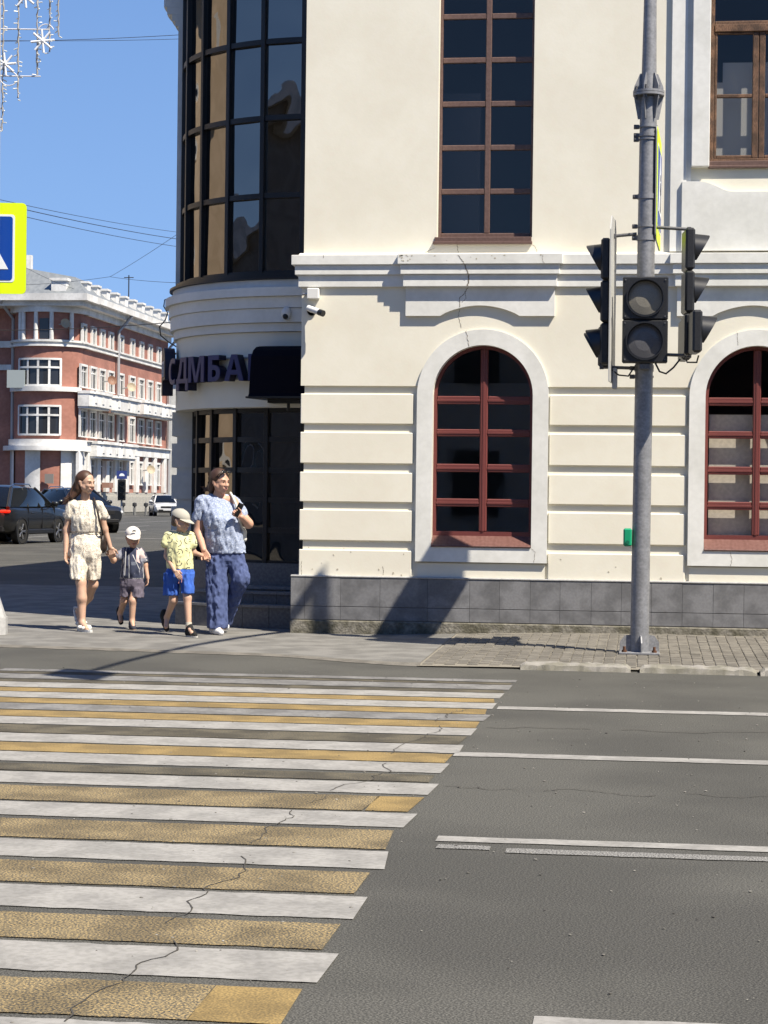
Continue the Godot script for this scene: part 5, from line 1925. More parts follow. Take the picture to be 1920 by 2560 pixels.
func far_pale_building() -> void:
	var white := mottled("pale_far", lin(0.55, 0.55, 0.53), lin(0.64, 0.64, 0.62), 0.2, 0.9, 0.03)
	var b := thing("pale_building", "pale narrow building beyond the red one at the end of the side street", "building", Vector3(-36.0, 0, -163.0))
	var m := M.new()
	m.box(Vector3(-6, 0, -20), Vector3(0.0, 12.5, -4))
	part(b, "wall", m, white)
	m = M.new()
	m.box(Vector3(-6.4, 12.5, -20.4), Vector3(0.4, 13.0, -3.6))
	part(b, "roof", m, plain("pale_roof", lin(0.25, 0.26, 0.27), 0.7))
	for f in [[1.6, 3.6], [5.2, 7.2], [8.8, 10.8]]:
		for k in 4:
			far_window(b, 0.0, -6.0 - k * 3.8, f[0], f[1], 0.8, white, plain("far_glass", Color.BLACK))

func tree(at: Vector3, h: float, r: float, seed_: int, label: String) -> void:
	var nz := RandomNumberGenerator.new()
	nz.seed = seed_
	var t := thing("street_tree", label, "tree", at, 0.0, "trees at the end of the side street")
	var bark := plain("bark", lin(0.05, 0.04, 0.03), 0.95)
	var m := M.new()
	m.tube(PackedVector3Array([Vector3.ZERO, Vector3(0.1, h * 0.3, 0), Vector3(0, h * 0.6, 0.1), Vector3(0.05, h * 0.9, 0)]), PackedFloat32Array([0.22, 0.17, 0.11, 0.04]), 8)
	for k in 7:
		var a := nz.randf() * TAU
		var y := h * nz.randf_range(0.35, 0.7)
		m.tube(PackedVector3Array([Vector3(0, y, 0), Vector3(cos(a) * r * 0.4, y + r * 0.35, sin(a) * r * 0.4), Vector3(cos(a) * r * 0.8, y + r * 0.6, sin(a) * r * 0.8)]), PackedFloat32Array([0.08, 0.05, 0.02]), 6)
	part(t, "trunk", m, bark)
	m = M.new()
	m.colored = true
	for k in 2600:
		var c := nz.randi() % 16
		var ca := c * 2.4
		var cc := Vector3(cos(ca) * r * 0.55, h * (0.45 + 0.5 * ((c * 7) % 16) / 16.0), sin(ca) * r * 0.55)
		var d := Vector3(nz.randfn(), nz.randfn(), nz.randfn()).normalized() * pow(nz.randf(), 0.45) * r * 0.62
		var p := cc + d
		var u := Vector3(nz.randfn(), nz.randfn() * 0.6, nz.randfn()).normalized() * 0.17
		var w := u.cross(Vector3(nz.randfn(), nz.randfn(), nz.randfn())).normalized() * 0.11
		var g := nz.randf_range(0.75, 1.25)
		m.tint = Color(0.035 * g, 0.075 * g, 0.02 * g)
		var nn := u.cross(w).normalized()
		m.quad(p - u, p + w, p + u, p - w, nn)
	var leaf := StandardMaterial3D.new()
	leaf.vertex_color_use_as_albedo = true
	leaf.roughness = 0.7
	leaf.backlight_enabled = true
	leaf.backlight = Color(0.3, 0.4, 0.1)
	part(t, "crown", m, leaf)

func far_signal() -> void:
	var s := thing("distant_signal", "distant traffic signal seen from behind under a small blue sign", "traffic light", Vector3(-32.6, -0.5, -117.5), deg_to_rad(15.0))
	var grey := plain("pipe_grey", lin(0.34, 0.34, 0.35), 0.5, 0.2)
	var black := plain("black_plastic", Color.BLACK)
	var m := M.new()
	m.cyl(Vector3.ZERO, Vector3(0, 3.6, 0), 0.07, 0.06, 10)
	part(s, "pole", m, grey)
	m = M.new()
	m.box(Vector3(-0.28, 1.55, 0.08), Vector3(0.28, 3.0, 0.3), 0.04)
	part(s, "signal_head", m, black)
	for k in 3:
		m = M.new()
		m.t = Transform3D(Basis.IDENTITY, Vector3(0, 1.8 + k * 0.46, 0.3))
		m.cyl(Vector3(0, 0, 0), Vector3(0, -0.02, 0.22), 0.19, 0.2, 16, false)
		part(s, "visor", m, plain("visor_black", Color.BLACK))
	m = M.new()
	m.box(Vector3(-0.36, 3.05, 0.07), Vector3(0.36, 3.62, 0.11))
	part(s, "blue_sign", m, plain("sign_dull_blue", lin(0.02, 0.035, 0.16), 0.5))
	m = M.new()
	m.ext(arc(0, 3.25, 0.19, 0, 180, 12), 0.112, 0.118)
	part(s, "sign_mark", m, plain("sign_white", Color.WHITE))
	# low guard posts with a rail in front of the plinth
	for k in 4:
		var p := thing("guard_post", ["short dark guard post standing under the distant traffic signal", "second short guard post past the distant traffic signal", "third short guard post past the distant traffic signal", "short guard post closest to the white hatchback"][k], "bollard", Vector3(-33.0 + k * 0.75, 0, -119.5 - k * 0.3), 0.0, "guard posts before the plinth")
		m = M.new()
		m.lathe(PackedVector2Array([Vector2(0.09, 0.0), Vector2(0.09, 0.5), Vector2(0.07, 0.52), Vector2(0.07, 0.9), Vector2(0.0, 0.95)]), 12)
		part(p, "post", m, plain("post_dark", lin(0.16, 0.16, 0.155), 0.6))
		m = M.new()
		m.lathe(PackedVector2Array([Vector2(0.1, 0.62), Vector2(0.16, 0.66), Vector2(0.16, 0.84), Vector2(0.1, 0.88)]), 12)
		part(p, "collar", m, plain("collar_dark", lin(0.03, 0.03, 0.032), 0.6))

# ---------------------------------------------------------------- cars
func cars() -> void:
	var a := car("parked_car", "black sport utility car with a lit tail light, driving away on the side street", Vector3(-15.0, 0.0, -37.3), PI - 0.11, true, lin(0.0035, 0.004, 0.0055), true)
	var b := car("parked_car", "black sport utility car turning towards the crossing with its front showing", Vector3(-18.15, 0.0, -55.3), deg_to_rad(42.0), true, lin(0.003, 0.0045, 0.008), false)
	var c := car("parked_car", "white hatchback with a dark lower grille coming up the side street", Vector3(-29.35, 0.0, -116.5), deg_to_rad(20.0), false, lin(0.62, 0.62, 0.62), false)
	var d := car("parked_car", "white car mostly hidden between the two black ones", Vector3(-24.2, 0.0, -69.0), PI - 0.1, false, lin(0.6, 0.6, 0.6), false)
	for o in [a, b, c, d]:
		o.set_meta("group", "cars on the side street")

func car(called: String, label: String, at: Vector3, turn: float, tall: bool, paint: Color, lit: bool) -> Node3D:
	var o := thing(called, label, "car", at, turn)
	o.name = numbered("suv_car" if tall else "hatchback_car")
	var body := StandardMaterial3D.new()
	body.albedo_color = paint
	body.roughness = 0.3 if paint.r > 0.3 else 0.45
	body.clearcoat_enabled = true
	body.clearcoat = 1.0 if paint.r > 0.3 else 0.6
	body.clearcoat_roughness = 0.03
	var black := plain("car_black", lin(0.008, 0.008, 0.009), 0.5)
	var dark_glass := plain("car_glass", lin(0.006, 0.007, 0.008), 0.03)
	var chrome := plain("car_chrome", lin(0.55, 0.55, 0.56), 0.15, 1.0)
	var L := 4.62 if tall else 4.15
	var W := 0.93 if tall else 0.85
	var belt := 1.08 if tall else 0.93
	var roof := 1.70 if tall else 1.47
	var hood := 1.06 if tall else 0.90
	var low := 0.30 if tall else 0.24
	var wr := 0.37 if tall else 0.31
	var wb := 1.36 if tall else 1.24
	# lower body lofted from the tail (-z) to the nose (+z)
	var st := []
	var n := 34
	for i in n + 1:
		var u := float(i) / n
		var z := lerpf(-L * 0.5, L * 0.5, u)
		var e := minf(u, 1.0 - u)
		var w := W * (1.0 - 0.16 * pow(maxf(0.0, 1.0 - e / 0.13), 2.4))
		var top := belt
		if u > 0.68:
			top = lerpf(belt, hood - 0.06, smoothstep(0.68, 0.98, u))
		if u > 0.95:
			top -= 0.16 * pow((u - 0.95) / 0.05, 1.6)
		if u < 0.05:
			top -= 0.10 * pow((0.05 - u) / 0.05, 1.6)
		var bot := low + 0.13 * pow(maxf(0.0, 1.0 - e / 0.10), 1.5)
		st.append([z, w, top, bot])
	var m := M.new()
	var rings := []
	for s in st:
		var z: float = s[0]
		var w: float = s[1]
		var t: float = s[2]
		var b: float = s[3]
		var half := [Vector2(0.0, b), Vector2(w * 0.80, b), Vector2(w * 0.955, b + 0.10), Vector2(w * 0.985, lerpf(b, t, 0.42)), Vector2(w, lerpf(b, t, 0.70)), Vector2(w * 0.975, t - 0.09), Vector2(w * 0.93, t - 0.02), Vector2(w * 0.80, t + 0.015), Vector2(0.0, t + 0.045)]
		var ring := []
		for q in half:
			ring.append(Vector3(q.x, q.y, z))
		for k in range(half.size() - 2, 0, -1):
			ring.append(Vector3(-half[k].x, half[k].y, z))
		rings.append(ring)
	var cnt: int = rings[0].size()
	var ids := []
	for i in rings.size():
		var row := PackedInt32Array()
		for k in cnt:
			var p: Vector3 = rings[i][k]
			var du: Vector3 = rings[mini(i + 1, rings.size() - 1)][k] - rings[maxi(i - 1, 0)][k]
			var dv: Vector3 = rings[i][(k + 1) % cnt] - rings[i][(k - 1 + cnt) % cnt]
			var nn := du.cross(dv).normalized()
			if nn.dot(p - Vector3(0, 0.65, p.z * 0.8)) < 0.0:
				nn = -nn
			row.append(m.vert(p, nn))
		ids.append(row)
	for i in rings.size() - 1:
		for k in cnt:
			var l := (k + 1) % cnt
			m.face(ids[i][k], ids[i][l], ids[i + 1][l])
			m.face(ids[i][k], ids[i + 1][l], ids[i + 1][k])
	for e in 2:
		var ring: Array = rings[0] if e == 0 else rings[rings.size() - 1]
		for k in range(1, cnt - 1):
			m.tri(ring[0], ring[k], ring[k + 1], Vector3(0, 0, -1 if e == 0 else 1))
	part(o, "body", m, body)

	# cabin: belt outline to roof outline
	var zf0 := L * 0.5 - (1.12 if tall else 1.05)
	var zr0 := -L * 0.5 + 0.10
	var zf1 := zf0 - (1.0 if tall else 0.75)
	var zr1 := zr0 + (0.72 if tall else 0.50)
	var wb0 := W * 0.90
	var wt := W * 0.66
	var y0 := belt + 0.0
	var B := [Vector3(-wb0, y0, zr0), Vector3(wb0, y0, zr0), Vector3(wb0, y0, zf0), Vector3(-wb0, y0, zf0)]
	var T := [Vector3(-wt, roof - 0.07, zr1), Vector3(wt, roof - 0.07, zr1), Vector3(wt, roof - 0.07, zf1), Vector3(-wt, roof - 0.07, zf1)]
	var panes := [["rear_window", 0, 1], ["side_window", 1, 2], ["windscreen", 2, 3], ["side_window", 3, 0]]
	for p in panes:
		m = M.new()
		curved_quad(m, B[p[1]], B[p[2]], T[p[2]], T[p[1]], 0.08, Vector3(0, y0 + 0.2, (zf0 + zr0) * 0.5))
		part(o, p[0], m, dark_glass)
	# roof panel, gently domed
	m = M.new()
	var nr := 8
	var first := m.v.size()
	for i in nr + 1:
		for k in nr + 1:
			var u := float(i) / nr
			var v := float(k) / nr
			var p: Vector3 = T[0].lerp(T[1], u).lerp(T[3].lerp(T[2], u), v)
			p.x *= 1.03
			p.y += 0.10 * pow(sin(PI * u) * sin(PI * clampf(v * 0.9 + 0.05, 0, 1)), 0.5)
			m.vert(p, Vector3((u - 0.5) * 0.5, 1.0, (v - 0.5) * 0.4).normalized())
	for i in nr:
		for k in nr:
			var q := first + i * (nr + 1) + k
			m.face(q, q + 1, q + nr + 2)
			m.face(q, q + nr + 2, q + nr + 1)
	part(o, "roof", m, body)
	# pillars
	for q in [[0, 0.06], [1, 0.06], [2, 0.045], [3, 0.045]]:
		m = M.new()
		m.cyl(B[q[0]] + Vector3(0, -0.02, 0), T[q[0]] + Vector3(0, 0.01, 0), q[1], q[1] * 0.9, 8)
		part(o, "pillar", m, body)
	for s in [-1.0, 1.0]:
		for f in [0.40, 0.66]:
			m = M.new()
			var pa: Vector3 = (B[0] if s < 0 else B[1]).lerp(B[3] if s < 0 else B[2], f)
			var pb: Vector3 = (T[0] if s < 0 else T[1]).lerp(T[3] if s < 0 else T[2], f)
			m.cyl(pa + Vector3(s * 0.03, 0, 0), pb + Vector3(s * 0.035, 0, 0), 0.035, 0.03, 6)
			part(o, "pillar", m, black)
		# mirror, door handles and seams, sill
		m = M.new()
		m.ell(Vector3(s * (W + 0.10), belt + 0.10, zf0 - 0.42), Vector3(0.12, 0.085, 0.075))
		m.cyl(Vector3(s * (W - 0.08), belt + 0.03, zf0 - 0.40), Vector3(s * (W + 0.08), belt + 0.07, zf0 - 0.42), 0.03, 0.025, 6)
		part(o, "mirror", m, body)
		for z in [-0.62, 0.42]:
			m = M.new()
			m.box(Vector3(s * (W - 0.012) - 0.02, belt - 0.19, z - 0.11), Vector3(s * (W - 0.012) + 0.02, belt - 0.155, z + 0.11), 0.01)
			part(o, "door_handle", m, chrome if not tall else body)
		m = M.new()
		for z in [-0.92, 0.10, 1.02]:
			m.box(Vector3(s * (W - 0.03) - 0.028, low + 0.14, z - 0.006), Vector3(s * (W - 0.03) + 0.028, belt - 0.03, z + 0.006))
		part(o, "door_seam", m, black)
		m = M.new()
		m.box(Vector3(s * (W - 0.05) - 0.05, low - 0.02, -wb + 0.3), Vector3(s * (W - 0.05) + 0.05, low + 0.13, wb - 0.3), 0.03)
		part(o, "sill", m, black)
		# lamps
		m = M.new()
		m.box(Vector3(s * W * 0.74 - 0.17, hood - 0.33, L * 0.5 - 0.22), Vector3(s * W * 0.74 + 0.17, hood - 0.20, L * 0.5 - 0.02), 0.04)
		part(o, "headlight", m, plain("car_lamp", lin(0.6, 0.62, 0.65), 0.1))
		m = M.new()
		m.box(Vector3(s * W * 0.74 - 0.20, belt - 0.17, -L * 0.5 - 0.012), Vector3(s * W * 0.74 + 0.20, belt - 0.08, -L * 0.5 + 0.20), 0.03)
		if lit:
			var glow := StandardMaterial3D.new()
			glow.albedo_color = lin(0.5, 0.03, 0.01)
			glow.emission_enabled = true
			glow.emission = Color(1.0, 0.12, 0.03)
			glow.emission_energy_multiplier = 0.35
			part(o, "tail_light", m, glow)
			var l := OmniLight3D.new()
			l.name = "tail_light_glow"
			l.light_color = Color(1.0, 0.15, 0.05)
			l.light_energy = 0.02
			l.omni_range = 30.0
			l.omni_attenuation = 2.0
			l.light_size = 0.1
			l.shadow_enabled = true
			o.add_child(l, true)
			l.position = Vector3(s * W * 0.74, belt - 0.15, -L * 0.5 - 0.1)
		else:
			part(o, "tail_light", m, plain("car_tail", lin(0.2, 0.01, 0.008), 0.2))
		# wheels
		for z in [-wb, wb]:
			wheel(o, Vector3(s * (W - 0.12), wr, z), wr, s, black)
	# grille, bumpers, plates
	m = M.new()
	m.box(Vector3(-W * 0.52, hood - 0.36, L * 0.5 - 0.1), Vector3(W * 0.52, hood - 0.19, L * 0.5 + 0.008), 0.02)
	part(o, "grille", m, black)
	m = M.new()
	m.box(Vector3(-W * 0.72, low + 0.08, L * 0.5 - 0.14), Vector3(W * 0.72, low + 0.26, L * 0.5 + 0.015), 0.04)
	part(o, "bumper_grille", m, black)
	m = M.new()
	m.box(Vector3(-W * 0.8, low + 0.05, -L * 0.5 - 0.012), Vector3(W * 0.8, low + 0.25, -L * 0.5 + 0.15), 0.04)
	part(o, "rear_bumper", m, black)
	m = M.new()
	m.box(Vector3(-0.26, hood - 0.50, L * 0.5 + 0.016), Vector3(0.26, hood - 0.39, L * 0.5 + 0.022))
	part(o, "number_plate", m, plain("plate_white", lin(0.55, 0.55, 0.55), 0.5))
	m = M.new()
	m.box(Vector3(-0.26, belt - 0.36, -L * 0.5 - 0.02), Vector3(0.26, belt - 0.25, -L * 0.5 - 0.014))
	part(o, "number_plate", m, plain("plate_white", lin(0.55, 0.55, 0.55), 0.5))
	if tall:
		for s in [-1.0, 1.0]:
			m = M.new()
			m.tube(PackedVector3Array([Vector3(s * wt * 0.9, roof - 0.02, zr1 + 0.15), Vector3(s * wt * 0.92, roof + 0.05, zr1 + 0.3), Vector3(s * wt * 0.92, roof + 0.05, zf1 - 0.3), Vector3(s * wt * 0.9, roof - 0.02, zf1 - 0.15)]), PackedFloat32Array([0.018]), 6)
			part(o, "roof_rail", m, chrome)
	return o

func curved_quad(m: M, a: Vector3, b: Vector3, c: Vector3, d: Vector3, bulge: float, centre: Vector3) -> void:
	var nn := (b - a).cross(d - a).normalized()
	if nn.dot((a + b + c + d) * 0.25 - centre) < 0.0:
		nn = -nn
	var k := 6
	var first := m.v.size()
	for i in k + 1:
		for j in k + 1:
			var u := float(i) / k
			var v := float(j) / k
			var p := a.lerp(b, u).lerp(d.lerp(c, u), v) + nn * bulge * (1.0 - pow(2.0 * u - 1.0, 2.0)) * (0.5 + 0.5 * (1.0 - pow(2.0 * v - 1.0, 2.0)))
			m.vert(p, (nn + (b - a).normalized() * (u - 0.5) * bulge * 5.0 + (d - a).normalized() * (v - 0.5) * bulge * 3.0).normalized())
	for i in k:
		for j in k:
			var q := first + i * (k + 1) + j
			m.face(q, q + 1, q + k + 2)
			m.face(q, q + k + 2, q + k + 1)

func wheel(o: Node, at: Vector3, r: float, s: float, black: Material) -> void:
	var w := Node3D.new()
	w.name = "wheel"
	o.add_child(w, true)
	w.position = at
	var turn := Basis(Vector3(0, 0, 1), -s * PI / 2)
	var m := M.new()
	m.t = Transform3D(turn, Vector3.ZERO)
	m.lathe(PackedVector2Array([Vector2(r * 0.66, -0.11), Vector2(r * 0.94, -0.115), Vector2(r, -0.08), Vector2(r, 0.08), Vector2(r * 0.94, 0.115), Vector2(r * 0.66, 0.11)]), 26)
	part(w, "tyre", m, plain("tyre_rubber", lin(0.012, 0.012, 0.012), 0.85))
	m = M.new()
	m.t = Transform3D(turn, Vector3.ZERO)
	m.lathe(PackedVector2Array([Vector2(r * 0.70, 0.108), Vector2(r * 0.62, 0.10), Vector2(r * 0.60, 0.04), Vector2(0.0, 0.04)]), 24)
	part(w, "rim_well", m, plain("rim_dark", lin(0.03, 0.03, 0.032), 0.4, 0.6))
	m = M.new()
	m.t = Transform3D(turn, Vector3.ZERO)
	for k in 5:
		var a := TAU * k / 5.0
		for e in [-0.10, 0.10]:
			m.cyl(Vector3(sin(a) * r * 0.1, 0.085, cos(a) * r * 0.1), Vector3(sin(a + e) * r * 0.63, 0.10, cos(a + e) * r * 0.63), r * 0.05, r * 0.045, 6)
	m.cyl(Vector3(0, 0.05, 0), Vector3(0, 0.10, 0), r * 0.16, r * 0.14, 12)
	part(w, "rim", m, plain("rim_silver", lin(0.4, 0.4, 0.41), 0.3, 0.9))
	# dark arch round the wheel
	m = M.new()
	m.t = Transform3D(turn, Vector3.ZERO)
	m.lathe(PackedVector2Array([Vector2(r * 1.16, 0.09), Vector2(r * 1.16, 0.126), Vector2(r * 1.02, 0.126), Vector2(r * 1.02, -0.1)]), 26)
	part(w, "wheel_arch", m, black)

# ---------------------------------------------------------------- people: smooth bodies meshed from joined round bones
# bones: ["cap", a, b, ra, rb] tapered capsule; ["ell", centre, radii, basis]; ["prof", stations [y, cx, cz, ax, az] from the top down, folds, amount, phase] upright elliptic tube with soft folds
func blob(m: M, bones: Array, cell: float, k: float, cuts := [], shade = null, crease := 0.0) -> void:
	var wave := FastNoiseLite.new()
	wave.seed = 17
	wave.frequency = 1.0
	wave.fractal_octaves = 2
	var lo := Vector3(1e9, 1e9, 1e9)
	var hi := -lo
	var boxes := []
	for b in bones:
		var l: Vector3
		var h: Vector3
		if b[0] == "cap":
			var r: float = maxf(b[3], b[4])
			l = b[1].min(b[2]) - Vector3(r, r, r)
			h = b[1].max(b[2]) + Vector3(r, r, r)
		elif b[0] == "ell" or b[0] == "sub":
			var r: float = maxf(b[2].x, maxf(b[2].y, b[2].z))
			l = b[1] - Vector3(r, r, r)
			h = b[1] + Vector3(r, r, r)
		else:
			l = Vector3(1e9, 1e9, 1e9)
			h = -l
			for q in b[1]:
				var r: Vector3 = Vector3(q[3], 0.0, q[4]) * (1.0 + b[3] * 1.6)
				l = l.min(Vector3(q[1], q[0], q[2]) - r)
				h = h.max(Vector3(q[1], q[0], q[2]) + r)
		boxes.append([l, h])
		lo = lo.min(l)
		hi = hi.max(h)
	lo -= Vector3.ONE * cell * 3.0
	hi += Vector3.ONE * cell * 3.0
	var nx := int(ceil((hi.x - lo.x) / cell)) + 1
	var ny := int(ceil((hi.y - lo.y) / cell)) + 1
	var nz := int(ceil((hi.z - lo.z) / cell)) + 1
	var f := PackedFloat32Array()
	f.resize(nx * ny * nz)
	f.fill(1.0)
	var pad := k + cell * 2.5
	for bi in bones.size():
		var b: Array = bones[bi]
		var l: Vector3 = boxes[bi][0] - Vector3(pad, pad, pad)
		var h: Vector3 = boxes[bi][1] + Vector3(pad, pad, pad)
		var x0 := maxi(0, int((l.x - lo.x) / cell))
		var y0 := maxi(0, int((l.y - lo.y) / cell))
		var z0 := maxi(0, int((l.z - lo.z) / cell))
		var x1 := mini(nx, int((h.x - lo.x) / cell) + 2)
		var y1 := mini(ny, int((h.y - lo.y) / cell) + 2)
		var z1 := mini(nz, int((h.z - lo.z) / cell) + 2)
		var kind := 0 if b[0] == "cap" else (1 if b[0] == "ell" or b[0] == "sub" else 2)
		var hollow: bool = b[0] == "sub"
		var a := Vector3.ZERO
		var ba := Vector3.ZERO
		var inv := 0.0
		var ra := 0.0
		var rd := 0.0
		var ib := Basis.IDENTITY
		var er := Vector3.ONE
		var small := 1.0
		var stn := []
		if kind == 0:
			a = b[1]
			ba = b[2] - b[1]
			inv = 1.0 / maxf(ba.length_squared(), 1e-9)
			ra = b[3]
			rd = b[4] - b[3]
		elif kind == 1:
			a = b[1]
			er = b[2]
			ib = (b[3] as Basis).inverse()
			small = minf(er.x, minf(er.y, er.z))
		else:
			stn = b[1]
		for z in range(z0, z1):
			for y in range(y0, y1):
				var base := (z * ny + y) * nx
				var py := lo.y + y * cell
				var pz := lo.z + z * cell
				var tc := Vector3.ZERO
				var tax := 1.0
				var taz := 1.0
				var ty := 0.0
				if kind == 2:
					var last: int = stn.size() - 1
					ty = maxf(stn[last][0] - py, py - stn[0][0])
					var at := 0
					while at < last - 1 and py < stn[at + 1][0]:
						at += 1
					var q0: Array = stn[maxi(at - 1, 0)]
					var q1: Array = stn[at]
					var q2: Array = stn[at + 1]
					var q3: Array = stn[mini(at + 2, last)]
					var u := clampf((py - q1[0]) / (q2[0] - q1[0]), 0.0, 1.0)
					tc = Vector3(lerpf(q1[1], q2[1], u), 0.0, lerpf(q1[2], q2[2], u))
					tax = cubic_interpolate(q1[3], q2[3], q0[3], q3[3], u)
					taz = cubic_interpolate(q1[4], q2[4], q0[4], q3[4], u)
				for x in range(x0, x1):
					var d := 0.0
					if kind == 0:
						var p := Vector3(lo.x + x * cell, py, pz) - a
						var t := clampf(p.dot(ba) * inv, 0.0, 1.0)
						d = (p - ba * t).length() - ra - rd * t
					elif kind == 1:
						var p := ib * (Vector3(lo.x + x * cell, py, pz) - a)
						d = (Vector3(p.x / er.x, p.y / er.y, p.z / er.z).length() - 1.0) * small
					else:
						var dx := (lo.x + x * cell - tc.x) / tax
						var dz := (pz - tc.z) / taz
						var r := sqrt(dx * dx + dz * dz)
						var g := 1.0
						if b[3] > 0.0:
							var an := atan2(dx, dz)
							g = 1.0 + b[3] * (sin(an * b[2] + b[4] + py * 3.0) + 0.5 * sin(an * (roundf(b[2] * 1.7)) + py * 11.0))
						d = maxf((r - g) * minf(tax, taz), ty)
					var i := base + x
					var o := f[i]
					if hollow:
						var w := k * 0.5 - absf(o + d)
						f[i] = maxf(o, -d) + (w * w * 0.5 / k if w > 0.0 else 0.0)
						continue
					if crease > 0.0 and d < 0.04 and d > -0.04:
						d += crease * wave.get_noise_3d((lo.x + x * cell) * 15.0, py * 8.0, pz * 15.0)
					var e := k - absf(o - d)
					f[i] = minf(o, d) - (e * e * 0.25 / k if e > 0.0 else 0.0)
	for c in cuts:
		for z in nz:
			for y in ny:
				for x in nx:
					var i := (z * ny + y) * nx + x
					var d: float = (lo + Vector3(x, y, z) * cell - c[0]).dot(c[1])
					if d > f[i]:
						f[i] = d
	# surface nets
	var vid := PackedInt32Array()
	vid.resize(nx * ny * nz)
	vid.fill(-1)
	var sx := 1
	var sy := nx
	var sz := nx * ny
	var limit := cell * 3.0
	var live := PackedInt32Array()
	for z in nz - 1:
		for y in ny - 1:
			var base := (z * ny + y) * nx
			for x in nx - 1:
				var i := base + x
				var c0 := f[i]
				if c0 > limit or c0 < -limit:
					continue
				var c1 := f[i + sx]
				var c2 := f[i + sy]
				var c3 := f[i + sx + sy]
				var c4 := f[i + sz]
				var c5 := f[i + sx + sz]
				var c6 := f[i + sy + sz]
				var c7 := f[i + sx + sy + sz]
				var inside := int(c0 < 0) + int(c1 < 0) + int(c2 < 0) + int(c3 < 0) + int(c4 < 0) + int(c5 < 0) + int(c6 < 0) + int(c7 < 0)
				if inside == 0 or inside == 8:
					continue
				var sum := Vector3.ZERO
				var cnt := 0
				if (c0 < 0) != (c1 < 0): sum += Vector3(c0 / (c0 - c1), 0, 0); cnt += 1
				if (c2 < 0) != (c3 < 0): sum += Vector3(c2 / (c2 - c3), 1, 0); cnt += 1
				if (c4 < 0) != (c5 < 0): sum += Vector3(c4 / (c4 - c5), 0, 1); cnt += 1
				if (c6 < 0) != (c7 < 0): sum += Vector3(c6 / (c6 - c7), 1, 1); cnt += 1
				if (c0 < 0) != (c2 < 0): sum += Vector3(0, c0 / (c0 - c2), 0); cnt += 1
				if (c1 < 0) != (c3 < 0): sum += Vector3(1, c1 / (c1 - c3), 0); cnt += 1
				if (c4 < 0) != (c6 < 0): sum += Vector3(0, c4 / (c4 - c6), 1); cnt += 1
				if (c5 < 0) != (c7 < 0): sum += Vector3(1, c5 / (c5 - c7), 1); cnt += 1
				if (c0 < 0) != (c4 < 0): sum += Vector3(0, 0, c0 / (c0 - c4)); cnt += 1
				if (c1 < 0) != (c5 < 0): sum += Vector3(1, 0, c1 / (c1 - c5)); cnt += 1
				if (c2 < 0) != (c6 < 0): sum += Vector3(0, 1, c2 / (c2 - c6)); cnt += 1
				if (c3 < 0) != (c7 < 0): sum += Vector3(1, 1, c3 / (c3 - c7)); cnt += 1
				var p := lo + (Vector3(x, y, z) + sum / cnt) * cell
				var g := Vector3(c1 + c3 + c5 + c7 - c0 - c2 - c4 - c6, c2 + c3 + c6 + c7 - c0 - c1 - c4 - c5, c4 + c5 + c6 + c7 - c0 - c1 - c2 - c3)
				if shade != null:
					m.tint = shade.call(p)
				vid[i] = m.vert(p, g.normalized())
				live.append(i)
	for i in live:
		var c0 := f[i] < 0.0
		# an edge of the grid leaves this corner along x, y and z; four cells share it
		if c0 != (f[i + sx] < 0.0) and vid[i - sy] >= 0 and vid[i - sz] >= 0 and vid[i - sy - sz] >= 0:
			m.face(vid[i], vid[i - sy], vid[i - sy - sz])
			m.face(vid[i], vid[i - sy - sz], vid[i - sz])
		if c0 != (f[i + sy] < 0.0) and vid[i - sx] >= 0 and vid[i - sz] >= 0 and vid[i - sx - sz] >= 0:
			m.face(vid[i], vid[i - sx], vid[i - sx - sz])
			m.face(vid[i], vid[i - sx - sz], vid[i - sz])
		if c0 != (f[i + sz] < 0.0) and vid[i - sx] >= 0 and vid[i - sy] >= 0 and vid[i - sx - sy] >= 0:
			m.face(vid[i], vid[i - sx], vid[i - sx - sy])
			m.face(vid[i], vid[i - sx - sy], vid[i - sy])

func cap(a: Vector3, b: Vector3, ra: float, rb: float) -> Array:
	return ["cap", a, b, ra, rb]

func tub(a: Vector3, b: Vector3, ax0: float, az0: float, ax1: float, az1: float, folds := 0.0, amount := 0.0, phase := 0.0) -> Array:
	return ["prof", [[b.y, b.x, b.z, ax1, az1], [a.y, a.x, a.z, ax0, az0]], folds, amount, phase]

func prof(stations: Array, folds := 0.0, amount := 0.0, phase := 0.0) -> Array:
	return ["prof", stations, folds, amount, phase]

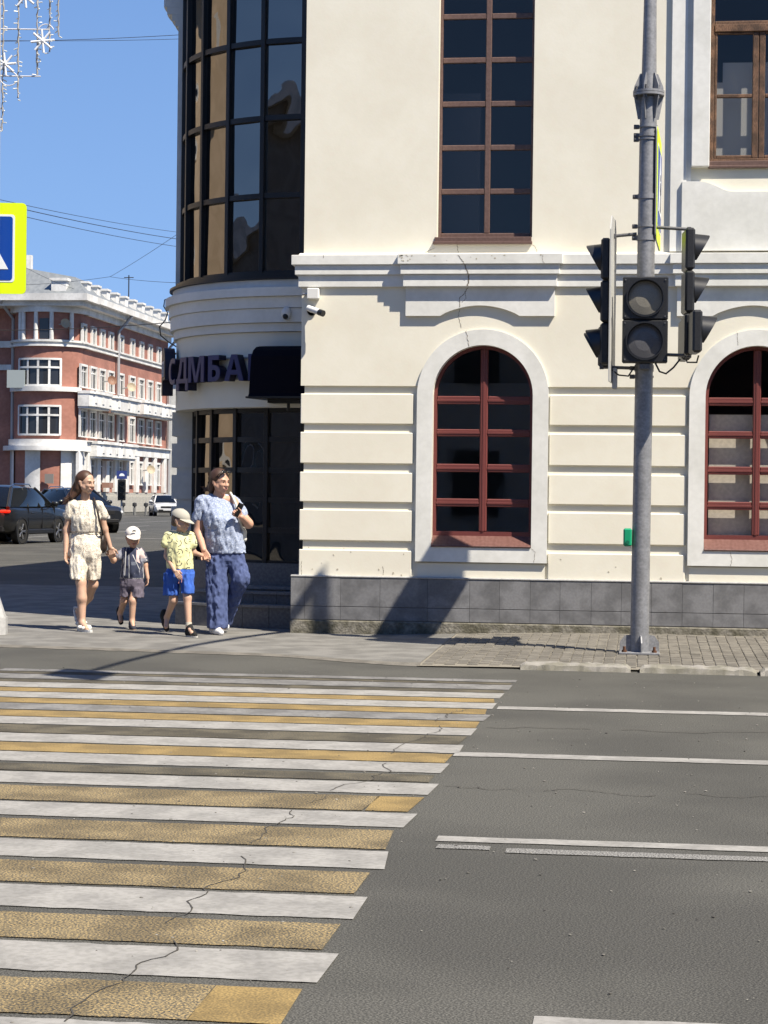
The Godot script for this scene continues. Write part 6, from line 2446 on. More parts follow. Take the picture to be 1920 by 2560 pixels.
# a head in its own axes (x its left-right, y up, z its front), s = 1 for an adult
func head_bones(at: Vector3, b: Basis, s: float, child: bool) -> Array:
	var P := func(x: float, y: float, z: float) -> Vector3:
		return at + b * (Vector3(x, y, z) * s)
	var jaw := 0.045 if child else 0.04
	var out := [
		["ell", P.call(0, 0.032, -0.012), Vector3(0.077, 0.092, 0.098) * s, b],
		cap(P.call(0, 0.0, 0.03), P.call(0, -0.062, 0.044), 0.060 * s, jaw * s),
		cap(P.call(-0.030, -0.045, 0.018), P.call(0.030, -0.045, 0.018), 0.045 * s, 0.045 * s),
		cap(P.call(0, -0.092, 0.060), P.call(0, -0.085, 0.055), 0.022 * s, 0.026 * s),
		cap(P.call(-0.034, -0.022, 0.062), P.call(-0.030, -0.03, 0.058), 0.024 * s, 0.022 * s),
		cap(P.call(0.034, -0.022, 0.062), P.call(0.030, -0.03, 0.058), 0.024 * s, 0.022 * s),
		cap(P.call(-0.034, 0.022, 0.074), P.call(0.034, 0.022, 0.074), 0.014 * s, 0.014 * s),
		cap(P.call(0, 0.012, 0.088), P.call(0, -0.026, 0.106), 0.009 * s, 0.0135 * s),
		cap(P.call(-0.011, -0.03, 0.094), P.call(0.011, -0.03, 0.094), 0.009 * s, 0.009 * s),
		cap(P.call(-0.019, -0.058, 0.085), P.call(0.019, -0.058, 0.085), 0.0085 * s, 0.0085 * s),
		cap(P.call(0, -0.066, 0.086), P.call(0, -0.066, 0.087), 0.010 * s, 0.010 * s)]
	for e in [-1.0, 1.0]:
		out.append(["sub", P.call(e * 0.033, 0.004, 0.098), Vector3(0.019, 0.013, 0.020) * s, b])
		out.append(cap(P.call(e * 0.032, 0.003, 0.066), P.call(e * 0.032, 0.003, 0.067), 0.012 * s, 0.012 * s))
		out.append(cap(P.call(e * 0.076, 0.012, -0.012), P.call(e * 0.074, -0.030, -0.004), 0.014 * s, 0.009 * s))
		out.append(cap(P.call(e * 0.082, 0.018, -0.022), P.call(e * 0.080, -0.01, -0.024), 0.009 * s, 0.008 * s))
	return out

func head_shade(at: Vector3, b: Basis, s: float, skin: Color, brow: Color, lip: Color) -> Callable:
	var ib := b.inverse()
	return func(p: Vector3) -> Color:
		var q: Vector3 = (ib * (p - at)) / s
		if q.z > 0.045:
			var ex := absf(absf(q.x) - 0.032)
			var ey := q.y - 0.004
			if ex * ex / (0.014 * 0.014) + ey * ey / (0.0072 * 0.0072) < 1.0:
				return Color(0.05, 0.038, 0.032)
			if ex * ex / (0.021 * 0.021) + pow(q.y - 0.026 + ex * 0.1, 2.0) / (0.0058 * 0.0058) < 1.0:
				return brow
			if q.x * q.x / (0.024 * 0.024) + pow(q.y + 0.060, 2.0) / (0.0085 * 0.0085) < 1.0:
				return lip
		return skin

# a hand: palm and five fingers; dir runs to the fingers, palm is where the palm faces, thumb -1 or 1 picks the side
func hand_bones(w: Vector3, dir: Vector3, palm: Vector3, s: float, curl: float, thumb: float) -> Array:
	dir = dir.normalized()
	palm = (palm - dir * palm.dot(dir)).normalized()
	var side := dir.cross(palm).normalized()
	var out := []
	for i in 4:
		var o := (i - 1.5) * 0.0195 * s
		var kn := w + dir * (0.082 - 0.004 * absf(i - 1.3)) * s + side * o
		out.append(cap(w + side * o * 0.55 + dir * 0.008 * s, kn, 0.0135 * s, 0.0115 * s))
		var l: float = [0.068, 0.078, 0.073, 0.056][i] * s
		var d := dir
		var p := kn
		for j in 3:
			d = d.rotated(side, curl * [0.75, 1.0, 0.8][j])
			var q: Vector3 = p + d * l * [0.45, 0.32, 0.23][j]
			out.append(cap(p, q, (0.0095 - j * 0.0008) * s, (0.0088 - j * 0.0010) * s))
			p = q
	var t0 := w + dir * 0.022 * s + side * thumb * 0.026 * s
	var t1 := t0 + (dir * 0.62 + side * thumb * 0.55 + palm * 0.35).normalized() * 0.042 * s
	var t2 := t1 + (dir * 0.85 + side * thumb * 0.15 + palm * 0.35).normalized() * 0.045 * s
	out.append(cap(w + dir * 0.01 * s, t0, 0.015 * s, 0.0145 * s))
	out.append(cap(t0, t1, 0.0135 * s, 0.0105 * s))
	out.append(cap(t1, t2, 0.0105 * s, 0.0082 * s))
	return out

func cloth(key: String, stops: Array, colors: Array, freq: float, per_m: float, rough := 0.9) -> StandardMaterial3D:
	if mats.has(key):
		return mats[key]
	var m := StandardMaterial3D.new()
	var t := noise_tex(freq, key.hash() % 900, Color.BLACK, Color.WHITE, 0, 1, 512, 3)
	t.color_ramp.offsets = PackedFloat32Array(stops)
	t.color_ramp.colors = PackedColorArray(colors)
	m.albedo_texture = t
	m.uv1_triplanar = true
	m.uv1_scale = Vector3.ONE * per_m
	m.roughness = rough
	m.rim_enabled = true
	m.rim = 0.12
	mats[key] = m
	return m

func cotton(key: String, c: Color) -> StandardMaterial3D:
	var m := plain(key, c, 0.92)
	m.rim_enabled = true
	m.rim = 0.12
	return m

func image_cloth(key: String, img: Image, per_m: float, offset: Vector3) -> StandardMaterial3D:
	var m := StandardMaterial3D.new()
	m.albedo_texture = ImageTexture.create_from_image(img)
	m.uv1_triplanar = true
	m.uv1_scale = Vector3.ONE * per_m
	m.uv1_offset = offset
	m.uv1_triplanar_sharpness = 12.0
	m.roughness = 0.92
	m.rim_enabled = true
	m.rim = 0.08
	mats[key] = m
	return m

func skin_mat() -> StandardMaterial3D:
	if mats.has("skin"):
		return mats["skin"]
	var m := StandardMaterial3D.new()
	m.vertex_color_use_as_albedo = true
	m.roughness = 0.55
	m.subsurf_scatter_enabled = true
	m.subsurf_scatter_strength = 0.08
	mats["skin"] = m
	return m

func shoe(a_heel: Vector3, toe: Vector3, s: float) -> Array:
	# sole to instep of one shoe from heel to toe
	var d := (toe - a_heel).normalized()
	var mid := a_heel.lerp(toe, 0.55)
	var side := d.cross(Vector3.UP).normalized()
	return [
		cap(a_heel + d * 0.03 * s + Vector3(0, 0.034 * s, 0), mid + Vector3(0, 0.036 * s, 0), 0.036 * s, 0.040 * s),
		cap(mid + Vector3(0, 0.034 * s, 0), toe - d * 0.035 * s + Vector3(0, 0.026 * s, 0), 0.040 * s, 0.030 * s),
		cap(mid - side * 0.012 * s + Vector3(0, 0.028 * s, 0), toe - d * 0.05 * s - side * 0.012 * s + Vector3(0, 0.026 * s, 0), 0.030 * s, 0.028 * s),
		cap(a_heel + d * 0.035 * s + Vector3(0, 0.04 * s, 0), a_heel + d * 0.065 * s + Vector3(0, 0.10 * s, 0), 0.042 * s, 0.044 * s),
		cap(a_heel + d * 0.05 * s + Vector3(0, 0.085 * s, 0), a_heel + d * 0.065 * s + Vector3(0, 0.125 * s, 0), 0.040 * s, 0.038 * s),
		cap(a_heel + d * 0.07 * s + Vector3(0, 0.085 * s, 0), mid + Vector3(0, 0.058 * s, 0), 0.044 * s, 0.040 * s)]

func sole(m: M, heel: Vector3, toe: Vector3, s: float, thick := 0.018) -> void:
	var d := toe - heel
	var fl := d.normalized()
	var side := fl.cross(Vector3.UP).normalized()
	var up := side.cross(fl).normalized()
	var p := PackedVector2Array()
	var n := 18
	for i in n:
		var a := TAU * i / n
		var x := cos(a)
		var y := sin(a)
		p.append(Vector2((0.5 + 0.5 * x) * (d.length() + 0.01) - 0.005, y * (0.040 + 0.006 * x) * s))
	m.t = Transform3D(Basis(fl, side, up), heel - up * 0.004)
	m.ext(p, 0.0, thick * s)
	m.t = Transform3D.IDENTITY

func people() -> void:
	woman_in_romper()
	small_boy()
	boy_in_yellow()
	woman_in_blue()

func woman_in_romper() -> void:
	var o := thing("person", "person with long auburn hair in a cream floral romper, holding a small child's hand", "person", Vector3(-2.24, 0.012, 0.30), deg_to_rad(13.8), "people walking on the pavement")
	var skin := Color(0.50, 0.315, 0.225)
	var m := M.new()
	m.colored = true
	m.tint = skin
	var hc := Vector3(0.0, 1.60, 0.02)
	var hb := Basis(Vector3.UP, deg_to_rad(48.0)) * Basis(Vector3.RIGHT, deg_to_rad(4.0))
	var body := [
		cap(Vector3(-0.01, 1.40, -0.02), hc + Vector3(-0.005, -0.05, -0.01), 0.050, 0.047),
		cap(Vector3(-0.12, 1.355, -0.01), Vector3(0.115, 1.35, -0.01), 0.042, 0.042),
		cap(Vector3(-0.055, 1.24, 0.0), Vector3(0.055, 1.24, 0.0), 0.085, 0.085),
		cap(Vector3(-0.045, 1.08, 0.0), Vector3(0.045, 1.08, 0.0), 0.075, 0.075),
		cap(Vector3(-0.055, 0.93, 0.0), Vector3(0.055, 0.93, 0.0), 0.09, 0.09),
		# arms
		cap(Vector3(-0.155, 1.362, 0.0), Vector3(-0.203, 1.09, -0.02), 0.042, 0.034),
		cap(Vector3(-0.205, 1.09, -0.02), Vector3(-0.208, 0.85, 0.05), 0.036, 0.025),
		cap(Vector3(0.15, 1.355, 0.0), Vector3(0.205, 1.105, -0.03), 0.041, 0.033),
		cap(Vector3(0.205, 1.105, -0.04), Vector3(0.268, 0.905, -0.03), 0.033, 0.024),
		# legs
		cap(Vector3(-0.065, 0.88, 0.02), Vector3(-0.038, 0.53, 0.16), 0.072, 0.050),
		cap(Vector3(-0.034, 0.53, 0.16), Vector3(-0.026, 0.36, 0.19), 0.054, 0.052),
		cap(Vector3(-0.026, 0.36, 0.17), Vector3(-0.02, 0.10, 0.20), 0.052, 0.033),
		cap(Vector3(-0.02, 0.10, 0.20), Vector3(0.03, 0.045, 0.31), 0.034, 0.028),
		cap(Vector3(0.07, 0.88, -0.02), Vector3(0.088, 0.50, -0.01), 0.070, 0.050),
		cap(Vector3(0.086, 0.50, -0.01), Vector3(0.03, 0.36, -0.16), 0.053, 0.053),
		cap(Vector3(0.03, 0.36, -0.16), Vector3(-0.075, 0.19, -0.34), 0.052, 0.034),
		cap(Vector3(-0.075, 0.19, -0.34), Vector3(-0.055, 0.07, -0.26), 0.033, 0.026)]
	blob(m, body, 0.013, 0.03)
	blob(m, hand_bones(Vector3(-0.208, 0.85, 0.05), Vector3(0.02, -1, 0.12), Vector3(0.9, 0, 0.3), 0.94, 0.42, -1.0), 0.0052, 0.008)
	blob(m, hand_bones(Vector3(0.268, 0.905, -0.03), Vector3(0.25, -0.95, 0.0), Vector3(0.2, 0.0, -1.0), 0.94, 0.7, 1.0), 0.0052, 0.008)
	blob(m, head_bones(hc, hb, 1.0, false), 0.0055, 0.016, [], head_shade(hc, hb, 1.0, skin, Color(0.12, 0.06, 0.035), Color(0.41, 0.19, 0.15)))
	part(o, "body", m, skin_mat())
	# hair: a cap of hair, then long locks blown back over the shoulder
	var hair := mottled("auburn_hair", lin(0.030, 0.013, 0.007), lin(0.105, 0.048, 0.024), 2.2, 0.55, 0.12)
	m = M.new()
	var H := func(x: float, y: float, z: float) -> Vector3: return hc + hb * Vector3(x, y, z)
	blob(m, [
		["ell", H.call(0, 0.050, -0.026), Vector3(0.087, 0.090, 0.098), hb],
		cap(H.call(-0.05, 0.05, -0.05), H.call(-0.065, -0.06, -0.055), 0.045, 0.035),
		cap(H.call(0.062, 0.05, -0.035), H.call(0.066, -0.03, -0.06), 0.03, 0.03),
		cap(H.call(0.0, 0.03, -0.07), Vector3(-0.10, 1.53, -0.05), 0.065, 0.058),
		cap(Vector3(-0.10, 1.53, -0.05), Vector3(-0.20, 1.42, -0.03), 0.056, 0.030),
		cap(Vector3(-0.06, 1.56, -0.0), Vector3(-0.15, 1.45, 0.02), 0.045, 0.026)], 0.0075, 0.025, [[H.call(0, 0.064, 0.052), hb * Vector3(0, -0.35, 0.94)]])
	var nz := RandomNumberGenerator.new()
	nz.seed = 4
	for k in 70:
		var a := nz.randf_range(-1.0, 1.0)
		var s0: Vector3 = H.call(0.078 * sin(a * 1.4 + 3.14), nz.randf_range(-0.02, 0.11), -0.085 + 0.05 * absf(a))
		var s1 := Vector3(nz.randf_range(-0.16, -0.07), nz.randf_range(1.46, 1.56), nz.randf_range(-0.10, 0.03))
		var s2 := Vector3(nz.randf_range(-0.26, -0.17), nz.randf_range(1.34, 1.44), nz.randf_range(-0.08, 0.03))
		m.tube(PackedVector3Array([s0, s0.lerp(s1, 0.5) + Vector3(0, 0.012, -0.01), s1, s1.lerp(s2, 0.5) + Vector3(nz.randf_range(-0.01, 0.01), 0.01, 0), s2]), PackedFloat32Array([0.006, 0.007, 0.006, 0.005, 0.001]), 5, false)
	part(o, "hair", m, hair)
	# romper
	var floral := cloth("romper_print", [0.0, 0.24, 0.27, 0.30, 0.66, 0.69, 0.72, 1.0], [lin(0.22, 0.15, 0.10), lin(0.28, 0.19, 0.12), lin(0.62, 0.56, 0.46), lin(0.69, 0.645, 0.555), lin(0.70, 0.655, 0.565), lin(0.56, 0.47, 0.37), lin(0.16, 0.11, 0.08), lin(0.08, 0.06, 0.05)], 0.045, 2.0)
	m = M.new()
	blob(m, [
		prof([[1.405, -0.005, -0.01, 0.09, 0.065], [1.37, -0.005, -0.01, 0.145, 0.085], [1.30, -0.005, 0.0, 0.152, 0.108], [1.22, -0.002, 0.01, 0.158, 0.122], [1.12, 0.0, 0.01, 0.158, 0.118], [1.075, 0.0, 0.005, 0.154, 0.112], [1.056, 0.0, 0.0, 0.138, 0.098], [1.03, 0.0, 0.0, 0.150, 0.108], [0.95, 0.0, 0.01, 0.166, 0.128], [0.87, 0.0, 0.015, 0.170, 0.134], [0.80, 0.0, 0.02, 0.158, 0.125], [0.76, 0.003, 0.03, 0.12, 0.10]], 12.0, 0.022, 0.5),
		cap(Vector3(-0.135, 1.372, -0.01), Vector3(0.13, 1.367, -0.01), 0.050, 0.050),
		cap(Vector3(-0.150, 1.362, 0.0), Vector3(-0.188, 1.255, -0.01), 0.053, 0.058),
		cap(Vector3(0.145, 1.357, 0.0), Vector3(0.185, 1.255, -0.015), 0.053, 0.058),
		prof([[0.86, -0.062, 0.03, 0.070, 0.08], [0.79, -0.066, 0.05, 0.092, 0.105], [0.72, -0.070, 0.075, 0.092, 0.108], [0.60, -0.072, 0.115, 0.084, 0.10], [0.565, -0.070, 0.125, 0.080, 0.096]], 7.0, 0.05, 0.0),
		prof([[0.86, 0.066, 0.0, 0.070, 0.08], [0.79, 0.074, 0.0, 0.088, 0.105], [0.72, 0.080, 0.0, 0.085, 0.104], [0.60, 0.088, -0.008, 0.076, 0.098], [0.555, 0.088, -0.01, 0.072, 0.094]], 7.0, 0.05, 2.0)], 0.009, 0.018, [[Vector3(0.0, 1.405, 0.045), Vector3(0.08, 0.62, 0.78)]], null, 0.012)
	part(o, "romper", m, floral)
	m = M.new()
	var ring := PackedVector3Array()
	for k in 33:
		var a := TAU * k / 32.0
		ring.append(Vector3(sin(a) * 0.140, 1.056 + 0.004 * sin(a * 9.0), cos(a) * 0.100))
	m.tube(ring, PackedFloat32Array([0.008]), 6, false)
	part(o, "waistband", m, floral)
	# sandals
	var white := cotton("sandal_white", lin(0.62, 0.62, 0.60))
	m = M.new()
	sole(m, Vector3(-0.055, 0.006, 0.15), Vector3(0.085, 0.006, 0.37), 1.0, 0.03)
	blob(m, [cap(Vector3(-0.045, 0.055, 0.26), Vector3(0.06, 0.058, 0.235), 0.022, 0.022), cap(Vector3(-0.01, 0.05, 0.315), Vector3(0.07, 0.05, 0.29), 0.018, 0.018), cap(Vector3(-0.055, 0.10, 0.19), Vector3(0.02, 0.10, 0.18), 0.015, 0.015), cap(Vector3(-0.05, 0.03, 0.165), Vector3(-0.05, 0.10, 0.175), 0.025, 0.018), cap(Vector3(0.02, 0.07, 0.25), Vector3(-0.02, 0.11, 0.21), 0.02, 0.018)], 0.006, 0.01)
	part(o, "sandal", m, white)
	m = M.new()
	sole(m, Vector3(-0.125, 0.215, -0.42), Vector3(-0.04, 0.012, -0.27), 1.0, 0.028)
	blob(m, [cap(Vector3(-0.10, 0.10, -0.31), Vector3(-0.03, 0.11, -0.31), 0.02, 0.02), cap(Vector3(-0.12, 0.23, -0.38), Vector3(-0.06, 0.22, -0.36), 0.016, 0.016), cap(Vector3(-0.09, 0.06, -0.28), Vector3(-0.03, 0.06, -0.27), 0.02, 0.02)], 0.006, 0.01)
	part(o, "sandal", m, white)
	# shoulder bag behind the arm
	var leather := plain("bag_brown", lin(0.022, 0.014, 0.011), 0.5)
	var bag := thing("shoulder_bag", "dark brown shoulder bag hanging at the hip of the person in the floral romper", "bag", Vector3(-2.24, 0.012, 0.30), deg_to_rad(13.8))
	m = M.new()
	m.tube(PackedVector3Array([Vector3(0.09, 1.425, -0.06), Vector3(0.085, 1.44, 0.0), Vector3(0.095, 1.41, 0.06), Vector3(0.125, 1.32, 0.115), Vector3(0.15, 1.2, 0.13), Vector3(0.175, 1.1, 0.09), Vector3(0.19, 1.02, -0.02)]), PackedFloat32Array([0.012]), 8)
	part(bag, "strap", m, leather)
	m = M.new()
	blob(m, [["ell", Vector3(0.185, 0.96, -0.09), Vector3(0.045, 0.12, 0.15), Basis.IDENTITY], cap(Vector3(0.185, 0.90, -0.18), Vector3(0.185, 0.90, 0.0), 0.04, 0.04)], 0.01, 0.03)
	part(bag, "pouch", m, leather)

func cap_hat(o: Node, called: String, at: Vector3, b: Basis, s: float, look: Material, brim_drop: float, tilt: float) -> void:
	# a baseball cap: six-panel dome, curved peak, button, band
	var m := M.new()
	m.t = Transform3D(b * Basis(Vector3.RIGHT, tilt), at)
	var rows := 9
	var seg := 28
	for j in rows:
		for i in seg:
			var q := []
			for e in [[j, i], [j, i + 1], [j + 1, i + 1], [j + 1, i]]:
				var v: float = PI * 0.5 * e[0] / rows
				var a: float = TAU * e[1] / seg
				var g := 1.0 + 0.012 * absf(sin(a * 3.0))
				q.append(Vector3(sin(a) * cos(v) * 0.093, sin(v) * 0.088 + 0.025 * cos(v) * 0.0, cos(a) * cos(v) * 0.110 - 0.008) * s * g)
			var c: Vector3 = (q[0] + q[1] + q[2] + q[3]) * 0.25
			var ii := PackedInt32Array()
			for e in q:
				ii.append(m.vert(e, Vector3(e.x / 0.0087, e.y / 0.0078, e.z / 0.0121).normalized()))
			m.face(ii[0], ii[1], ii[2])
			m.face(ii[0], ii[2], ii[3])
	m.ell(Vector3(0, 0.088, -0.008) * s, Vector3(0.01, 0.006, 0.01) * s)
	var dome := part(o, called, m, look)
	m = M.new()
	m.t = Transform3D(b * Basis(Vector3.RIGHT, tilt), at)
	var n := 14
	for i in n:
		for side in [1.0, -1.0]:
			var q := []
			for e in [[i, 0], [i + 1, 0], [i + 1, 1], [i, 1]]:
				var u: float = -1.0 + 2.0 * e[0] / n
				var w := 0.082 * u
				var inner := sqrt(maxf(0.0, 1.0 - pow(w / 0.093, 2.0))) * 0.110 - 0.010
				var outer := inner + 0.075 * pow(maxf(0.0, 1.0 - u * u), 0.45)
				var z: float = inner if e[1] == 0 else outer
				var y: float = -0.012 * u * u - (brim_drop if e[1] == 1 else 0.0) * (1.0 - 0.5 * u * u) + 0.003 * side
				q.append(Vector3(w, y + 0.006, z) * s)
			m.quad(q[0], q[1], q[2], q[3], Vector3(0, side, 0.15).normalized())
	part(dome, "peak", m, look)

func small_boy() -> void:
	var o := thing("person", "toddler in a white cap, navy patterned shirt and grey shorts, led by the hand", "person", Vector3(-1.80, 0.012, -0.02), deg_to_rad(13.6), "people walking on the pavement")
	var skin := Color(0.50, 0.31, 0.22)
	var m := M.new()
	m.colored = true
	m.tint = skin
	var hc := Vector3(0.005, 1.005, 0.02)
	var hb := Basis(Vector3.UP, deg_to_rad(8.0)) * Basis(Vector3.RIGHT, deg_to_rad(6.0))
	blob(m, [
		cap(Vector3(0, 0.86, 0.0), hc + Vector3(0, -0.05, -0.01), 0.036, 0.036),
		cap(Vector3(-0.08, 0.855, 0), Vector3(0.075, 0.855, 0), 0.036, 0.036),
		cap(Vector3(-0.03, 0.72, 0.01), Vector3(0.03, 0.72, 0.01), 0.075, 0.075),
		cap(Vector3(-0.035, 0.58, 0), Vector3(0.035, 0.58, 0), 0.075, 0.075),
		cap(Vector3(-0.10, 0.855, 0), Vector3(-0.203, 0.755, 0.03), 0.029, 0.026),
		cap(Vector3(-0.203, 0.755, 0.03), Vector3(-0.238, 0.805, 0.10), 0.027, 0.021),
		cap(Vector3(0.098, 0.85, 0), Vector3(0.142, 0.715, -0.01), 0.029, 0.026),
		cap(Vector3(0.142, 0.715, -0.01), Vector3(0.172, 0.565, 0.03), 0.027, 0.020),
		cap(Vector3(-0.05, 0.52, 0), Vector3(-0.085, 0.315, 0.0), 0.050, 0.040),
		cap(Vector3(-0.085, 0.315, 0.0), Vector3(-0.128, 0.17, -0.14), 0.041, 0.028),
		cap(Vector3(-0.128, 0.17, -0.14), Vector3(-0.12, 0.09, -0.08), 0.026, 0.022),
		cap(Vector3(0.045, 0.52, 0), Vector3(0.012, 0.32, 0.09), 0.050, 0.040),
		cap(Vector3(0.012, 0.32, 0.09), Vector3(0.006, 0.10, 0.09), 0.041, 0.028),
		cap(Vector3(0.006, 0.10, 0.09), Vector3(0.02, 0.05, 0.15), 0.028, 0.022)], 0.011, 0.025)
	blob(m, hand_bones(Vector3(-0.238, 0.805, 0.10), Vector3(-0.25, 0.95, 0.1), Vector3(-0.3, 0.0, 1.0), 0.60, 0.7, -1.0), 0.004, 0.005)
	blob(m, hand_bones(Vector3(0.172, 0.565, 0.03), Vector3(0.0, -1, 0.1), Vector3(-0.9, 0, 0.2), 0.60, 0.4, 1.0), 0.004, 0.005)
	blob(m, head_bones(hc, hb, 0.87, true), 0.0052, 0.016, [], head_shade(hc, hb, 0.87, skin, Color(0.25, 0.15, 0.09), Color(0.38, 0.12, 0.10)))
	part(o, "body", m, skin_mat())
	# shirt print: navy block with a pale triangle outline, pinkish shoulder, striped sleeve
	var img := Image.create(256, 256, false, Image.FORMAT_RGB8)
	img.fill(lin(0.028, 0.034, 0.07))
	for y in 256:
		for x in 256:
			var c := lin(0.026, 0.032, 0.066)
			if x > 150 and y < 118 + (x - 150) * 0.5 and y > 40 - (200 - x) * 0.2:
				c = lin(0.56, 0.44, 0.43)
			if x > 176 and y > 100 or x < 84:
				var s := (x * 7 + y * 13 + int(6.0 * sin(y * 0.21))) % 47
				c = lin(0.55, 0.55, 0.58) if s > 24 else lin(0.03, 0.038, 0.08)
			if x > 205 and y < 130:
				c = lin(0.62, 0.62, 0.62) if (y / 9) % 2 == 0 else lin(0.03, 0.035, 0.07)
			if absf(x - 108 - 0.02 * y) < 2.2 and y > 80 or absf(x - 130 - (y - 80) * 0.48) < 2.2 and y > 80 or absf(y - 214) < 2.5 and x > 84:
				c = lin(0.50, 0.50, 0.50)
			if y > 120 and y < 140 and x > 122 and x < 150 and (x + y) % 5 < 3:
				c = lin(0.16, 0.18, 0.22)
			img.set_pixel(x, y, c)
	# 0.5 m across, centred on the chest
	var shirt := image_cloth("shirt_print", img, 2.0, Vector3(0.5, -1.97, 0.5))
	m = M.new()
	blob(m, [
		prof([[0.90, 0.0, 0.0, 0.06, 0.05], [0.87, 0.0, 0.0, 0.098, 0.068], [0.80, 0.0, 0.005, 0.112, 0.092], [0.70, 0.0, 0.01, 0.120, 0.108], [0.60, 0.0, 0.005, 0.128, 0.112], [0.565, 0.0, 0.0, 0.130, 0.110]], 8.0, 0.02, 0.0),
		cap(Vector3(-0.082, 0.862, 0), Vector3(0.080, 0.862, 0), 0.038, 0.038),
		cap(Vector3(-0.095, 0.857, 0), Vector3(-0.150, 0.80, 0.015), 0.042, 0.045),
		cap(Vector3(0.092, 0.852, 0), Vector3(0.128, 0.77, 0), 0.042, 0.046)], 0.008, 0.02, [], null, 0.010)
	part(o, "shirt", m, shirt)
	m = M.new()
	blob(m, [
		prof([[0.585, 0.0, 0.0, 0.115, 0.098], [0.54, 0.0, 0.005, 0.124, 0.108], [0.48, 0.0, 0.01, 0.115, 0.10], [0.45, 0.0, 0.01, 0.09, 0.08]], 6.0, 0.03, 0.0),
		prof([[0.52, -0.062, 0.0, 0.070, 0.09], [0.44, -0.068, 0.0, 0.066, 0.08], [0.365, -0.073, 0.005, 0.066, 0.075]], 5.0, 0.05, 0.0),
		prof([[0.52, 0.062, 0.01, 0.072, 0.09], [0.44, 0.062, 0.035, 0.070, 0.085], [0.36, 0.060, 0.06, 0.070, 0.08]], 5.0, 0.05, 1.0)], 0.008, 0.018, [], null, 0.012)
	part(o, "shorts", m, cotton("shorts_grey", lin(0.105, 0.092, 0.125)))
	var dark := cotton("shoe_black", lin(0.008, 0.008, 0.009))
	m = M.new()
	blob(m, shoe(Vector3(-0.14, 0.165, -0.20), Vector3(-0.115, 0.03, -0.08), 0.74), 0.007, 0.015)
	part(o, "shoe", m, dark)
	m = M.new()
	blob(m, shoe(Vector3(-0.005, 0.010, 0.045), Vector3(0.03, 0.006, 0.20), 0.74), 0.007, 0.015)
	m.colored = false
	part(o, "shoe", m, cotton("sandal_navy", lin(0.025, 0.028, 0.045)))
	m = M.new()
	sole(m, Vector3(-0.008, 0.004, 0.035), Vector3(0.033, 0.004, 0.212), 0.74, 0.02)
	part(o, "sole", m, cotton("sole_tan", lin(0.30, 0.22, 0.15)))
	# the strap of a small pouch across the chest
	m = M.new()
	m.tube(PackedVector3Array([Vector3(-0.06, 0.90, 0.02), Vector3(-0.07, 0.86, 0.09), Vector3(-0.075, 0.72, 0.118), Vector3(-0.08, 0.60, 0.118)]), PackedFloat32Array([0.006]), 6)
	part(o, "strap", m, cotton("strap_pale", lin(0.36, 0.36, 0.37)))
	cap_hat(o, "cap", hc + Vector3(0, 0.045, -0.002), hb, 0.93, cotton("cap_white", lin(0.62, 0.60, 0.57)), 0.028, deg_to_rad(8.0))
	m = M.new()
	m.t = Transform3D(hb, hc)
	m.ext(arc(0.0, 0.075, 0.028, 20, 160, 10), 0.094, 0.099)
	part(o, "cap_badge", m, cotton("badge_dark", lin(0.08, 0.08, 0.085)))

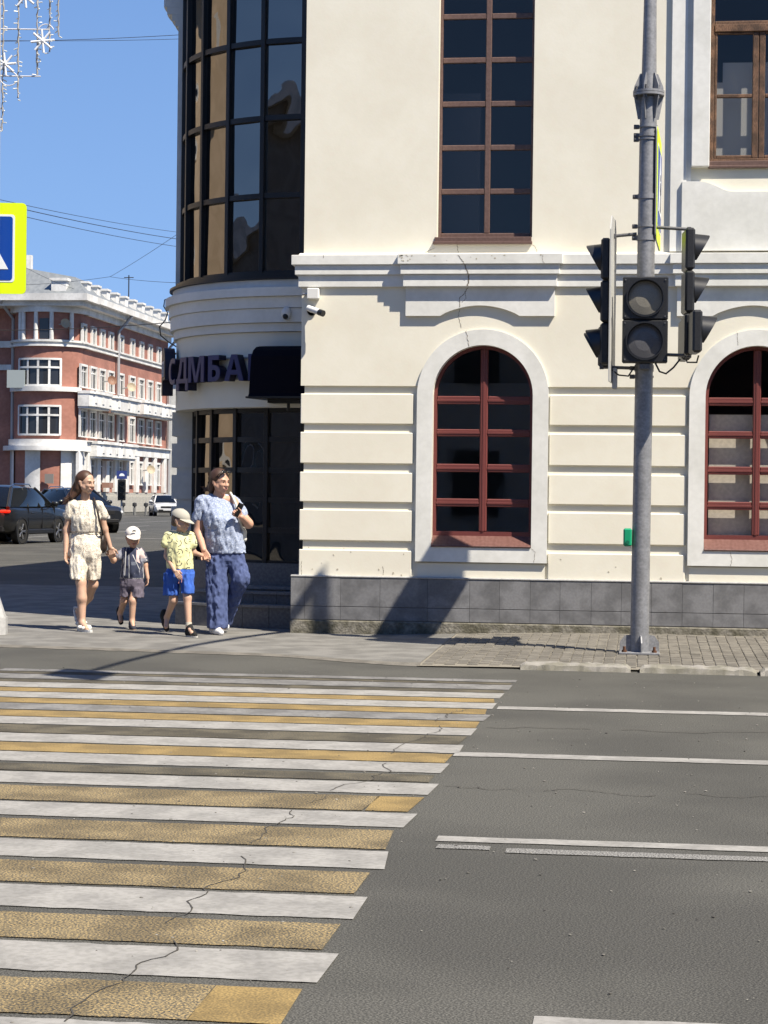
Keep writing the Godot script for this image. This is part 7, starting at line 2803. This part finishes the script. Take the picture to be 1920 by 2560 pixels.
func boy_in_yellow() -> void:
	var o := thing("person", "child in a beige cap, pale yellow shirt with line faces and blue shorts", "person", Vector3(-1.085, 0.012, 0.80), deg_to_rad(13.0), "people walking on the pavement")
	var skin := Color(0.50, 0.315, 0.225)
	var m := M.new()
	m.colored = true
	m.tint = skin
	var hc := Vector3(0.015, 1.205, 0.03)
	var hb := Basis(Vector3.UP, deg_to_rad(58.0)) * Basis(Vector3.RIGHT, deg_to_rad(10.0))
	blob(m, [
		cap(Vector3(0.0, 1.07, 0.0), hc + Vector3(0.0, -0.05, -0.01), 0.040, 0.040),
		cap(Vector3(-0.10, 1.055, 0), Vector3(0.10, 1.055, 0), 0.040, 0.040),
		cap(Vector3(-0.04, 0.92, 0), Vector3(0.04, 0.92, 0), 0.078, 0.078),
		cap(Vector3(-0.04, 0.74, 0), Vector3(0.04, 0.74, 0), 0.080, 0.080),
		cap(Vector3(-0.12, 1.05, 0), Vector3(-0.132, 0.84, 0.0), 0.032, 0.027),
		cap(Vector3(-0.130, 0.84, 0.0), Vector3(-0.045, 0.69, 0.15), 0.030, 0.021),
		cap(Vector3(0.118, 1.05, 0), Vector3(0.150, 0.88, -0.03), 0.032, 0.027),
		cap(Vector3(0.150, 0.88, -0.03), Vector3(0.255, 0.838, -0.13), 0.029, 0.021),
		cap(Vector3(-0.06, 0.66, 0), Vector3(-0.056, 0.375, 0.0), 0.055, 0.041),
		cap(Vector3(-0.055, 0.375, 0.0), Vector3(-0.125, 0.18, -0.17), 0.043, 0.029),
		cap(Vector3(-0.125, 0.18, -0.17), Vector3(-0.13, 0.09, -0.10), 0.028, 0.024),
		cap(Vector3(0.06, 0.66, 0), Vector3(0.090, 0.41, 0.10), 0.055, 0.041),
		cap(Vector3(0.090, 0.41, 0.10), Vector3(0.108, 0.10, 0.16), 0.043, 0.028),
		cap(Vector3(0.108, 0.10, 0.16), Vector3(0.14, 0.05, 0.24), 0.028, 0.024)], 0.012, 0.026)
	blob(m, hand_bones(Vector3(-0.045, 0.69, 0.15), Vector3(0.62, -0.78, 0.15), Vector3(0.3, -0.2, -1.0), 0.70, 0.3, 1.0), 0.0042, 0.006)
	blob(m, hand_bones(Vector3(0.255, 0.838, -0.13), Vector3(0.95, -0.1, -0.2), Vector3(0, -0.5, -1.0), 0.70, 0.75, -1.0), 0.0042, 0.006)
	blob(m, head_bones(hc, hb, 0.92, true), 0.0055, 0.016, [], head_shade(hc, hb, 0.92, skin, Color(0.22, 0.13, 0.08), Color(0.40, 0.16, 0.13)))
	part(o, "body", m, skin_mat())
	# a little hair below the cap
	m = M.new()
	var H := func(x: float, y: float, z: float) -> Vector3: return hc + hb * (Vector3(x, y, z) * 0.92)
	blob(m, [["ell", H.call(0, 0.03, -0.03), Vector3(0.078, 0.075, 0.086), hb], cap(H.call(-0.04, -0.03, -0.06), H.call(0.04, -0.03, -0.06), 0.035, 0.035)], 0.007, 0.02, [[H.call(0, 0, 0.02), hb * Vector3(0, 0.1, 1.0)]])
	part(o, "hair", m, mottled("child_hair", lin(0.10, 0.065, 0.04), lin(0.16, 0.11, 0.07), 4.0, 0.6, 0.05))
	# shirt print: line faces of two strokes and a curve, scattered at many angles
	var img := Image.create(512, 512, false, Image.FORMAT_RGB8)
	img.fill(lin(0.68, 0.66, 0.36))
	var nz := RandomNumberGenerator.new()
	nz.seed = 12
	var ink := lin(0.04, 0.045, 0.05)
	for gy in 5:
		for gx in 5:
			var c := Vector2(gx * 102 + 50 + nz.randf_range(-14, 14), gy * 102 + 50 + nz.randf_range(-14, 14) + (gx % 2) * 20)
			var rot := nz.randf_range(-2.6, 2.6)
			var r := nz.randf_range(26, 38)
			for q in [[20.0, 160.0]]:
				var a: float = q[0]
				while a < q[1]:
					dot_ink(img, c + (Vector2(cos(deg_to_rad(a)), sin(deg_to_rad(a))) * r).rotated(rot), 4.2, ink)
					a += 3.0
			for e in [-10.0, 12.0]:
				for k in 12:
					dot_ink(img, c + Vector2(e + k * 0.5, -6.0 - k * 1.6).rotated(rot), 3.6, ink)
	var tee := image_cloth("tee_print", img, 1.9, Vector3(0.3, 0.2, 0.1))
	m = M.new()
	blob(m, [
		prof([[1.10, 0.0, 0.0, 0.06, 0.05], [1.075, 0.0, 0.0, 0.115, 0.065], [1.0, 0.0, 0.0, 0.132, 0.098], [0.90, 0.0, 0.005, 0.134, 0.112], [0.80, 0.003, 0.005, 0.137, 0.114], [0.705, 0.005, 0.0, 0.140, 0.115]], 8.0, 0.02, 0.0),
		cap(Vector3(-0.10, 1.06, 0), Vector3(0.10, 1.06, 0), 0.042, 0.042),
		cap(Vector3(-0.118, 1.052, 0), Vector3(-0.145, 0.975, 0.0), 0.046, 0.052),
		cap(Vector3(0.115, 1.052, 0), Vector3(0.138, 0.97, 0), 0.045, 0.048)], 0.009, 0.02, [], null, 0.011)
	part(o, "shirt", m, tee)
	m = M.new()
	blob(m, [
		prof([[0.735, 0.003, 0.0, 0.128, 0.105], [0.69, 0.003, 0.0, 0.143, 0.116], [0.62, 0.003, 0.005, 0.145, 0.115], [0.58, 0.003, 0.005, 0.11, 0.09]], 7.0, 0.03, 0.0),
		prof([[0.66, -0.076, 0.0, 0.082, 0.10], [0.54, -0.082, 0.0, 0.078, 0.092], [0.43, -0.085, 0.0, 0.078, 0.086]], 5.0, 0.06, 0.0),
		prof([[0.66, 0.078, 0.01, 0.080, 0.10], [0.56, 0.088, 0.04, 0.072, 0.092], [0.455, 0.094, 0.075, 0.070, 0.085]], 5.0, 0.06, 1.0)], 0.009, 0.018, [], null, 0.013)
	part(o, "shorts", m, cotton("shorts_blue", lin(0.030, 0.098, 0.40)))
	m = M.new()
	m.tube(PackedVector3Array([Vector3(0.0, 0.70, 0.125), Vector3(0.01, 0.62, 0.135), Vector3(-0.005, 0.56, 0.13)]), PackedFloat32Array([0.005]), 6)
	m.tube(PackedVector3Array([Vector3(0.005, 0.70, 0.125), Vector3(0.03, 0.63, 0.135), Vector3(0.025, 0.57, 0.13)]), PackedFloat32Array([0.005]), 6)
	part(o, "drawstring", m, cotton("string_pink", lin(0.45, 0.22, 0.22)))
	var dark := cotton("shoe_black", lin(0.008, 0.008, 0.009))
	m = M.new()
	blob(m, shoe(Vector3(-0.165, 0.175, -0.245), Vector3(-0.12, 0.02, -0.10), 0.84), 0.008, 0.016)
	part(o, "shoe", m, dark)
	m = M.new()
	blob(m, shoe(Vector3(0.09, 0.012, 0.115), Vector3(0.185, 0.008, 0.29), 0.84), 0.008, 0.016)
	part(o, "shoe", m, dark)
	m = M.new()
	sole(m, Vector3(0.085, 0.004, 0.105), Vector3(0.192, 0.004, 0.305), 0.86, 0.022)
	part(o, "sole", m, cotton("sole_pale", lin(0.5, 0.48, 0.44)))
	m = M.new()
	m.tube(PackedVector3Array([Vector3(0.106, 0.12, 0.157), Vector3(0.106, 0.155, 0.152)]), PackedFloat32Array([0.034]), 12)
	part(o, "sock", m, cotton("sock_pale", lin(0.5, 0.46, 0.38)))
	cap_hat(o, "cap", hc + Vector3(0, 0.048, -0.002), hb, 0.97, cotton("cap_beige", lin(0.36, 0.345, 0.30)), 0.020, deg_to_rad(10.0))

func dot_ink(img: Image, p: Vector2, r: float, c: Color) -> void:
	for y in range(int(p.y - r), int(p.y + r) + 1):
		for x in range(int(p.x - r), int(p.x + r) + 1):
			if Vector2(x, y).distance_to(p) <= r:
				img.set_pixel(posmod(x, img.get_width()), posmod(y, img.get_height()), c)

func woman_in_blue() -> void:
	var at := Vector3(-0.77, 0.012, 0.40)
	var o := thing("person", "brown-haired person in a pale blue blouse and navy wide trousers, holding a phone", "person", at, deg_to_rad(12.0), "people walking on the pavement")
	var skin := Color(0.52, 0.30, 0.21)
	var m := M.new()
	m.colored = true
	m.tint = skin
	var hc := Vector3(0.03, 1.625, 0.03)
	var hb := Basis(Vector3.UP, deg_to_rad(42.0)) * Basis(Vector3.RIGHT, deg_to_rad(4.0))
	blob(m, [
		cap(Vector3(0.01, 1.44, -0.01), hc + Vector3(0.0, -0.05, -0.005), 0.060, 0.056),
		cap(Vector3(-0.14, 1.425, 0), Vector3(0.15, 1.43, 0), 0.055, 0.055),
		cap(Vector3(-0.02, 1.28, 0.0), Vector3(0.09, 1.28, 0.0), 0.11, 0.11),
		cap(Vector3(0.01, 1.08, 0.01), Vector3(0.12, 1.08, 0.01), 0.12, 0.12),
		cap(Vector3(0.03, 0.92, 0.0), Vector3(0.15, 0.92, 0.0), 0.12, 0.12),
		cap(Vector3(-0.165, 1.40, 0.0), Vector3(-0.198, 1.08, 0.02), 0.056, 0.046),
		cap(Vector3(-0.198, 1.08, 0.02), Vector3(-0.135, 0.905, 0.20), 0.046, 0.031),
		cap(Vector3(0.185, 1.40, 0.0), Vector3(0.335, 1.185, 0.02), 0.054, 0.047),
		cap(Vector3(0.335, 1.185, 0.02), Vector3(0.255, 1.26, 0.20), 0.048, 0.031),
		cap(Vector3(0.0, 0.88, 0.02), Vector3(0.0, 0.50, 0.10), 0.085, 0.06),
		cap(Vector3(0.0, 0.50, 0.10), Vector3(0.01, 0.10, 0.12), 0.058, 0.038),
		cap(Vector3(0.01, 0.10, 0.12), Vector3(0.045, 0.05, 0.22), 0.036, 0.029),
		cap(Vector3(0.18, 0.88, 0.0), Vector3(0.25, 0.58, 0.10), 0.085, 0.065),
		cap(Vector3(0.25, 0.58, 0.10), Vector3(0.09, 0.17, -0.20), 0.058, 0.042),
		cap(Vector3(0.09, 0.17, -0.20), Vector3(0.10, 0.07, -0.12), 0.036, 0.03)], 0.014, 0.035)
	blob(m, hand_bones(Vector3(-0.135, 0.905, 0.20), Vector3(0.42, -0.88, 0.2), Vector3(-0.2, 0.0, 1.0), 1.0, 0.75, 1.0), 0.0055, 0.008)
	blob(m, hand_bones(Vector3(0.255, 1.26, 0.20), Vector3(-0.75, 0.5, 0.25), Vector3(-0.2, 0.2, 1.0), 1.0, 0.85, 1.0), 0.0055, 0.008)
	blob(m, head_bones(hc, hb, 1.06, false), 0.0058, 0.018, [], head_shade(hc, hb, 1.06, skin, Color(0.13, 0.07, 0.045), Color(0.42, 0.18, 0.15)))
	part(o, "body", m, skin_mat())
	# short hair, ends lifted to one side
	var hair := mottled("brown_hair", lin(0.028, 0.013, 0.008), lin(0.085, 0.040, 0.022), 2.2, 0.55, 0.12)
	m = M.new()
	var H := func(x: float, y: float, z: float) -> Vector3: return hc + hb * (Vector3(x, y, z) * 1.06)
	blob(m, [
		["ell", H.call(0, 0.052, -0.026), Vector3(0.097, 0.096, 0.108), hb],
		cap(H.call(0.0, 0.0, -0.075), H.call(-0.02, -0.07, -0.08), 0.065, 0.045),
		cap(H.call(-0.06, 0.03, -0.03), H.call(-0.07, -0.07, -0.06), 0.038, 0.028),
		cap(H.call(0.07, 0.03, -0.03), H.call(0.07, -0.05, -0.06), 0.032, 0.025),
		cap(H.call(-0.04, -0.05, -0.09), H.call(-0.07, -0.10, -0.15), 0.04, 0.012)], 0.0075, 0.025, [[H.call(0, 0.066, 0.052), hb * Vector3(0, -0.3, 0.95)]])
	var nz := RandomNumberGenerator.new()
	nz.seed = 8
	for k in 60:
		var s0: Vector3 = H.call(nz.randf_range(-0.085, 0.075), nz.randf_range(-0.02, 0.10), nz.randf_range(-0.115, -0.06))
		var s1: Vector3 = H.call(nz.randf_range(-0.08, 0.07), nz.randf_range(-0.08, -0.04), nz.randf_range(-0.13, -0.08))
		var s2: Vector3 = s1 + hb * Vector3(nz.randf_range(-0.04, 0.02), nz.randf_range(-0.05, 0.02), nz.randf_range(-0.08, -0.02))
		m.tube(PackedVector3Array([s0, s0.lerp(s1, 0.5), s1, s2]), PackedFloat32Array([0.006, 0.007, 0.006, 0.001]), 5, false)
	part(o, "hair", m, hair)
	# blouse
	var print_ := cloth("blouse_print", [0.0, 0.34, 0.42, 0.50, 0.58, 0.66, 1.0], [lin(0.16, 0.20, 0.32), lin(0.19, 0.235, 0.36), lin(0.29, 0.34, 0.47), lin(0.25, 0.30, 0.43), lin(0.30, 0.35, 0.48), lin(0.42, 0.47, 0.57), lin(0.48, 0.52, 0.60)], 0.04, 2.3)
	m = M.new()
	blob(m, [
		prof([[1.49, 0.01, -0.01, 0.08, 0.06], [1.45, 0.01, -0.01, 0.155, 0.08], [1.38, 0.015, 0.0, 0.178, 0.115], [1.28, 0.04, 0.03, 0.190, 0.165], [1.20, 0.05, 0.035, 0.192, 0.172], [1.08, 0.065, 0.03, 0.198, 0.168], [0.97, 0.083, 0.02, 0.207, 0.165], [0.87, 0.095, 0.01, 0.213, 0.162]], 8.0, 0.018, 0.0),
		cap(Vector3(-0.145, 1.432, 0), Vector3(0.165, 1.437, 0), 0.056, 0.056),
		cap(Vector3(-0.165, 1.41, 0.0), Vector3(-0.190, 1.245, -0.01), 0.070, 0.076),
		cap(Vector3(0.185, 1.41, 0.0), Vector3(0.255, 1.29, 0.01), 0.066, 0.068)], 0.011, 0.028, [[Vector3(0.03, 1.455, 0.06), Vector3(0.25, 0.55, 0.80)]], null, 0.016)
	part(o, "blouse", m, print_)
	# trousers, loose and falling straight on the standing leg
	var navy := mottled("trouser_navy", lin(0.052, 0.074, 0.175), lin(0.066, 0.092, 0.205), 2.5, 0.9, 0.04)
	m = M.new()
	blob(m, [
		prof([[0.92, 0.09, 0.0, 0.195, 0.145], [0.85, 0.092, 0.005, 0.200, 0.148], [0.79, 0.09, 0.01, 0.185, 0.14], [0.75, 0.09, 0.01, 0.14, 0.11]], 6.0, 0.015, 0.0),
		prof([[0.84, 0.0, 0.03, 0.112, 0.13], [0.60, 0.005, 0.07, 0.118, 0.125], [0.35, 0.01, 0.105, 0.112, 0.12], [0.075, 0.015, 0.125, 0.108, 0.118]], 6.0, 0.055, 0.0),
		cap(Vector3(0.195, 0.84, 0.0), Vector3(0.262, 0.60, 0.10), 0.108, 0.090),
		cap(Vector3(0.262, 0.60, 0.10), Vector3(0.165, 0.36, -0.07), 0.088, 0.086),
		cap(Vector3(0.165, 0.36, -0.07), Vector3(0.095, 0.15, -0.21), 0.086, 0.090)], 0.010, 0.03, [], null, 0.018)
	part(o, "trousers", m, navy)
	m = M.new()
	blob(m, shoe(Vector3(-0.045, 0.012, 0.08), Vector3(0.07, 0.008, 0.30), 1.0), 0.009, 0.016)
	var shoe_white := cotton("shoe_white", lin(0.68, 0.68, 0.68))
	part(o, "shoe", m, shoe_white)
	m = M.new()
	blob(m, shoe(Vector3(0.055, 0.15, -0.29), Vector3(0.12, 0.02, -0.10), 1.0), 0.009, 0.016)
	part(o, "shoe", m, shoe_white)
	# sunglasses pushed up on the hair
	var sg := thing("sunglasses", "dark sunglasses pushed up on the brown hair of the person in the blue blouse", "sunglasses", at, deg_to_rad(12.0))
	m = M.new()
	var dark := plain("sunglass_dark", lin(0.01, 0.01, 0.012), 0.1)
	m.t = Transform3D(hb * Basis(Vector3.RIGHT, -0.75), hc + hb * Vector3(0, 0.105, 0.075))
	for e in [-1.0, 1.0]:
		m.ell(Vector3(e * 0.036, 0.0, 0.022), Vector3(0.031, 0.022, 0.008))
		m.cyl(Vector3(e * 0.066, 0.0, 0.018), Vector3(e * 0.088, 0.0, -0.09), 0.004, 0.003, 6)
	m.cyl(Vector3(-0.01, 0.004, 0.026), Vector3(0.01, 0.004, 0.026), 0.004, 0.004, 6)
	part(sg, "frame", m, dark)
	# phone in the raised hand
	var ph := thing("mobile_phone", "black phone in the raised hand of the person in the blue blouse", "phone", at, deg_to_rad(12.0))
	m = M.new()
	m.t = Transform3D(Basis(Vector3(0, 0, 1), -0.45) * Basis(Vector3.UP, 0.6), Vector3(0.225, 1.335, 0.245))
	m.box(Vector3(-0.037, -0.075, -0.005), Vector3(0.037, 0.075, 0.005), 0.004)
	part(ph, "case", m, plain("phone_black", lin(0.01, 0.01, 0.011), 0.25))
	m = M.new()
	m.t = Transform3D(Basis(Vector3(0, 0, 1), -0.45) * Basis(Vector3.UP, 0.6), Vector3(0.225, 1.335, 0.245))
	m.box(Vector3(-0.028, 0.03, 0.0052), Vector3(-0.004, 0.066, 0.007), 0.001)
	part(ph, "camera_bump", m, plain("sunglass_dark", Color.BLACK))
	# white shoulder bag
	var bag := thing("handbag", "white handbag with a long strap hanging behind the person in the blue blouse", "bag", at, deg_to_rad(12.0))
	var pale := cotton("bag_white", lin(0.62, 0.60, 0.54))
	m = M.new()
	m.tube(PackedVector3Array([Vector3(0.15, 1.48, -0.08), Vector3(0.14, 1.512, 0.0), Vector3(0.165, 1.47, 0.07), Vector3(0.20, 1.39, 0.105), Vector3(0.215, 1.30, 0.13), Vector3(0.24, 1.22, 0.10), Vector3(0.275, 1.12, 0.0), Vector3(0.285, 1.04, -0.06)]), PackedFloat32Array([0.014]), 8)
	part(bag, "strap", m, pale)
	m = M.new()
	blob(m, [["ell", Vector3(0.275, 1.08, -0.10), Vector3(0.045, 0.07, 0.12), Basis.IDENTITY], cap(Vector3(0.29, 1.02, -0.16), Vector3(0.29, 1.02, -0.04), 0.032, 0.032)], 0.009, 0.02)
	part(bag, "pouch", m, pale)

# ---------------------------------------------------------------- houses outside the frame that the glass mirrors
func beyond_the_frame() -> void:
	var tan := mottled("tan_plaster", lin(0.50, 0.39, 0.27), lin(0.58, 0.46, 0.33), 0.15, 0.9, 0.03)
	var white := mottled("white_trim", Color.WHITE, Color.WHITE, 0.4)
	var dark := plain("far_glass", Color.BLACK)
	var b := thing("tan_building", "tan plastered building on the facing corner of the side street", "building")
	var m := M.new()
	m.box(Vector3(-44.0, -0.3, -52.0), Vector3(-24.0, 14.5, -2.0))
	part(b, "wall", m, tan)
	m = M.new()
	m.box(Vector3(-44.4, 14.5, -52.4), Vector3(-23.2, 15.1, -1.4))
	m.box(Vector3(-24.0, 4.3, -52.0), Vector3(-23.7, 4.8, -2.0))
	part(b, "cornice", m, white)
	m = M.new()
	m.box(Vector3(-44.1, -0.3, -52.1), Vector3(-23.85, 1.0, -1.9))
	part(b, "plinth", m, plain("far_plinth_dark", lin(0.2, 0.19, 0.18), 0.9))
	for k in 10:
		for f in [[1.5, 3.6], [5.9, 8.2], [10.0, 12.2]]:
			far_window(b, -24.0, -5.0 - k * 4.8, f[0], f[1], 0.85, white, dark)
	var r := thing("street_row", "grey-brown row of houses along the road's other side", "building")
	m = M.new()
	m.box(Vector3(-75.0, -0.3, 21.0), Vector3(-9.0, 10.5, 33.0))
	part(r, "wall", m, mottled("brown_plaster", lin(0.20, 0.185, 0.17), lin(0.25, 0.235, 0.215), 0.15, 0.9, 0.03))
	m = M.new()
	m.box(Vector3(-75.4, 10.5, 20.4), Vector3(-8.6, 11.0, 33.4))
	part(r, "cornice", m, white)
	for k in 13:
		for f in [[1.2, 3.2], [5.4, 7.8]]:
			m = M.new()
			m.box(Vector3(-12.5 - k * 4.6, f[0], 20.9), Vector3(-11.0 - k * 4.6, f[1], 20.998))
			var w := part(r, "window", m, white)
			m = M.new()
			m.box(Vector3(-12.35 - k * 4.6, f[0] + 0.15, 20.86), Vector3(-11.15 - k * 4.6, f[1] - 0.15, 20.899))
			part(w, "pane", m, dark)
	var o := thing("facing_house", "low grey-white house across the road from the cream building", "building")
	m = M.new()
	m.box(Vector3(-7.0, -0.3, 33.0), Vector3(3.0, 8.0, 45.0))
	part(o, "wall", m, mottled("pale_far", Color.WHITE, Color.WHITE, 0.2))
	for k in 4:
		for f in [[1.0, 2.8], [4.6, 6.6]]:
			m = M.new()
			m.box(Vector3(-6.2 + k * 2.4, f[0], 32.94), Vector3(-5.0 + k * 2.4, f[1], 32.998))
			part(o, "window", m, dark)
	m = M.new()
	m.box(Vector3(-7.3, 8.0, 32.6), Vector3(3.3, 8.4, 45.3))
	part(o, "roof", m, plain("pale_roof", Color.GRAY))
	var d := thing("dark_house", "dark brick house across the road beside the grey-white one", "building")
	m = M.new()
	m.box(Vector3(3.6, -0.3, 33.5), Vector3(40.0, 9.0, 45.0))
	part(d, "wall", m, mottled("dark_brick", lin(0.12, 0.06, 0.045), lin(0.16, 0.085, 0.06), 0.3, 0.9, 0.03))
	m = M.new()
	m.box(Vector3(3.4, 9.0, 33.1), Vector3(40.3, 9.4, 45.3))
	part(d, "roof", m, plain("pale_roof", Color.GRAY))
